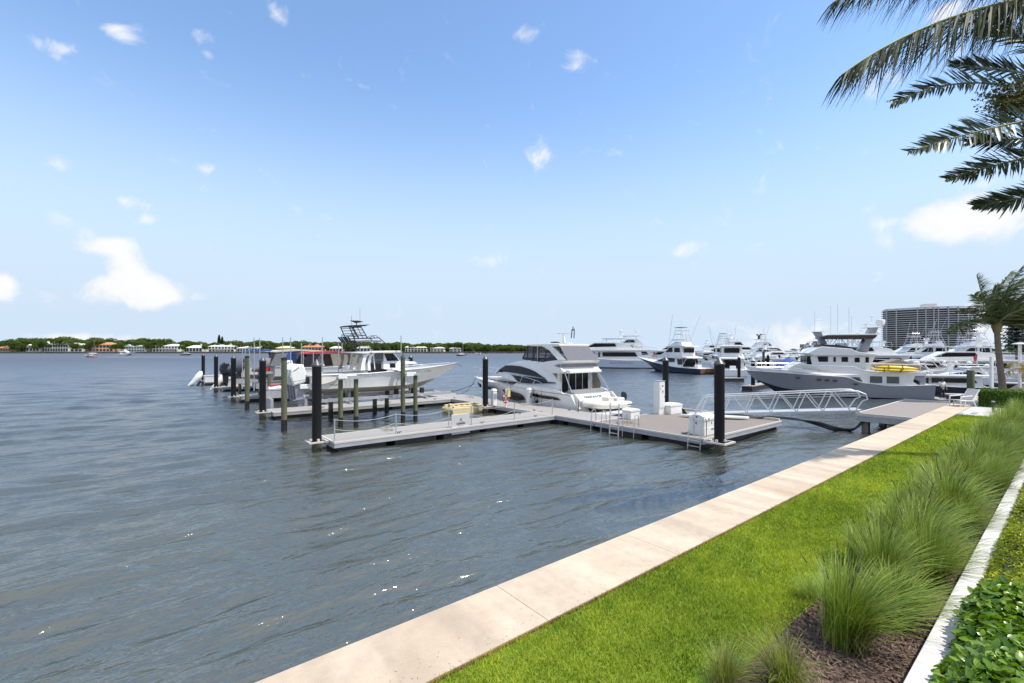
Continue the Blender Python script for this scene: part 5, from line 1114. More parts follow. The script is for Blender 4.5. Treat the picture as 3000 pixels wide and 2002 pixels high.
# ================================================================== BOATS IN THE OUTER BERTHS
def engine_cover(parent, x, y, z, s, mat, band=None, tilt=1.):
    """canvas hood pulled over a raised outboard"""
    mb = MB(); rings = []; low = tilt
    for u, w, h, dz in ((0,.16,.2,.32),(.10,.28,.38,.32),(.30,.34,.48,.26),(.55,.32,.48,.12),(.78,.25,.36,-.08),(.98,.17,.24,-.26),(1.18,.17,.2,-.42),(1.30,.08,.1,-.50)):
        jj = [1+.09*math.sin(k_*2.3+u*9) for k_ in range(10)]
        rings.append([(x-.85*s*u+.18*s*math.sin(v)*h, y+w*s*math.cos(v)*jj[k_], z+s*(dz*low+h*math.sin(v)*jj[k_])) for k_, v in enumerate(np.linspace(0,2*math.pi,11)[:-1])])
    mb.loft(rings); c = mb.build('engine_cover', mat, parent, smooth=True)
    mb = MB(); mb.tube([(x-.1*s,y,z-.1*s),(x-.55*s,y,z-.75*s),(x-.8*s,y,z-.85*s)], .1*s, 6); mb.build('engine_leg', M_blackp, c)
    if band:
        mb = MB(); mb.box(x-.75*s,x-.1*s,y-.3*s,y+.3*s,z-.42*s,z-.12*s); mb.build('band', band, c)
    return c
def berth_boat(label, b, pxs, L, B, z0, top=None, curtain=None, eng='white', n_eng=2, topx=(.25,.62), toph=1.95, hullm=None, name='fishing_boat', engscale=1., lowtop=False, screens=None):
    a = A_of(pxs, b); t = thing(name, label, 'boat', G(a,b,z0), PHI)
    hull(L, B, lin((0,1.25),(.5,1.3),(1,1.75)), lin((0,.42),(.6,.45),(.85,.75),(1,1.35)), lin((0,0),(.65,0),(.85,.25),(1,1.2)), fine=2.2, rc=.05, rk=.14, mats=(hullm or M_white, M_bottom), parent=t, n=18)
    x0, x1 = L*topx[0], L*topx[1]
    mb = MB(); mb.py([(L*.42,1.2),(L*.42,2.3),(L*.5,2.35),(L*.56,1.7),(L*.66,1.35)], B*.24); mb.build('console', M_white, t, bevel=.03)
    if top:
        mb = MB(); zt = 1.2+toph
        mb.py([(x0,zt-.05),(x0+.3,zt+.06),((x0+x1)/2,zt+.16),(x1-.2,zt+.06),(x1+.1,zt-.08),(x1,zt-.12),((x0+x1)/2,zt+.02),(x0,zt-.12)], B*.40); mb.build('canopy', top, t)
        mb = MB()
        for xx, xb in ((x0+.35,x0+.7),(x1-.5,x1-.1)):
            for sg in (-1,1): mb.tube([(xx,sg*B*.36,zt-.06),(xb,sg*B*.38,1.2)], .03, 6)
        mb.build('canopy_frame', M_steel, t)
    if curtain:
        mb = MB(); zt = 1.2+toph-.1; xm = x0+(x1-x0)*.42
        mb.side([(xm,zt),(x1-.1,zt),(x1+.9,1.5),(xm+.25,1.28)], B*.38, .02); mb.build('side_curtain', curtain, t)
        mb = MB(); mb.add([(x1-.1,-B*.37,zt),(x1-.1,B*.37,zt),(x1+.9,B*.33,1.5),(x1+.9,-B*.33,1.5)], [(0,1,2,3)]); mb.build('front_curtain', curtain, t)
        if screens: mb = MB(); mb.side([(x0+.15,zt),(x0+1.1,zt),(x0+.5,1.35),(x0-.4,1.35)], B*.375, .02); mb.build('aft_curtain', screens, t)
    for k in range(n_eng):
        y = (k-(n_eng-1)/2)*.72
        if eng in ('white','black'): outboard(t, -.1, y, 1.05, engscale, M_white if eng == 'white' else M_blackp, -.1)
        elif eng == 'greycover': engine_cover(t, -.15, y, 1.3, 1.0*engscale, M_greyf, M_red, .5)
        elif eng == 'whitecover': engine_cover(t, -.2, y, .75, 1.0*engscale, M_whitep, None, 1.15)
        elif eng == 'stripecover': engine_cover(t, -.15, y, 1.25, 1.0*engscale, M_striped, None, .4)
    return t
M_striped = pm('striped_cover', (.02,.025,.05), .8, var=.1, scale=1)
t_ = M_striped.node_tree; w_ = t_.nodes.new('ShaderNodeTexWave'); w_.bands_direction = 'Z'; w_.inputs['Scale'].default_value = 3.5; tcx = t_.nodes.new('ShaderNodeTexCoord'); t_.links.new(tcx.outputs['Object'], w_.inputs['Vector'])
r_ = t_.nodes.new('ShaderNodeValToRGB'); r_.color_ramp.elements[0].position = .86; r_.color_ramp.elements[0].color = (.02,.025,.05,1); r_.color_ramp.elements[1].position = .93; r_.color_ramp.elements[1].color = (.4,.42,.46,1)
t_.links.new(w_.outputs['Fac'], r_.inputs[0]); t_.links.new(r_.outputs[0], t_.nodes['Principled BSDF'].inputs['Base Color'])
berth_boat('white boat with a red and pink canopy and dark side curtains, behind the lifted boat', 40.0, 862, 10.2, 3.2, 1.95, M_redc, M_taupe, 'white', 2, (.06,.50), 1.25, screens=M_blackp)
berth_boat('white boat with a cream canopy and grey covered engines with red bands', 45.2, 797, 9.5, 3.0, 1.9, M_tan, M_vinyl, 'greycover', 2, (.0,.42), 1.45, screens=M_greyf, engscale=1.25)
berth_boat('boat with a bright blue canopy and dark striped engine covers', 53.2, 722, 10.0, 3.0, 1.75, M_bluec, M_bluec, 'stripecover', 2, (-.02,.55), 1.6, engscale=1.35)
berth_boat('low white boat with big black outboard engines, left of the striped covers', 57.5, 678, 8.5, 2.7, 1.3, None, None, 'black', 2, engscale=1.2)
berth_boat('low boat at the water with a white hooded engine beside the fourth finger dock', 63.6, 664, 7.0, 2.4, .0, None, None, 'whitecover', 1, engscale=1.35)
berth_boat('small boat with a white hooded engine at the far outer pile', 73.0, 598, 7.0, 2.4, -.05, None, None, 'whitecover', 1, engscale=1.5, hullm=M_white)
# jet ski on its cradle
a, b = A_of(838, 39.0), 39.0
js = thing('jet_ski', 'red and white jet ski with a grey seat cover beside the tall timber pile', 'jet ski', G(a,b,1.45), PHI)
mb = MB(); mb.loft([[(x,w*math.cos(v),z+h*math.sin(v)) for v in np.linspace(0,2*math.pi,11)[:-1]] for x, w, z, h in ((-1.5,.45,.25,.2),(-.8,.55,.3,.28),(.3,.56,.33,.3),(1.1,.42,.42,.26),(1.7,.1,.55,.1))]); mb.build('hull', M_white, js, smooth=True)
mb = MB(); mb.py([(-1.4,.45),(-.2,.52),(.9,.62),(1.5,.62),(1.0,.85),(.4,.9),(-.2,.7),(-1.3,.62)], .3); mb.build('deck_panel', M_redc, js, bevel=.03)
mb = MB(); mb.py([(-1.3,.62),(-.3,.7),(.3,1.1),(.5,1.12),(.6,.9),(.3,.6),(-1.2,.5)], .22); mb.build('seat', M_greyf, js, bevel=.05)
mb = MB(); mb.tube([(.35,-.35,1.12),(.45,0,1.1),(.35,.35,1.12)], .03, 6); mb.build('handlebar', M_blackp, js); js.scale = (.85,.8,.8)
cr_ = thing('boat_cradle', 'low galvanised cradle under the red and white jet ski', 'cradle', G(a,b,0), PHI)
for y in (-.4,.4): mb = MB(); mb.box(-1.6,1.6,y-.07,y+.07,.95,1.5); mb.build('bunk', M_galv, cr_)
for x in (-1.2,1.2): mb = MB(); mb.box(x-.1,x+.1,-1.1,1.1,-.5,.94); mb.build('beam', M_galv, cr_)
for i, (b, a, n_) in enumerate(((39.8,9,'under the red canopied boat'),(45.2,8,'under the cream canopied boat'),(53.2,7.5,'under the blue canopied boat'),(57.5,7.5,'under the boat with black engines'))):
    t = thing('boat_lift', 'galvanised boat lift '+n_, 'boat lift', G(a,b), PHI, 'boat lifts in the outer berths')
    for x in (0,4.5):
        mb = MB(); mb.box(x-.09,x+.09,-2,2,1.15,1.3); mb.build('cradle_beam', M_galv, t)
        for sg in (-1,1):
            mb = MB(); mb.lathe([(.14,-1.5),(.13,2.6)], 10, (x,sg*2.1,0)); mb.build('pile', M_wood, t, smooth=True)
            mb = MB(); mb.box(x-.25,x+.25,sg*2.1-.15,sg*2.1+.15,2.603,2.8); mb.build('winch', M_galv, t)
    for y in (-.9,.9): mb = MB(); mb.box(-.8,5.5,y-.09,y+.09,1.3,1.75 if i != 3 else 1.3+.05); mb.build('bunk', M_galv, t)
# ================================================================== MARINA YACHTS
def rail(mb, pts, r=.03, n=5):
    for a_, b_ in zip(pts[:-1], pts[1:]): mb.tube([a_, b_], r, n)
def sportfish(label, loc, rot, hullm=None, L=20., tower=True, group=None, transom=None, outr=True, canvas=None):
    t = thing('sportfishing_yacht', label, 'yacht', loc, rot, group); hm = hullm or M_white; B = 5.4; k = L/20.
    hull(L, B, lin((0,1.05),(.3,1.2),(.6,2.0),(1,3.1)), lin((0,.1),(.6,.2),(1,2.2)), lin((0,-.8),(.8,-.7),(1,1.8)), fine=2.1, rc=.1, rk=.17, tw=.88, mats=(hm, M_boot), parent=t, n=20, deckdrop=.04)
    if transom: mb = MB(); mb.box(-.06,-.005,-2.25,2.25,.15,1.02); mb.build('transom', transom, t); text_mesh('lettering', 'MILLY', .55, M_gold2, t, (-.08,0,.6), (R(90),0,-math.pi/2))
    w = lambda x, z: 2.15-.25*max(0,z-1.5)*.6-max(0,x-10*k)*.13
    def P(*pts): return [(x*k, z) for x, z in pts]
    mb = MB(); mb.py(P((4.8,1.1),(5.2,3.0),(9.6,3.05),(12.2,2.35),(13.2,2.1),(13.8,1.9)), w); mb.build('deckhouse', M_white, t, bevel=.04)
    mb = MB(); mb.side(P((6.6,2.25),(6.7,2.95),(9.4,2.98),(11.9,2.25),(9.0,2.2)), lambda x, z: w(x,z)+.02, .05); mb.build('side_window', M_glass, t)
    mb = MB(); mb.side(P((4.55,1.7),(4.65,2.85),(6.0,2.85),(5.6,1.7)), lambda x, z: w(x,z)+.02, .05); mb.build('aft_window', M_glass, t)
    mb = MB(); mb.box(4.70*k,4.78*k,-1.5,1.5,1.3,2.8); mb.build('saloon_window', M_glass, t)
    mb = MB(); mb.py(P((3.3,3.02),(3.4,3.22),(5.0,3.45),(8.0,4.15),(9.5,4.1),(11.3,3.35),(12.2,2.75),(9.6,3.02)), 2.05); mb.build('flybridge', M_white, t, bevel=.06)
    mb = MB(); mb.py(P((4.9,3.4),(5.2,5.35),(8.4,5.35),(9.9,4.05),(8.0,4.1)), 1.75); mb.build('bridge_house', M_white, t, bevel=.04)
    mb = MB(); mb.side(P((7.4,4.25),(7.4,5.2),(8.3,5.2),(9.4,4.2)), 1.76, .04); mb.build('bridge_window', M_glass, t)
    mb = MB(); mb.side(P((5.4,4.25),(5.5,5.1),(6.9,5.15),(7.0,4.2)), 1.76, .04); mb.build('bridge_window', M_glass, t)
    mb = MB(); mb.box(4.80*k-.02,4.86*k,-1.3,1.3,4.15,5.05); mb.build('bridge_window', M_glass, t)
    mb = MB(); mb.py(P((4.1,5.36),(4.2,5.5),(8.9,5.55),(9.3,5.38)), 1.95); mb.build('bridge_roof', M_white, t, bevel=.03)
    if tower:
        mb = MB()
        for sg in (-1,1):
            mb.tube([(5.1*k,sg*1.7,5.4),(6.0*k,sg*1.0,8.0)], .045, 5); mb.tube([(8.6*k,sg*1.7,5.4),(7.4*k,sg*1.0,8.0)], .045, 5); mb.tube([(6.8*k,sg*1.7,5.4),(6.7*k,sg*1.0,8.0)], .035, 5)
            mb.tube([(5.5*k,sg*1.35,6.7),(8.0*k,sg*1.35,6.7)], .035, 5)
        for x, z, w_ in ((5.5,6.7,1.35),(8.0,6.7,1.35)): mb.tube([(x*k,-w_,z),(x*k,w_,z)], .035, 5)
        rail(mb, [(5.9*k,-1,8.7),(7.6*k,-1,8.7),(7.6*k,1,8.7),(5.9*k,1,8.7),(5.9*k,-1,8.7)], .03)
        for x in (5.9,7.6):
            for sg in (-1,1): mb.tube([(x*k,sg*1,8.0),(x*k,sg*1,8.7)], .03, 5)
        mb.build('tower', M_steel, t)
        mb = MB(); mb.py(P((5.7,7.95),(7.8,7.95),(7.8,8.05),(5.7,8.05)), 1.1); mb.build('tower_floor', M_white, t)
        mb = MB(); mb.py(P((5.3,5.55),(5.6,6.3),(7.9,6.0),(8.5,5.55)), 1.3); mb.build('tower_base', M_white, t, bevel=.03)
        mb = MB(); mb.py(P((6.1,9.35),(7.8,9.3),(7.8,9.4),(6.1,9.45)), .9); mb.build('sunshade', M_greyf, t)
        mb = MB()
        for sg in (-1,1): mb.tube([(6.3*k,sg*.8,8.0),(6.4*k,sg*.8,9.4)], .025, 5); mb.tube([(7.5*k,sg*.8,8.0),(7.5*k,sg*.8,9.35)], .025, 5)
        mb.tube([(6.8*k,0,9.4),(6.8*k,0,11)], .02, 5); mb.build('aerials', M_whitep, t)
    if outr:
        mb = MB()
        for sg in (-1,1): mb.tube([(8.5*k,sg*2.2,2.6),(5.5*k,sg*3.6,11.8)], .03, 5)
        mb.build('outriggers', M_steel, t)
    mb = MB()
    for sg in (-1,1):
        rail(mb, [(x*k, sg*ww_, zz) for x, ww_, zz in ((12,2.4,3.0),(15,1.9,3.35),(18,.9,3.75),(19.8,.1,3.95))], .025)
    mb.build('bow_rail', M_steel, t)
    mb = MB(); mb.tube([(4.9*k,-1.9,1.3),(3.6*k,-1.9,3.05)], .04, 5); mb.tube([(4.9*k,1.9,1.3),(3.6*k,1.9,3.05)], .04, 5); mb.build('overhang_strut', M_white, t)
    mb = MB(); mb.box(2.2*k,3.0*k,-.5,.5,1.0,1.75); mb.build('fighting_chair', M_white, t, bevel=.05)
    return t
M_gold2 = pm('gold_leaf', (.55,.38,.12), .4, .3, var=.05)
def motoryacht(label, loc, rot, L=28., hullm=None, decks=2, group=None, mast=None, text=None):
    t = thing('motor_yacht', label, 'yacht', loc, rot, group); B = L*.225; k = L/28.; hm = hullm or M_white
    hull(L, B, lin((0,1.9*k),(.3,2.0*k),(.6,2.5*k),(1,3.6*k)), lin((0,.2),(.6,.3),(1,2.4*k)), lin((0,-1),(.85,-.8),(1,2.0*k)), fine=2.3, rc=.08, rk=.15, tw=.9, mats=(hm, M_boot), parent=t, n=20)
    def P(*pts): return [(x*k, z*k) for x, z in pts]
    w1 = lambda x, z: (B/2-.5)-max(0,x-16*k)*.16
    mb = MB(); mb.py(P((3.2,1.9),(3.6,4.2),(18.2,4.2),(21.2,2.6),(20.5,2.2)), w1); mb.build('deckhouse', M_white, t, bevel=.04)
    mb = MB(); mb.side(P((4.4,2.85),(5.0,3.85),(12.5,3.85),(12.5,2.85)), lambda x, z: w1(x,z)+.02, .05); mb.build('saloon_window', M_glass, t)
    mb = MB(); mb.side(P((14.4,2.85),(14.4,3.85),(18.0,3.85),(19.7,2.95)), lambda x, z: w1(x,z)+.02, .05); mb.build('forward_window', M_glass, t)
    mb = MB(); mb.side(P((13.1,2.7),(13.1,3.85),(13.5,3.85),(13.5,2.7)), lambda x, z: w1(x,z)+.02, .05); mb.build('door', M_glass, t)
    mb = MB(); mb.py(P((1.2,4.2),(1.4,4.5),(18.6,4.5),(19.6,4.3),(18.2,4.2)), B/2-.15); mb.build('upper_deck', M_white, t, bevel=.04)
    if decks >= 2:
        w2 = lambda x, z: B/2-1.1-max(0,x-13*k)*.1
        mb = MB(); mb.py(P((5.0,4.5),(6.2,5.6),(9.0,6.2),(14.5,6.2),(17.4,4.8),(17.8,4.5)), w2); mb.build('pilothouse', M_white, t, bevel=.04)
        mb = MB(); mb.side(P((9.2,5.2),(9.6,5.95),(14.3,5.95),(16.3,5.05)), lambda x, z: w2(x,z)+.02, .05); mb.build('pilothouse_window', M_glass, t)
    top = 6.2 if decks >= 2 else 4.5
    if decks >= 3:
        mb = MB(); mb.py(P((5.5,6.2),(7.5,8.1),(11.0,8.3),(14.0,6.3)), B/2-1.7); mb.build('sky_lounge', M_white, t, bevel=.04)
        mb = MB(); mb.side(P((8.6,7.0),(8.9,7.8),(11.0,7.9),(12.4,6.9)), B/2-1.67, .05); mb.build('sky_lounge_window', M_glass, t); top = 8.25
    mb = MB()
    for sg in (-1,1):
        rail(mb, [(x*k, sg*(B/2-1.2), z*k) for x, z in ((6,top+.0),(6.2,top+.8),(12,top+.8),(12.6,top))], .03)
        rail(mb, [(2*k, sg*(B/2-.4), 4.5*k),(2*k, sg*(B/2-.4), 5.3*k),(6*k, sg*(B/2-.4), 5.3*k)], .03)
    mb.build('deck_rail', M_steel, t)
    mb = MB(); mb.py(P((7.2,top+.9),(12.4,top+.9),(12.7,top+1.0),(7.0,top+1.05)), B/2-1.3); mb.build('hardtop', M_white, t)
    mb = MB()
    for x in (8,11.5):
        for sg in (-1,1): mb.tube([(x*k,sg*(B/2-1.6),top*k),(x*k,sg*(B/2-1.6),(top+.95)*k)], .05, 5)
    mb.build('hardtop_post', M_white, t)
    mb = MB(); mb.py(P((7.6,top+1.0),(8.6,top+1.0),(8.3,top+2.6),(7.9,top+2.6)), .2); mb.tube([(7.3*k,0,(top+2.0)*k),(9.2*k,0,(top+2.0)*k)], .06, 5); mb.tube([(8.1*k,-1.2,(top+2.4)*k),(8.1*k,1.2,(top+2.4)*k)], .05, 5); mb.tube([(8.1*k,0,(top+2.6)*k),(8.1*k,0,(top+4.0)*k)], .03, 5); mb.build('mast', mast or M_white, t)
    mb = MB(); 
    for y in (-.9,.9): mb.ball((8.1*k,y,(top+2.75)*k), .32*k, 10, 6)
    mb.build('satellite_dome', mast or M_white, t, smooth=True)
    mb = MB()
    for sg in (-1,1): rail(mb, [(x*k, sg*ww_*k, zz*k) for x, ww_, zz in ((18,2.6,3.9),(22,1.9,4.2),(25.5,.9,4.5),(27.8,.1,4.6))], .03)
    mb.build('bow_rail', M_steel, t)
    if text: text_mesh('lettering', text, .7*k, M_hullgrey, t, (8*k, B/2*1.0-.05, 1.35*k), (R(90),0,math.pi))
    return t
def express(label, loc, rot, L=14., hullm=None, group=None, arch=True, cover=None):
    t = thing('express_cruiser', label, 'boat', loc, rot, group); k = L/14.; B = 4.0*k; hm = hullm or M_white
    hull(L, B, lin((0,1.2*k),(.4,1.45*k),(1,2.1*k)), lin((0,.15),(.6,.25),(1,1.6*k)), lin((0,-.6),(.8,-.5),(1,1.2*k)), fine=2.2, rc=.08, rk=.18, mats=(hm, M_boot), parent=t, n=18)
    def P(*pts): return [(x*k, z*k) for x, z in pts]
    mb = MB(); mb.py(P((5.2,1.3),(5.0,1.9),(6.0,2.55),(7.2,2.6),(10.2,1.9),(12.2,1.75),(12.6,1.6)), lambda x, z: max(.3,1.45*k-max(0,x-8*k)*.2)); mb.build('cabin', M_white, t, bevel=.05)
    mb = MB(); mb.side(P((5.6,1.95),(6.3,2.4),(7.2,2.48),(9.6,1.95)), lambda x, z: max(.3,1.45*k-max(0,x-8*k)*.2)+.02, .05); mb.build('side_window', M_glass, t)
    mb = MB(); mb.py(P((3.0,3.05),(3.2,3.2),(7.0,3.2),(7.4,3.0)), 1.5*k); mb.build('hardtop', cover or M_white, t, bevel=.03)
    mb = MB()
    for sg in (-1,1): mb.tube([(4.0*k,sg*1.45*k,3.05*k),(2.8*k,sg*1.6*k,1.4*k)], .07*k, 5); mb.tube([(7.1*k,sg*1.3*k,3.05*k),(8.2*k,sg*1.2*k,2.35*k)], .05*k, 5)
    mb.build('hardtop_post', M_white, t)
    mb = MB(); mb.add([(x*k,y*k,z*k) for x,y,z in ((7.2,-1.3,3.0),(7.2,1.3,3.0),(8.9,1.0,2.2),(8.9,-1.0,2.2))], [(0,1,2,3)]); mb.build('windscreen', M_vinyl, t)
    mb = MB(); mb.lathe([(.05,0),(.3,.1),(.3,.25),(.05,.35)], 10, (4.2*k,0,3.2*k)); mb.tube([(3.6*k,.6,3.2*k),(3.2*k,.6,5.2*k)], .02, 5); mb.build('radar_dome', M_white, t)
    mb = MB()
    for sg in (-1,1): rail(mb, [(x*k, sg*ww_*k, zz*k) for x, ww_, zz in ((8,1.75,2.2),(11,1.2,2.45),(13.7,.1,2.7))], .025)
    mb.build('bow_rail', M_steel, t)
    return t
def gp(px, Y, z=0): return ((px-1500)*Y/F, Y, z)
# far left yacht group beyond the cruiser
motoryacht('long low white motor yacht with sides coloured in blue shade lying broadside beyond the cruiser', gp(1920,117), R(170), 30, M_blueshade, 2, text='BLUE MOON BAY')
motoryacht('white motor yacht behind the blue shaded yacht, only its upper decks showing', gp(1935,165), R(172), 30, None, 3)
motoryacht('white yacht farther back, beyond the navy yacht', gp(2060,190), R(165), 28, None, 3)
sportfish('sportfishing yacht with navy blue hull, varnished transom and tall tower', gp(2078,88.), R(112), M_navy, 22, True, transom=M_teak)
sportfish('white sportfishing yacht right of the tall platform pile, with grey enclosed bridge', gp(2150,82), R(70), None, 14, False, outr=False)
sportfish('white sportfishing yacht behind the first white one, tower rising left of the dark masts', gp(2110,125), R(60), None, 20, True)
motoryacht('large white yacht with a black mast and black domes on its top deck', gp(2165,150), R(8), 25, None, 3, mast=M_blackp)
motoryacht('white motor yacht in front of the large yacht with the black mast', gp(2185,112), R(12), 19, None, 2)
motoryacht('white yacht with open top deck just left of the black masted yacht', gp(2085,170), R(8), 27, None, 3)
sportfish('distant sportfishing yacht with tower between the navy yacht and the black masted yacht', gp(2070,150), R(20), None, 18, True)
express('white express cruiser whose bow points right, just right of the first white sportfishing yacht', gp(2170,100), R(-20), 15)
motoryacht('low white yacht far behind the three white capped piles', gp(2290,150), R(5), 20, None, 1)
express('white express cruiser pointing at the blue tarpaulin', gp(2215,92), R(-12), 13)
express('white express cruiser behind the blue tarpaulin', gp(2290,118), R(-8), 14)
express('small white express cruiser near the trawler yacht pilothouse, far', gp(2370,118), R(10), 12)
motoryacht('white yacht with raked front, far, left of the trawler yacht pilothouse', gp(2330,185), R(15), 26, None, 2)
for i, (px, Y, kind, L_m, rot, lb) in enumerate([(2120,135,'e',13,-15,'white express cruiser half hidden behind the navy yacht stern'),(2235,128,'e',15,172,'white express cruiser right behind the tall greenish pile'),(2300,135,'s',17,160,'white sportfishing yacht above the blue tarpaulin'),(2350,140,'e',14,175,'white express cruiser behind the three white capped piles'),
  (2205,210,'m',26,170,'far white yacht peeping over the black masted yacht'),(2030,210,'m',24,5,'far white yacht just left of the navy yacht tower'),(2390,160,'e',14,10,'white cruiser left of the trawler pilothouse, far back'),(2180,175,'s',18,165,'distant sportfishing yacht whose tower stands left of the black mast'),(2255,84,'e',9,-8,'small white cruiser directly left of the blue tarpaulin'),(2330,100,'e',10,-10,'small white cruiser right of the blue tarpaulin'),
  (2760,110,'s',17,165,'white sportfishing yacht between the covered tender and the condominium tower'),(2680,120,'e',14,170,'white cruiser above the covered tender'),(2830,125,'m',22,168,'white yacht low in front of the condominium tower right half'),(2890,78,'e',13,160,'white cruiser just left of the slim white post'),(2650,165,'m',24,172,'far white yacht behind the trawler mast'),(2960,105,'m',22,170,'white yacht right of the palm trunk, middle distance'),(2935,62,'e',12,165,'white cruiser whose bow shows left of the palm trunk')]):
    (express if kind == 'e' else sportfish if kind == 's' else motoryacht)(lb, gp(px,Y), R(rot), L=L_m, **({'decks':2+i%2} if kind == 'm' else {}))
# right group, behind and beyond the trawler yacht
motoryacht('white motor yacht directly behind the trawler yacht stern deck', gp(2700,78), R(168), 24, None, 2)
sportfish('white sportfishing yacht with tall tower in front of the condominium tower', gp(2860,98), R(150), None, 20, True)
sportfish('white sportfishing yacht behind the palm trunk', gp(2990,88), R(160), None, 20, True)
express('white express cruiser below the sportfishing tower', gp(2850,64), R(150), 14)
express('pale grey express cruiser with long flat foredeck, left of the mooring pile', gp(2800,55), R(163), 13, M_hullgrey)
express('white express cruiser just beyond the trawler yacht rail, right part', gp(2740,70), R(158), 12)
motoryacht('white yacht far behind the express cruisers, right of the covered tender', gp(2790,150), R(170), 26, None, 2)
sportfish('distant white sportfishing yacht left of the palm trunk', gp(2905,140), R(150), None, 20, True)
motoryacht('white motor yacht right of the palm trunk', gp(3010,66), R(165), 20, None, 2)
express('small white boat low behind the hedge, right of the palm', gp(2985,58), R(165), 11)
express('white express cruiser far off below the condominium tower', gp(2720,125), R(168), 14)
# navy and grey boat right behind the person
nb = motoryacht('navy hulled boat with grey topsides close behind the person', gp(2915,46.0), R(165), 13, M_navy, 1)
# blue tarpaulin boat
tb = thing('tarpaulin_boat', 'small boat under a peaked bright blue tarpaulin between the marina piles', 'covered boat', gp(2275,76), R(10))
hull(7, 2.5, lin((0,1.1),(1,1.6)), lin((0,.2),(1,1.1)), lin((0,-.3),(1,.8)), mats=(M_white,M_boot), parent=tb, n=12)
mb = MB(); mb.loft([[(x,-w,z0),(x,-w*.6,z0+(z1-z0)*.7),(x,0,z1),(x,w*.6,z0+(z1-z0)*.7),(x,w,z0)] for x, w, z0, z1 in ((-.3,1.2,1.0,1.6),(.6,1.35,1.0,2.6),(2,1.4,.9,3.4),(3.0,1.4,.9,3.1),(4.6,1.3,1.1,2.2),(6.2,.7,1.4,1.8))], closed=False, caps=False); mb.build('tarpaulin', M_bluec, tb)
# marina docks and piles
def mdock(label, p0, p1, w, z=.55):
    x0, y0 = p0; x1, y1 = p1; Ld = math.hypot(x1-x0,y1-y0); t = thing('marina_dock', label, 'dock', (x0,y0,0), math.atan2(y1-y0,x1-x0), 'docks of the marina')
    mb = MB(); mb.box(0,Ld,-w/2,w/2,z-.1,z); mb.build('decking', M_deck, t); mb = MB(); mb.box(.05,Ld-.05,-w/2+.05,w/2-.05,-.2,z-.103); mb.build('float', M_float, t); return t
mdock('marina dock beside the first white sportfishing yacht, left of the trawler bow', gp(2100,67.5)[:2], gp(2172,68)[:2], 1.6)
mdock('marina dock ending left of the trawler yacht bow', gp(2188,52)[:2], gp(2290,62)[:2], 1.2)
mdock('long marina dock behind the trawler yacht', gp(2240,95)[:2], gp(2980,90)[:2], 2.4)
mdock('marina dock right behind the person on the stern platform', gp(2770,42.5)[:2], gp(2890,41.5)[:2], 1.6)
mdock('marina dock right of the palm trunk behind the hedge', gp(2915,50)[:2], gp(3150,47)[:2], 3.0, 1.1)
ml = [(2165,1042,68,'black pile standing on the dock left of the trawler bow',1),(2206,1050,53,'stout black pile at the trawler yacht bow',1),(2224,1056,58,'reddish black pile just behind the trawler bow',0),(2237,1030,80,'tall greenish pile left of the blue tarpaulin',0),(2250,1040,80,'black pile immediately left of the blue tarpaulin',0),(2283,1040,95,'dark pile above the blue tarpaulin',0),
      (2311,1042,90,'white capped pile right of the blue tarpaulin',1),(2334,1042,90,'second white capped pile right of the blue tarpaulin',1),(2353,1044,90,'third white capped pile right of the blue tarpaulin',1),(2367,1046,88,'dark pile near the trawler pilothouse windows',0),(2669,1045,75,'dark green pile above the yellow kayaks',0),(2735,1042,70,'olive pile right of the covered tender',0)]
for px, ty, Y, lb, cp in ml:
    z = H-(ty-1027)*Y/F; t = thing('marina_pile', lb, 'pile', gp(px,Y), 0, 'piles of the marina')
    mb = MB(); mb.lathe([(.22,-1),(.21,z-.3)], 14); mb.build('shaft', M_black if 'green' not in lb and 'olive' not in lb else M_wood, t, smooth=True)
    mb = MB(); mb.lathe([(.24,z-.32),(.24,z-.25),(.02,z+.1)], 14); mb.build('cap', M_whitep if cp else M_dark, t, smooth=True)
t = thing('mooring_pile', 'thick weathered green timber pile in front of the grey express cruiser', 'pile', gp(2844,40), 0); mb = MB(); mb.lathe([(.27,-1),(.26,2.78),(.24,2.85)], 16); mb.build('shaft', M_wood, t, smooth=True)
for px, ty, Y, lb in ((2905,1046,37,'slim white square post behind the square hedge, left of the palm trunk'),(2988,1010,44,'white lamp column with flat disc shade right of the palm trunk')):
    z = H-(ty-1027)*Y/F; t = thing('white_post' if px < 2950 else 'lamp_column', lb, 'post', gp(px,Y,1.0), 0)
    mb = MB(); mb.box(-.09,.09,-.09,.09,0,z-1); mb.build('column', M_whitep, t)
    if px > 2950: mb = MB(); mb.lathe([(.15,0),(.55,.05),(.5,.12),(.1,.2)], 16, (0,0,z-1)); mb.build('shade', M_whitep, t, smooth=True)
# flags
for px, py, Y, lb, m1 in ((1917,1036,110,'small red flag on a staff at the blue shaded yacht stern',M_redc),(2858,1050,60,'small striped flag hanging above the white express cruiser',M_redc)):
    z = H-(py-1027)*Y/F; t = thing('flag', lb, 'flag', gp(px,Y), 0); mb = MB(); mb.tube([(0,0,z-2.6),(.25,0,z+.6)], .025, 5); mb.build('staff', M_steel, t)
    mb = MB(); mb.loft([[(.25-u*.55, .05*math.sin(u*9), z+.6-u*.45),(.2-u*.4,.05*math.sin(u*9+1), z-.25-u*.25)] for u in np.linspace(0,1,6)], closed=False, caps=False); mb.build('cloth', m1, t)
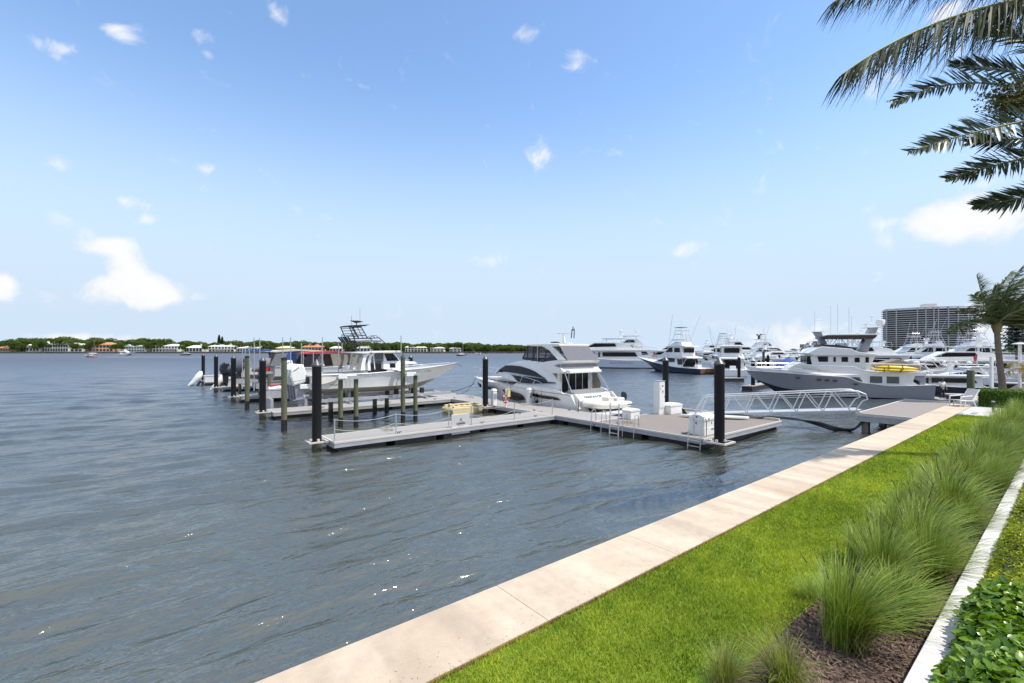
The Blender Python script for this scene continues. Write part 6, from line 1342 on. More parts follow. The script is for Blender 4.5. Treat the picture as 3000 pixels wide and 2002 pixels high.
# ================================================================== FAR SHORE
YS = 705.
M_wl = pm('wood_leaf_mass', (.022,.045,.012), .95, var=.4, scale=.25, bump=1, bscale=.8, col2=(.06,.095,.02))
mb = MB(); mb.box(-1600,190,YS,YS+500,-2,2.6); o = mb.build('far_island', pm('island_grass', (.07,.11,.03), .95, var=.3, scale=.05)); o['kind'] = 'structure'
mb = MB(); mb.box(-1600,190,YS-1.5,YS-.01,-2,2.4); o = mb.build('shore_bulkhead', pm('bulkhead', (.10,.095,.085), .9, var=.4, scale=.3)); tag(o, 'dark bulkhead along the waterline of the far island', 'bulkhead')
M_fl = leafmat('far_foliage', (.022,.048,.010), (.115,.165,.022), .25, .8, .2)
M_fp = leafmat('far_palm_leaf', (.05,.07,.02), (.16,.17,.05), .3, .7, .2)
M_trunk = pm('bark', (.16,.13,.10), .9, var=.25, scale=4, bump=.6, bscale=12, stretch=(1,1,4))
def crown_mesh(seed, w, h, n=900, leaf=.9, name='crown'):
    rs = np.random.RandomState(seed); k = 11; c = np.column_stack([rs.uniform(-.7,.7,k)*w/2, rs.uniform(-.5,.5,k)*w/2, h*(.45+.38*rs.rand(k))]); r = (.22+.2*rs.rand(k))*w*.62
    i = rs.randint(0,k,n); d = rs.randn(n,3); d /= np.linalg.norm(d,axis=1)[:,None]; d[:,2] = np.where(d[:,2] < -.35, -d[:,2], d[:,2])
    rad = (.78+.26*rs.rand(n))[:,None]; pos = c[i]+d*r[i][:,None]*rad*np.array([1,1,.72]); pos[:,2] = np.maximum(pos[:,2], .8)
    tv = np.array([[-.5,-.35,0],[.5,-.4,.1],[.45,.4,0],[-.4,.35,-.1]])*leaf; tf = np.array([[0,1,2,3]])
    me = scatter(name, tv, tf, pos, rots_from(d+rs.randn(n,3)*.45, rs.rand(n)*6.28), .6+.9*rs.rand(n), M_fl, np.clip(.18+.5*(pos[:,2]/h-.3)*0+.35*(i/k)+.3*rs.rand(n),0,1)); return me
cms_ = [crown_mesh(i, w, h, n) for i, (w, h, n) in enumerate(((20,15,1500),(26,14,1900),(16,17,1300),(22,12,1500),(30,15,2100)))]
tk = MB(); tk.lathe([(.55,-1),(.4,3),(.3,8)], 8); tko = tk.build('trunk', M_trunk); tkm = tko.data; bpy.data.objects.remove(tko)
# skyline height (source y of tree tops) along the shore
sk = [(-200,1000),(0,1003),(60,1002),(70,994),(105,992),(150,997),(185,993),(215,996),(250,1000),(300,994),(335,1000),(400,998),(430,995),(460,1002),(480,999),(540,1003),(620,1004),(700,1003),(760,1001),(860,1003),(1000,1004),(1120,1004),(1150,1003),(1200,1009),(1230,1006),(1260,1010),(1290,1008),(1345,1005),(1380,1007),(1410,1008),(1450,1012),(1500,1013),(1530,1012),(1560,1015),(1600,1018),(1700,1019),(1760,1021)]
sxp, syp = zip(*sk)
def topz(px, Y): return H+(1027-np.interp(px, sxp, syp))*Y/F
HN = [(-10,33,'the tan house'),(74,116,'the low white wing'),(118,205,'the largest mansion'),(207,240,'the tall gabled house'),(263,328,'the orange house'),(356,428,'the gabled house'),(447,520,'the veranda house'),(545,592,'the chimney house'),(612,684,'the white villa'),(693,772,'the long white roof'),(808,862,'the cream flat roof'),(884,942,'the peach house'),(966,1002,'the white bungalow'),(1045,1085,'the small white house'),(1187,1212,'the first arched house'),(1214,1250,'the wide arched house'),(1260,1300,'the steep roofed house'),(1317,1350,'the white boathouse')]
def rel(px, word='behind'):
    for x0, x1, nm in HN:
        if x0 <= px <= x1: u = (px-x0)/(x1-x0); return word+' the '+('left end' if u < .33 else 'middle' if u < .67 else 'right end')+' of '+nm
    if px > 1350: return 'just right of the white boathouse' if px < 1395 else 'left of the pile before the cruiser' if px < 1420 else 'left of the cruiser cabin' if px < 1520 else 'left of the cruiser flybridge' if px < 1600 else 'seen past the cruiser flybridge' if px < 1700 else 'between the cruiser and the blue shaded yacht'
    l_ = [h for h in HN if h[1] < px]; r_ = [h for h in HN if h[0] > px]
    return ('between %s and %s' % (l_[-1][2], r_[0][2])) if l_ and r_ else 'at the far left edge'
descr = ['broad dark green tree','wide rounded tree','tall narrow tree','low spreading tree','very wide leafy tree']
k = 0; px = -60.
while px < 1760:
    vi = rnd.randrange(5); Yt = YS+rnd.choice((18,30,45,70)); hz_ = topz(px, Yt)-2.6; hh_ = (15,14,17,12,15)[vi]
    s = hz_/hh_*rnd.uniform(.8,1.08)*1.02
    t = thing('shore_tree', '%s number %d along the far island shore from the left' % (descr[vi], k+1) if False else descr[vi].replace(' green','').replace(' leafy','')+', back row '+rel(px), 'tree', ((px-1500)*Yt/F, Yt, 2.5), rnd.uniform(0,6.28), 'trees of the far island tree line'); t.scale = (s*rnd.uniform(.9,1.25), s, s)
    link('crown', cms_[vi], t); link('trunk', tkm, t); k += 1
    px += rnd.uniform(9,20)
for px in [36,48,58,68,100,112,212,222,245,254,262,332,338,348,432,441,524,532,540,597,604,690,776,788,798,868,876,948,958,1008,1020,1030,1042,1092,1104,1116,1130,1142,1156,1168,1180,1254,1304,1311,1356,1366]+list(range(1374,1780,11)):
    vi = rnd.randrange(5); Yt = YS+rnd.uniform(2,6); hh_ = (15,14,17,12,15)[vi]; s = (topz(px,Yt)-2.6)/hh_*(rnd.uniform(.55,.8) if px < 1360 else rnd.uniform(.78,1.0)); k += 1
    t = thing('shore_tree', descr[vi].replace(' green','').replace(' leafy','')+', front row '+rel(px,'before'), 'tree', ((px-1500)*Yt/F, Yt, 2.0 if px < 1360 else 1.0), rnd.uniform(0,6.28), 'trees at the far island waterline'); wx = .5 if px < 1360 else 1.0
    t.scale = (s*wx, s*.5, s); link('crown', cms_[vi], t); link('trunk', tkm, t)
# continuous wood behind the front trees
n = 26000; pxs = np.random.uniform(-250,1790,n); Yw = YS+70+80*np.random.rand(n); tz = topz(pxs, Yw); zz = 3+(tz-3)*(1-np.random.rand(n)**1.8*.8)*(.86+.1*np.sin(pxs*.06)+.05*np.sin(pxs*.21+2))
pos = np.column_stack([(pxs-1500)*Yw/F, Yw, zz]); tv = np.array([[-.5,-.4,0],[.5,-.4,.1],[.5,.4,0],[-.5,.4,-.1]])*3.2; dn = np.column_stack([np.random.randn(n)*.5, -np.ones(n), np.random.rand(n)*1.6])
me = scatter('island_woodland', tv, np.array([[0,1,2,3]]), pos, rots_from(dn, np.random.rand(n)*6.28), .6+np.random.rand(n), M_fl, np.clip(.15+.45*np.random.rand(n),0,1)); o = link('island_woodland', me); tag(o, 'dense dark green woodland filling the far island behind the houses', 'woodland', kind='stuff')
mb = MB(); mb.box(-1600,170,YS+95,YS+160,2,7.5); o = mb.build('woodland_floor', M_wl); o['kind'] = 'structure'
# small palms and two tall pines
def small_palm_mesh(seed):
    rs = random.Random(seed); V = []; Fc = []
    for i in range(17):
        a = rs.uniform(0,6.28); up = rs.uniform(-.2,.9); Ln = rs.uniform(2.6,3.6); o = len(V)
        for s in np.linspace(0,1,5):
            r = Ln*s*(1-.1*s); z = up*Ln*s-1.1*Ln*s*s*.75; w = .55*math.sin(math.pi*(.12+.8*s))
            V += [(r*math.cos(a)-w*math.sin(a), r*math.sin(a)+w*math.cos(a), z-.25),(r*math.cos(a), r*math.sin(a), z),(r*math.cos(a)+w*math.sin(a), r*math.sin(a)-w*math.cos(a), z-.25)]
        for q_ in range(4):
            for j in (0,1): b_ = o+3*q_+j; Fc.append((b_,b_+1,b_+4,b_+3))
    return np_mesh('crown', np.array(V), np.array(Fc), M_fp, np.random.rand(len(Fc)))
spm = [small_palm_mesh(i) for i in range(3)]
ptm = MB(); ptm.lathe([(.3,-9),(.2,0)], 7); po = ptm.build('trunk', M_trunk); ptmm = po.data; bpy.data.objects.remove(po)
for i, (px, ty) in enumerate([(255,996),(262,1002),(345,1001),(600,1003),(705,999),(716,1003),(745,1005),(757,1001),(784,1002),(800,1004),(815,1005),(862,1002),(905,1001),(916,1003),(922,1002),(940,1004),(957,1003),(975,1002),(1010,1004),(1025,1006),(1050,1005),(1075,1006),(1105,1004),(1280,1009),(20,1004),(455,1003),(395,1004)]):
    Yt = YS+14; z = H+(1027-ty)*Yt/F-1.0; t = thing('shore_palm', ['tall','short','leaning'][i%3]+' palm '+rel(px), 'palm tree', ((px-1500)*Yt/F, Yt, z), rnd.uniform(0,6), 'palms of the far island'); t.scale = (1.35,1.35,1.35); link('crown', spm[i%3], t); link('trunk', ptmm, t)
for px, ty, s in ((642,982,1.),(651,987,.8)):
    Yt = YS+40; z = H+(1027-ty)*Yt/F; n = 700; hh = 14*s; u = np.random.rand(n)**.8; r = 2.9*s*(1-u)**.55*(.5+.5*np.random.rand(n)); th = np.random.rand(n)*6.28
    pos = np.column_stack([r*np.cos(th), r*np.sin(th), hh*u]); t = thing('pine_tree', 'tall dark pine standing above the far island tree line, %s of two' % ('taller left one' if s == 1 else 'shorter right one'), 'pine tree', ((px-1500)*Yt/F, Yt, z-hh), 0)
    tv = np.array([[-.5,-.3,0],[.5,-.3,.1],[.5,.3,0],[-.5,.3,-.1]])*1.3; me = scatter('crown', tv, np.array([[0,1,2,3]]), pos, rots_from(np.random.randn(n,3), np.random.rand(n)*6), .6+.7*np.random.rand(n), M_fl, .25*np.random.rand(n)); link('crown', me, t)
    mb = MB(); mb.lathe([(.3,-8),(.1,hh*.9)], 6); mb.build('trunk', M_trunk, t)
# houses
M_hw = pm('house_white', (.78,.75,.70), .8, var=.05); M_ht = pm('house_tan', (.60,.42,.25), .8, var=.08); M_hp = pm('house_peach', (.66,.40,.27), .8, var=.06)
M_rw = pm('roof_white', (.74,.72,.68), .8, var=.05); M_rt = pm('roof_terracotta', (.50,.25,.12), .85, var=.15, scale=1); M_rc = pm('roof_cream', (.66,.60,.42), .8, var=.06)
M_dg = pm('dark_opening', (.025,.025,.028), .4, var=.3)
def house(label, x0, x1, ty, wall, roof, storeys=1, wing=None, Y=None, by=1028, gable=False, arches=False, chimney=False, porch=False):
    Y = Y or YS+8; m = Y/F; X0, X1 = (x0-1500)*m, (x1-1500)*m; w = X1-X0; zb = 2.6; zt = H+(1027-ty)*m; hgt = zt-zb
    rh = hgt*(.26 if storeys > 1 else .38); hw_ = hgt-rh; t = thing('shore_house', label, 'house', ((X0+X1)/2, Y, zb), rnd.uniform(-.12,.12)); D = min(16, w*.6); h2 = w/2
    mb = MB(); mb.box(-h2,h2,0,D,-.5,hw_); mb.build('wall', wall, t)
    e = 1.0
    if gable:
        ng = max(2, int(w/14)); 
        for i in range(ng):
            c = -h2+w*(i+.5)/ng; g2 = w/ng/2
            mb = MB(); mb.add([(c-g2*.9,-.6,hw_),(c+g2*.9,-.6,hw_),(c,-.6,hw_+rh*(1 if i%2 == 0 else .7)),(c-g2*.9,D+.6,hw_),(c+g2*.9,D+.6,hw_),(c,D+.6,hw_+rh*(1 if i%2 == 0 else .7))], [(0,1,2),(5,4,3),(0,2,5,3),(1,4,5,2),(0,3,4,1)]); mb.build('roof', roof, t)
    else:
        q_ = min(h2*.5, D*.45); mb = MB(); mb.add([(-h2-e,-e,hw_+.02),(h2+e,-e,hw_+.02),(h2+e,D+e,hw_+.02),(-h2-e,D+e,hw_+.02),(-h2+q_,D/2,hw_+rh),(h2-q_,D/2,hw_+rh)], [(0,1,5,4),(1,2,5),(2,3,4,5),(3,0,4),(3,2,1,0)]); mb.build('roof', roof, t)
    sh = hw_/storeys; nw = max(3, int(w/4.5))
    for s_ in range(storeys):
        for i in range(nw):
            c = -h2+w*(i+.5)/nw; ww_ = w/nw*.33; z0, z1 = sh*s_+sh*.16, sh*s_+sh*.76
            mb = MB()
            if arches and s_ == 0: mb.py([(c-ww_,z0-.3),(c+ww_,z0-.3),(c+ww_,z1-ww_*.5)]+[(c+ww_*math.cos(u), z1-ww_*.5+ww_*math.sin(u)) for u in np.linspace(.3,math.pi-.3,5)]+[(c-ww_,z1-ww_*.5)], .12)
            else: mb.box(c-ww_,c+ww_,-.12,.12,z0,z1)
            for q2 in range(len(mb.v)): pass
            o_ = mb.build('window', M_dg, t)
    if porch:
        mb = MB(); mb.box(-h2-2,h2+2,-5,-.65,sh*.92,sh*1.02); mb.build('porch_roof', roof, t)
        for i in range(nw+1): mb = MB(); c = -h2-1.8+(w+3.6)*i/nw; mb.box(c-.18,c+.18,-4.9,-4.5,-.5,sh*.92); mb.build('column', wall, t)
    if chimney: mb = MB(); mb.box(h2*.55,h2*.55+1.6,D*.3,D*.3+1.6,hw_*.7,hw_+rh*1.6); mb.build('chimney', wall, t)
    return t
house('tan house at the left edge of the far shore', -10, 33, 1013, M_ht, M_rt)
house('largest white mansion with gables on the far shore', 118, 205, 1001, M_hw, M_rw, 2, gable=True, arches=True)
house('low white wing left of the largest mansion', 74, 116, 1009, M_hw, M_rw, 1, gable=True)
house('white gabled house right of the largest mansion', 207, 240, 1005, M_hw, M_rw, 2, gable=True)
house('orange house with hipped terracotta roof on the far shore', 263, 328, 1003, M_hp, M_rt, 2, porch=False)
house('white house with big gable behind the moored fishing boat', 356, 428, 1010, M_hw, M_rw, 2, gable=True)
house('white house with long colonnaded veranda, between trees', 447, 520, 1008, M_hw, M_rw, 2, porch=True)
house('small white house with chimney left of the outer piles', 545, 592, 1012, M_hw, M_rw, 1, arches=True, chimney=True)
house('white villa with raised centre behind the outer piles', 612, 684, 1010, M_hw, M_rw, 2, porch=True, chimney=True)
house('long house with bright white roof above the blue canopy', 693, 772, 1014, M_hw, M_rw, 1)
house('cream flat roofed house with wide eaves above the red canopy', 808, 862, 1014, M_rc, M_rc, 1)
house('low peach house with terracotta roof behind palms', 884, 942, 1009, M_hp, M_rt, 1)
house('white house left of the fishing boat tower', 966, 1002, 1015, M_hw, M_rw, 1, arches=True)
house('white house seen through the fishing boat tower', 1045, 1085, 1013, M_hw, M_rw, 1)
house('cream house with tall arched openings right of the fishing boat', 1187, 1212, 1014, M_hw, M_rc, 2, arches=True)
house('wide cream house with many arches next to the first arched one', 1214, 1250, 1015, M_hw, M_rc, 2, arches=True)
house('white house with steep roof near the anchored dark sailboat', 1260, 1300, 1017, M_hw, M_rw, 2, by=1032)
house('white boathouse with dark red base near the anchored dark sailboat', 1317, 1350, 1018, M_hw, M_rw, 2, by=1033)
house('tiny white pavilion in the mangroves', 1382, 1390, 1020, M_hw, M_rw, 1)
# craft on the water near the far shore
def sailboat(label, px, Y, L, mast, hm, rot=0):
    t = thing('sailboat', label, 'sailboat', gp(px,Y), rot); hull(L, L*.28, lin((0,1.0),(1,1.4)), lin((0,.0),(1,1.0)), lin((0,-.5),(1,.6)), mats=(hm,M_boot), parent=t, n=12)
    mb = MB(); mb.lathe([(.11,1),(.07,mast)], 6, (L*.55,0,0)); mb.tube([(L*.55,0,2.4),(L*.1,0,2.3)], .12, 6); mb.build('mast', M_steel, t); mb = MB(); mb.py([(L*.25,1.1),(L*.3,1.9),(L*.6,1.9),(L*.75,1.2)], L*.09); mb.build('cabin', M_white, t); return t
sailboat('white sailboat with bare mast anchored off the orange house', 252, 470, 15, 15, M_white)
sailboat('dark hulled sailboat anchored at the right end of the houses', 1337, 380, 10, 11, M_navy)
wm = pm('wake_foam', (.75,.78,.8), .6, var=.05, bump=.6, bscale=3)
t = express('red and white speedboat racing left with a wake off the mansions', gp(281,300), R(180), 8, M_red)
mb = MB(); mb.add([(0,0,.14),(75,3.2,.10),(75,5.0,.10),(1,1.2,.2),(75,-3.2,.10),(75,-5.0,.10),(1,-1.2,.2)], [(0,3,2,1),(0,4,5,6)]); o = mb.build('wake', wm, loc=gp(280,300)); tag(o, 'thin white wake trailing right of the racing speedboat', 'wake')
sportfish('white fishing yacht moored before the gabled white house', gp(342,420), R(3), None, 17, False, outr=False)
express('white dark topped boat before the small house with chimney', gp(530,420), R(2), 11, M_navy)
express('tiny white boat close to the mangroves', gp(1386,480), R(5), 9)
# ================================================================== CONDOMINIUM TOWERS
M_bal = pm('balcony_white', (.62,.60,.60), .8, var=.04); M_cg = pm('tower_glass', (.045,.043,.055), .5, var=.6, scale=.25); M_fin = pm('tower_fin', (.42,.41,.44), .8, var=.05)
def condo(label, pxc, Yc, wpx, ty, floors, bulge, by=1040, name='condominium_tower'):
    m = Yc/F; X = (pxc-1500)*m; w = wpx*m; zt = H+(1027-ty)*m; t = thing(name, label, 'tower block', (X, Yc, 0), -math.atan2(X, Yc)*.74); dist = math.hypot(X, Yc); w = wpx/F/(1+(X/Yc)**2)*dist
    def arc(off, n=28):
        return [(w/2*u*(1+off/w*2), bulge*(u*u)-off) for u in np.linspace(-1,1,n)]
    D = 26
    base = arc(0); pl_ = base+[(w/2,bulge+D),(-w/2,bulge+D)]; mb = MB(); mb.pz(pl_, 0, zt-2); mb.build('glass_wall', M_cg, t)
    fh = (zt-4)/floors
    for i in range(floors):
        z = 4+fh*i; a_ = arc(1.8); mb = MB(); mb.pz(a_+[(w/2+1.8,bulge+D+1.5),(-w/2-1.8,bulge+D+1.5)], z, z+fh*.24); mb.build('balcony', M_bal, t)
    for u in (-.99,-.78,-.33,-.15,.02,.12,.34,.56,.8,.99):
        x, y = w/2*u, bulge*u*u; mb = MB(); mb.box(x-.55,x+.55,y-2.4,y+2.0,0,zt-.5); mb.build('fin', M_fin, t)
    a_ = arc(1.0); mb = MB(); mb.pz(a_+[(w/2+.5,bulge+D+1),(-w/2-.5,bulge+D+1)], zt-2.2, zt); mb.build('parapet', M_bal, t)
    mb = MB(); mb.box(-w*.10,w*.06,6,20,zt,zt+wpx*m*.035); mb.build('roof_house', M_bal, t); return t
condo('wide curved condominium tower with about twenty rows of white balconies', 2732, 600, 276, 899, 20, 16)
condo('second condominium tower at the right edge behind the palm', 3060, 640, 180, 900, 20, 12)
for px, w_, ty in ((2362,15,1009),(2382,17,1005),(2400,14,1000),(2470,22,1006)):
    m = 1500/F; t = thing('distant_block', 'grey distant tower block, %s behind the trawler yacht' % {2362:'leftmost and lowest of three',2382:'middle of three',2400:'rightmost of three'}.get(px,'seen through the bimini frame'), 'tower block', ((px-1500)*m,1500,0), 0, 'distant tower blocks')
    zt = H+(1027-ty)*m; mb = MB(); mb.box(-w_*m/2,w_*m/2,0,20,0,zt); mb.build('wall', pm('distant_grey', (.22,.22,.25), .9, var=.05), t)
    for i in range(3): mb = MB(); x = -w_*m/2+w_*m*(i+.6)/3.2; mb.box(x-.8,x+.8,-.3,.3,2,zt-1); mb.build('fin', M_bal, t)
# land behind the marina
mb = MB(); mb.box(230,3000,520,700,-2,1.6); o = mb.build('marina_land', pm('marina_ground', (.12,.13,.08), .95, var=.3, scale=.05)); o['kind'] = 'structure'
k = 0
for px in list(range(2480,3060,24)):
    vi = rnd.randrange(5); Yt = 505+rnd.uniform(0,25); s = rnd.uniform(.30,.5); t = thing('marina_tree', descr[vi]+' behind the marina', 'tree', ((px-1500)*Yt/F, Yt, 1.5), rnd.uniform(0,6), 'trees behind the marina'); t.scale = (s*1.3,s*1.3,s); link('crown', cms_[vi], t)
for px in range(2325,2500,20):
    vi = rnd.randrange(5); Yt = 1400; s = rnd.uniform(.5,.8); t = thing('marina_tree', descr[vi]+' at the foot of the distant tower blocks, %s' % {0:'leftmost',1:'second from left',2:'third from left',3:'fourth from left',4:'fifth from left',5:'fourth from right',6:'third from right',7:'second from right',8:'rightmost'}[(px-2325)//20], 'tree', ((px-1500)*Yt/F, Yt, 1), rnd.uniform(0,6), 'trees below the distant blocks'); t.scale = (s*2,s*2,s); link('crown', cms_[vi], t)
# ================================================================== PALMS
M_pal = leafmat('palm_leaflet', (.018,.035,.012), (.075,.105,.028), .22, .35, .5)
M_palk = leafmat('hanging_leaflet', (.018,.03,.010), (.07,.095,.03), .2, .6, .25)
M_palg = leafmat('coconut_leaflet', (.025,.045,.012), (.13,.16,.045), .22, .5, .4)
M_rach = pm('rachis', (.14,.17,.05), .6, var=.2)
def frond(name, ctrl, parent, ll=.55, n=70, wl=.035, mat=None, wind=(0,0,0), droop=.35, fwd=.55, s0=.12, up=.25, sides=(1,-1), seed=0, roll=0.):
    rs = np.random.RandomState(seed); P = [Vector(p) for p in ctrl]
    def B(t):
        if len(P) == 3: return P[0]*(1-t)**2+P[1]*2*t*(1-t)+P[2]*t*t
        return P[0]*(1-t)**3+P[1]*3*t*(1-t)**2+P[2]*3*t*t*(1-t)+P[3]*t**3
    V = []; Fc = []; T_ = []; W_ = Vector(wind); off = Vector(parent.location) if parent else Vector((0,0,0))
    for sd_ in sides:
        for i in range(n):
            t = s0+(1-s0)*(i+rs.rand()*.6)/n; p = B(t); tg = (B(min(1,t+.01))-B(t-.01)).normalized(); sv = tg.cross(Vector((0,0,1))); sv.normalize(); uv = sv.cross(tg); cr1, sr1 = math.cos(roll), math.sin(roll); sv, uv = sv*cr1+uv*sr1, uv*cr1-sv*sr1
            L1 = ll*(math.sin(math.pi*(.12+.83*t))**.6)*(.8+.35*rs.rand())
            d = (sv*sd_*(1-.25*t)+tg*(fwd+.7*t**3)+uv*(up+.18*rs.randn())+W_*(.7+.5*rs.rand())); d.normalize()
            dr = Vector((0,0,-1))*droop*(.7+.7*rs.rand())+W_*.35
            wv = d.cross(uv).normalized(); wv = (wv*.8+uv*.5*rs.randn()).normalized(); o = len(V)
            for k, s in enumerate((0,.35,.7,1)):
                c = p+d*L1*s+dr*L1*s*s; w = wl*(.55,1.,.75,.06)[k]*.5
                V += [tuple(c-wv*w-off), tuple(c+wv*w-off)]
            for k in range(3): Fc.append((o+2*k,o+2*k+1,o+2*k+3,o+2*k+2))
            T_ += [min(1,max(0,.4+.25*rs.randn()))]*3
    me = np_mesh(name, np.array(V), np.array(Fc), mat or M_pal, np.array(T_)); fo = link(name, me, parent)
    mb = MB(); mb.tube([tuple(B(t)-off) for t in np.linspace(0,1,14)], lambda s: (.028*(1-s)+.006)*max(1,ll/.6), 6); r = mb.build('rachis', M_rach, fo, smooth=True)
    return fo
# wind-blown coconut palm by the square hedge
pa, pb2 = 44.6, 3.1; bx, by_, _ = G(pa,pb2); bx = (2936-1500)*by_/F
cp = thing('coconut_palm', 'coconut palm with wind swept crown rising behind the square hedge', 'palm tree', (bx,by_,1.05), 0, None); ctop = Vector((bx-.35, by_, 6.15))
mb = MB(); pts = [(0,0,0),(.02,0,1.2),(-.12,0,2.4),(-.25,0,3.5),(-.35,0,4.9)]; mb.tube(pts, lambda s: .18-.03*s+.05*(1-s)**4, 14)
mb.build('trunk', M_trunk, cp, smooth=True)
mb = MB(); mb.tube([(-.35,0,4.7),(-.36,0,5.15),(-.30,0,5.75)], lambda s: .16+.12*math.sin(s*3.1), 12); mb.build('crown_shaft', pm('crown_shaft', (.16,.13,.06), .8, var=.3, scale=5, stretch=(3,3,.6)), cp, smooth=True)
wv_ = (.75,.15,.18)
fr_list = [((-2.6,.3,1.3),(-3.3,0,-.1)),((-1.9,-.6,2.6),(-2.2,-.5,2.3)),((-1.2,.4,3.0),(-1.2,.3,3.9)),((-.9,-.9,3.4),(.9,-1.,4.4)),((.2,.8,3.6),(2.2,.9,4.3)),((.8,-.8,3.2),(3.1,-.8,3.6)),((1.3,.6,2.6),(3.8,.7,2.9)),((1.6,-.6,1.9),(3.9,-.8,1.4)),((1.8,.5,1.2),(3.8,.6,.2)),((1.4,-1.2,.9),(3.2,-1.6,-.9)),((-.8,-1.4,1.8),(.8,-2.6,1.4)),((-1.6,.9,1.2),(-2.4,1.3,-.2)),((.6,1.6,2.2),(2.4,2.4,2.0)),((1.0,-.2,2.2),(2.6,-.5,1.3)),((-.2,-.4,3.2),(1.8,-.2,3.6)),((-1.7,0,1.9),(-2.8,.1,1.1)),((-.6,.2,2.6),(.4,.3,3.2)),((1.1,.5,3.4),(3.4,.4,4.3)),((1.9,-.3,2.4),(4.2,-.2,2.2)),((2.0,.1,1.6),(4.2,.2,.9)),((.3,-.9,1.4),(1.6,-1.6,.2)),((-.4,-.9,2.4),(.8,-1.6,2.2)),((.9,.2,1.2),(2.6,.2,-.5))]
for i, (c, e) in enumerate(fr_list):
    c0 = ctop; c1 = ctop+Vector(c)*.62; c2 = ctop+Vector(e)*.9
    frond('frond', [tuple(c0), tuple(c1), tuple(c2)], cp, .95, 84, .052, M_palg, wv_, .30, .45, .10, .15, seed=i, roll=R(rnd.uniform(-40,40)))
# near date palm whose crown fills the upper right corner; only the left part of it is in view
def W3(px, py, Y): return ((px-1500)*Y/F, Y, H+(1027-py)*Y/F)
D0 = 7.8; PS = 1.72; cc_ = W3(3190,330,8.2*PS)
dp = thing('date_palm', 'date palm with stiff feathery fronds and a flower cluster reaching in from the right edge', 'palm tree', (cc_[0],cc_[1],1.05), 0)
mb = MB(); mb.tube([(0,0,0),(.05,0,3),(0,0,cc_[2]-1.05)], lambda s: .26-.03*s, 14); mb.build('trunk', M_trunk, dp, smooth=True)
FL = [((3190,330),(2860,170),(2612,305),7.6,.42,90,(0,0,0),.05),((3190,330),(2950,350),(2662,445),7.2,.46,95,(0,0,0),.05),((3190,400),(2960,405),(2840,418),8.6,.40,60,(0,0,0),.05),((3190,420),(2960,470),(2774,524),8.0,.42,85,(0,0,0),.05),((3190,520),(3000,590),(2856,603),8.4,.40,70,(0,0,0),.05),
      ((3190,250),(2960,200),(2790,190),8.6,.42,80,(0,0,0),.05),((3190,230),(3050,100),(2880,95),9.0,.45,70,(0,0,0),.1),((3190,330),(3120,380),(3050,520),8.5,.4,50,(0,0,0),.1)]
for i, (p0, p1, p2, Y, ll, n_, w_, dr) in enumerate(FL):
    frond('frond', [W3(*p0,8.2*PS), W3(*p1,(8.2+Y)/2*PS), W3(*p2,Y*PS)], dp, ll*1.1*PS, int(n_*1.1), .034*PS, M_pal, w_, dr, .85, .2, .22, seed=50+i, roll=R(62))
# flower cluster
rs = np.random.RandomState(9); mb = MB(); ctr = Vector(W3(2950,290,8.0*PS))
V = []; n = 5200; c = np.array(ctr)[None]; s = rs.rand(n); k = rs.randint(0,150,n); dd = rs.randn(150,3); dd[:,0] -= .3; dd[:,2] -= .15; dd /= np.linalg.norm(dd,axis=1)[:,None]
root = np.array(W3(3090,300,8.2*PS)); ends = np.array(ctr)+dd*np.array([.55,.4,.42])*PS*(.35+.65*rs.rand(150))[:,None]; u = (.25+.75*rs.rand(n))[:,None]
pos = root*(1-u)+ends[k]*u+rs.randn(n,3)*.022*PS-np.array(dp.location); tv = np.array([[-.5,-.5,0],[.5,-.5,.2],[.5,.5,0],[-.5,.5,-.2]])*.026*PS
me = scatter('flower_cluster', tv, np.array([[0,1,2,3]]), pos, rots_from(rs.randn(n,3), rs.rand(n)*6), .5+rs.rand(n), leafmat('palm_flower', (.10,.11,.035), (.28,.27,.12), .2, .8, .2), rs.rand(n)); fcl = link('flower_cluster', me, dp)
mb = MB()
for i in range(0,150,2): mb.tube([tuple(root-np.array(dp.location)), tuple((root*.35+ends[i]*.65)+np.array([0,0,.06])-np.array(dp.location)), tuple(ends[i]-np.array(dp.location))], .005, 3)
mb.build('flower_stalk', M_rach, fcl)
# wind-blown coconut palm overhead, crown out of frame
kp = thing('overhead_palm', 'wind blown coconut palm whose long drooping fronds hang into the top right corner', 'palm tree', W3(3420,1100,8.8*PS)[:2]+(1.05,), 0)
ck = Vector(W3(3250,-30,7.8*PS)); bb = Vector(kp.location); mb = MB(); mb.tube([(0,0,0),tuple((ck-bb)*.5+Vector((.1,0,.2))),tuple(ck-bb)], lambda s: .22-.06*s, 12); mb.build('trunk', M_trunk, kp, smooth=True)
KF = [((3250,-30),(2780,-10),(2468,218),6.6,.80,95,(-.38,.0,-.5),.6),((3250,-30),(2730,-190),(2440,8),6.8,.66,80,(-.35,0,-.5),.6),((3250,-30),(2950,-220),(2560,-60),7.6,.75,70,(.1,0,-.6),.75),((3250,-30),(3000,-60),(2880,40),8.4,.8,60,(.1,0,-.4),.7)]
for i, (p0, p1, p2, Y, ll, n_, w_, dr) in enumerate(KF):
    frond('frond', [W3(*p0,7.8*PS), W3(*p1,(7.8+Y)/2*PS), W3(*p2,Y*PS)], kp, ll*PS, int(n_*1.5), .026*PS, M_palk, w_, dr, .75, .22, .1, seed=80+i)
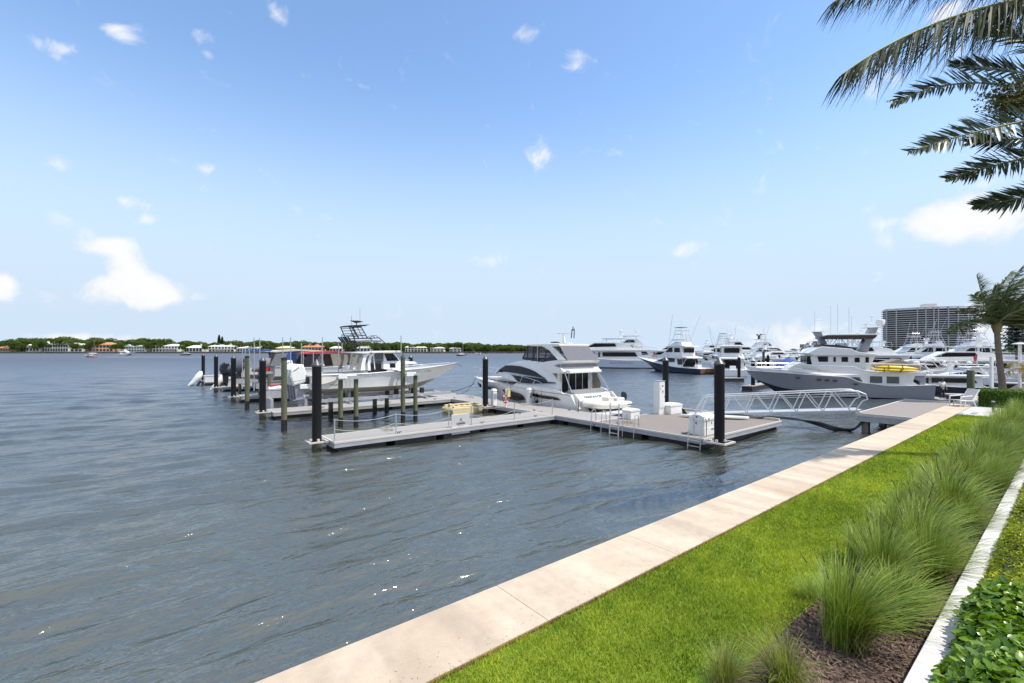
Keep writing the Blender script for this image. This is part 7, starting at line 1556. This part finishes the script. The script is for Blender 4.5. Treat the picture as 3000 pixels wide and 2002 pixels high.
# brownish low palm right of the trunk, at the edge
lp = thing('young_palm', 'small palm with yellow brown drooping fronds at the right edge above the hedge', 'palm tree', gp(3010,36,1.05), 0); c0 = Vector(gp(3010,36,3.0))
mb = MB(); mb.tube([(0,0,0),(0,0,1.95)], .12, 10); mb.build('trunk', M_trunk, lp)
M_ylf = leafmat('yellowing_leaflet', (.16,.15,.03), (.42,.26,.05), .3, .5, .3)
for i, (dx, dy, up_, ex, ez) in enumerate(((-.9,0,1.1,-1.6,.3),(-.7,-.6,.9,-1.3,-.6),(.8,.2,1.0,1.5,.2),(.2,-.8,1.1,.6,-.3),(-.9,.5,.6,-1.4,-1.0))):
    frond('frond', [tuple(c0), tuple(c0+Vector((dx,dy,up_))), tuple(c0+Vector((ex,dy*1.5,ez)))], lp, .5, 34, .045, M_ylf, (.3,0,0), .5, .4, .1, .1, seed=120+i)
# dark spiky conifer at the right edge behind the marina
cf = thing('norfolk_pine', 'dark tiered conifer at the right edge behind the marina', 'tree', gp(2978,120,1.5), 0); n = 1800; u = rs.rand(n); tier = np.floor(u*13)/13+.01*rs.randn(n); th = np.floor(rs.rand(n)*9)/9*6.28+rs.randn(n)*.08; r = rs.rand(n)*(1-tier)*4.2+.1
pos = np.column_stack([r*np.cos(th), r*np.sin(th), 4+tier*12+.06*r*r]); tv = np.array([[-.5,-.2,0],[.5,-.2,.05],[.5,.2,0],[-.5,.2,-.05]])*.75
me = scatter('crown', tv, np.array([[0,1,2,3]]), pos, rots_from(np.column_stack([rs.randn(n)*.3,rs.randn(n)*.3,np.ones(n)]), th), .7+.6*rs.rand(n), M_pal, .3*rs.rand(n)); link('crown', me, cf); mb = MB(); mb.lathe([(.25,0),(.06,16)], 8); mb.build('trunk', M_trunk, cf)
# ================================================================== split mirrored pieces into parts of their own
SPL = {'quarter_panel','antenna','hull_window','side_steps','saloon_window','side_window','small_window','aft_window','bridge_window','forward_window','pilothouse_window','door','porthole','arch','side_curtain','aft_curtain','clear_curtain','lower_window','front_window','overhang_strut','satellite_dome','outriggers','flybridge_inset','pane','sky_lounge_window','shoes','hand','chock','aerials','whip_aerial','bulwark','bow_bulwark','coaming','flybridge_strut','canopy_frame','hardtop_post','rod_holders','fender_line','lock','latch','radar','rub_strip'}
def split_loose(o):
    me = o.data; nv = len(me.vertices); par = list(range(nv))
    def fd(i):
        while par[i] != i: par[i] = par[par[i]]; i = par[i]
        return i
    for e in me.edges: a_, b_ = fd(e.vertices[0]), fd(e.vertices[1]); par[a_] = b_
    co = [v.co.copy() for v in me.vertices]; groups = {}
    for p in me.polygons: groups.setdefault(fd(p.vertices[0]), []).append(p)
    if len(groups) < 2 or len(groups) > 60: return
    nm_ = o.name.split('.')[0]; first = True
    for g in groups.values():
        ids = sorted({v for p in g for v in p.vertices}); mp = {v: i for i, v in enumerate(ids)}
        m2 = bpy.data.meshes.new(nm_); m2.from_pydata([co[i] for i in ids], [], [[mp[v] for v in p.vertices] for p in g])
        for m in me.materials: m2.materials.append(m)
        m2.polygons.foreach_set('use_smooth', [p.use_smooth for p in g])
        if first: o.data = m2; first = False
        else: c_ = o.copy(); c_.data = m2; C.objects.link(c_); c_.parent = o.parent
for o in list(bpy.data.objects):
    if o.type == 'MESH' and o.name.split('.')[0] in SPL and not o.children: split_loose(o)
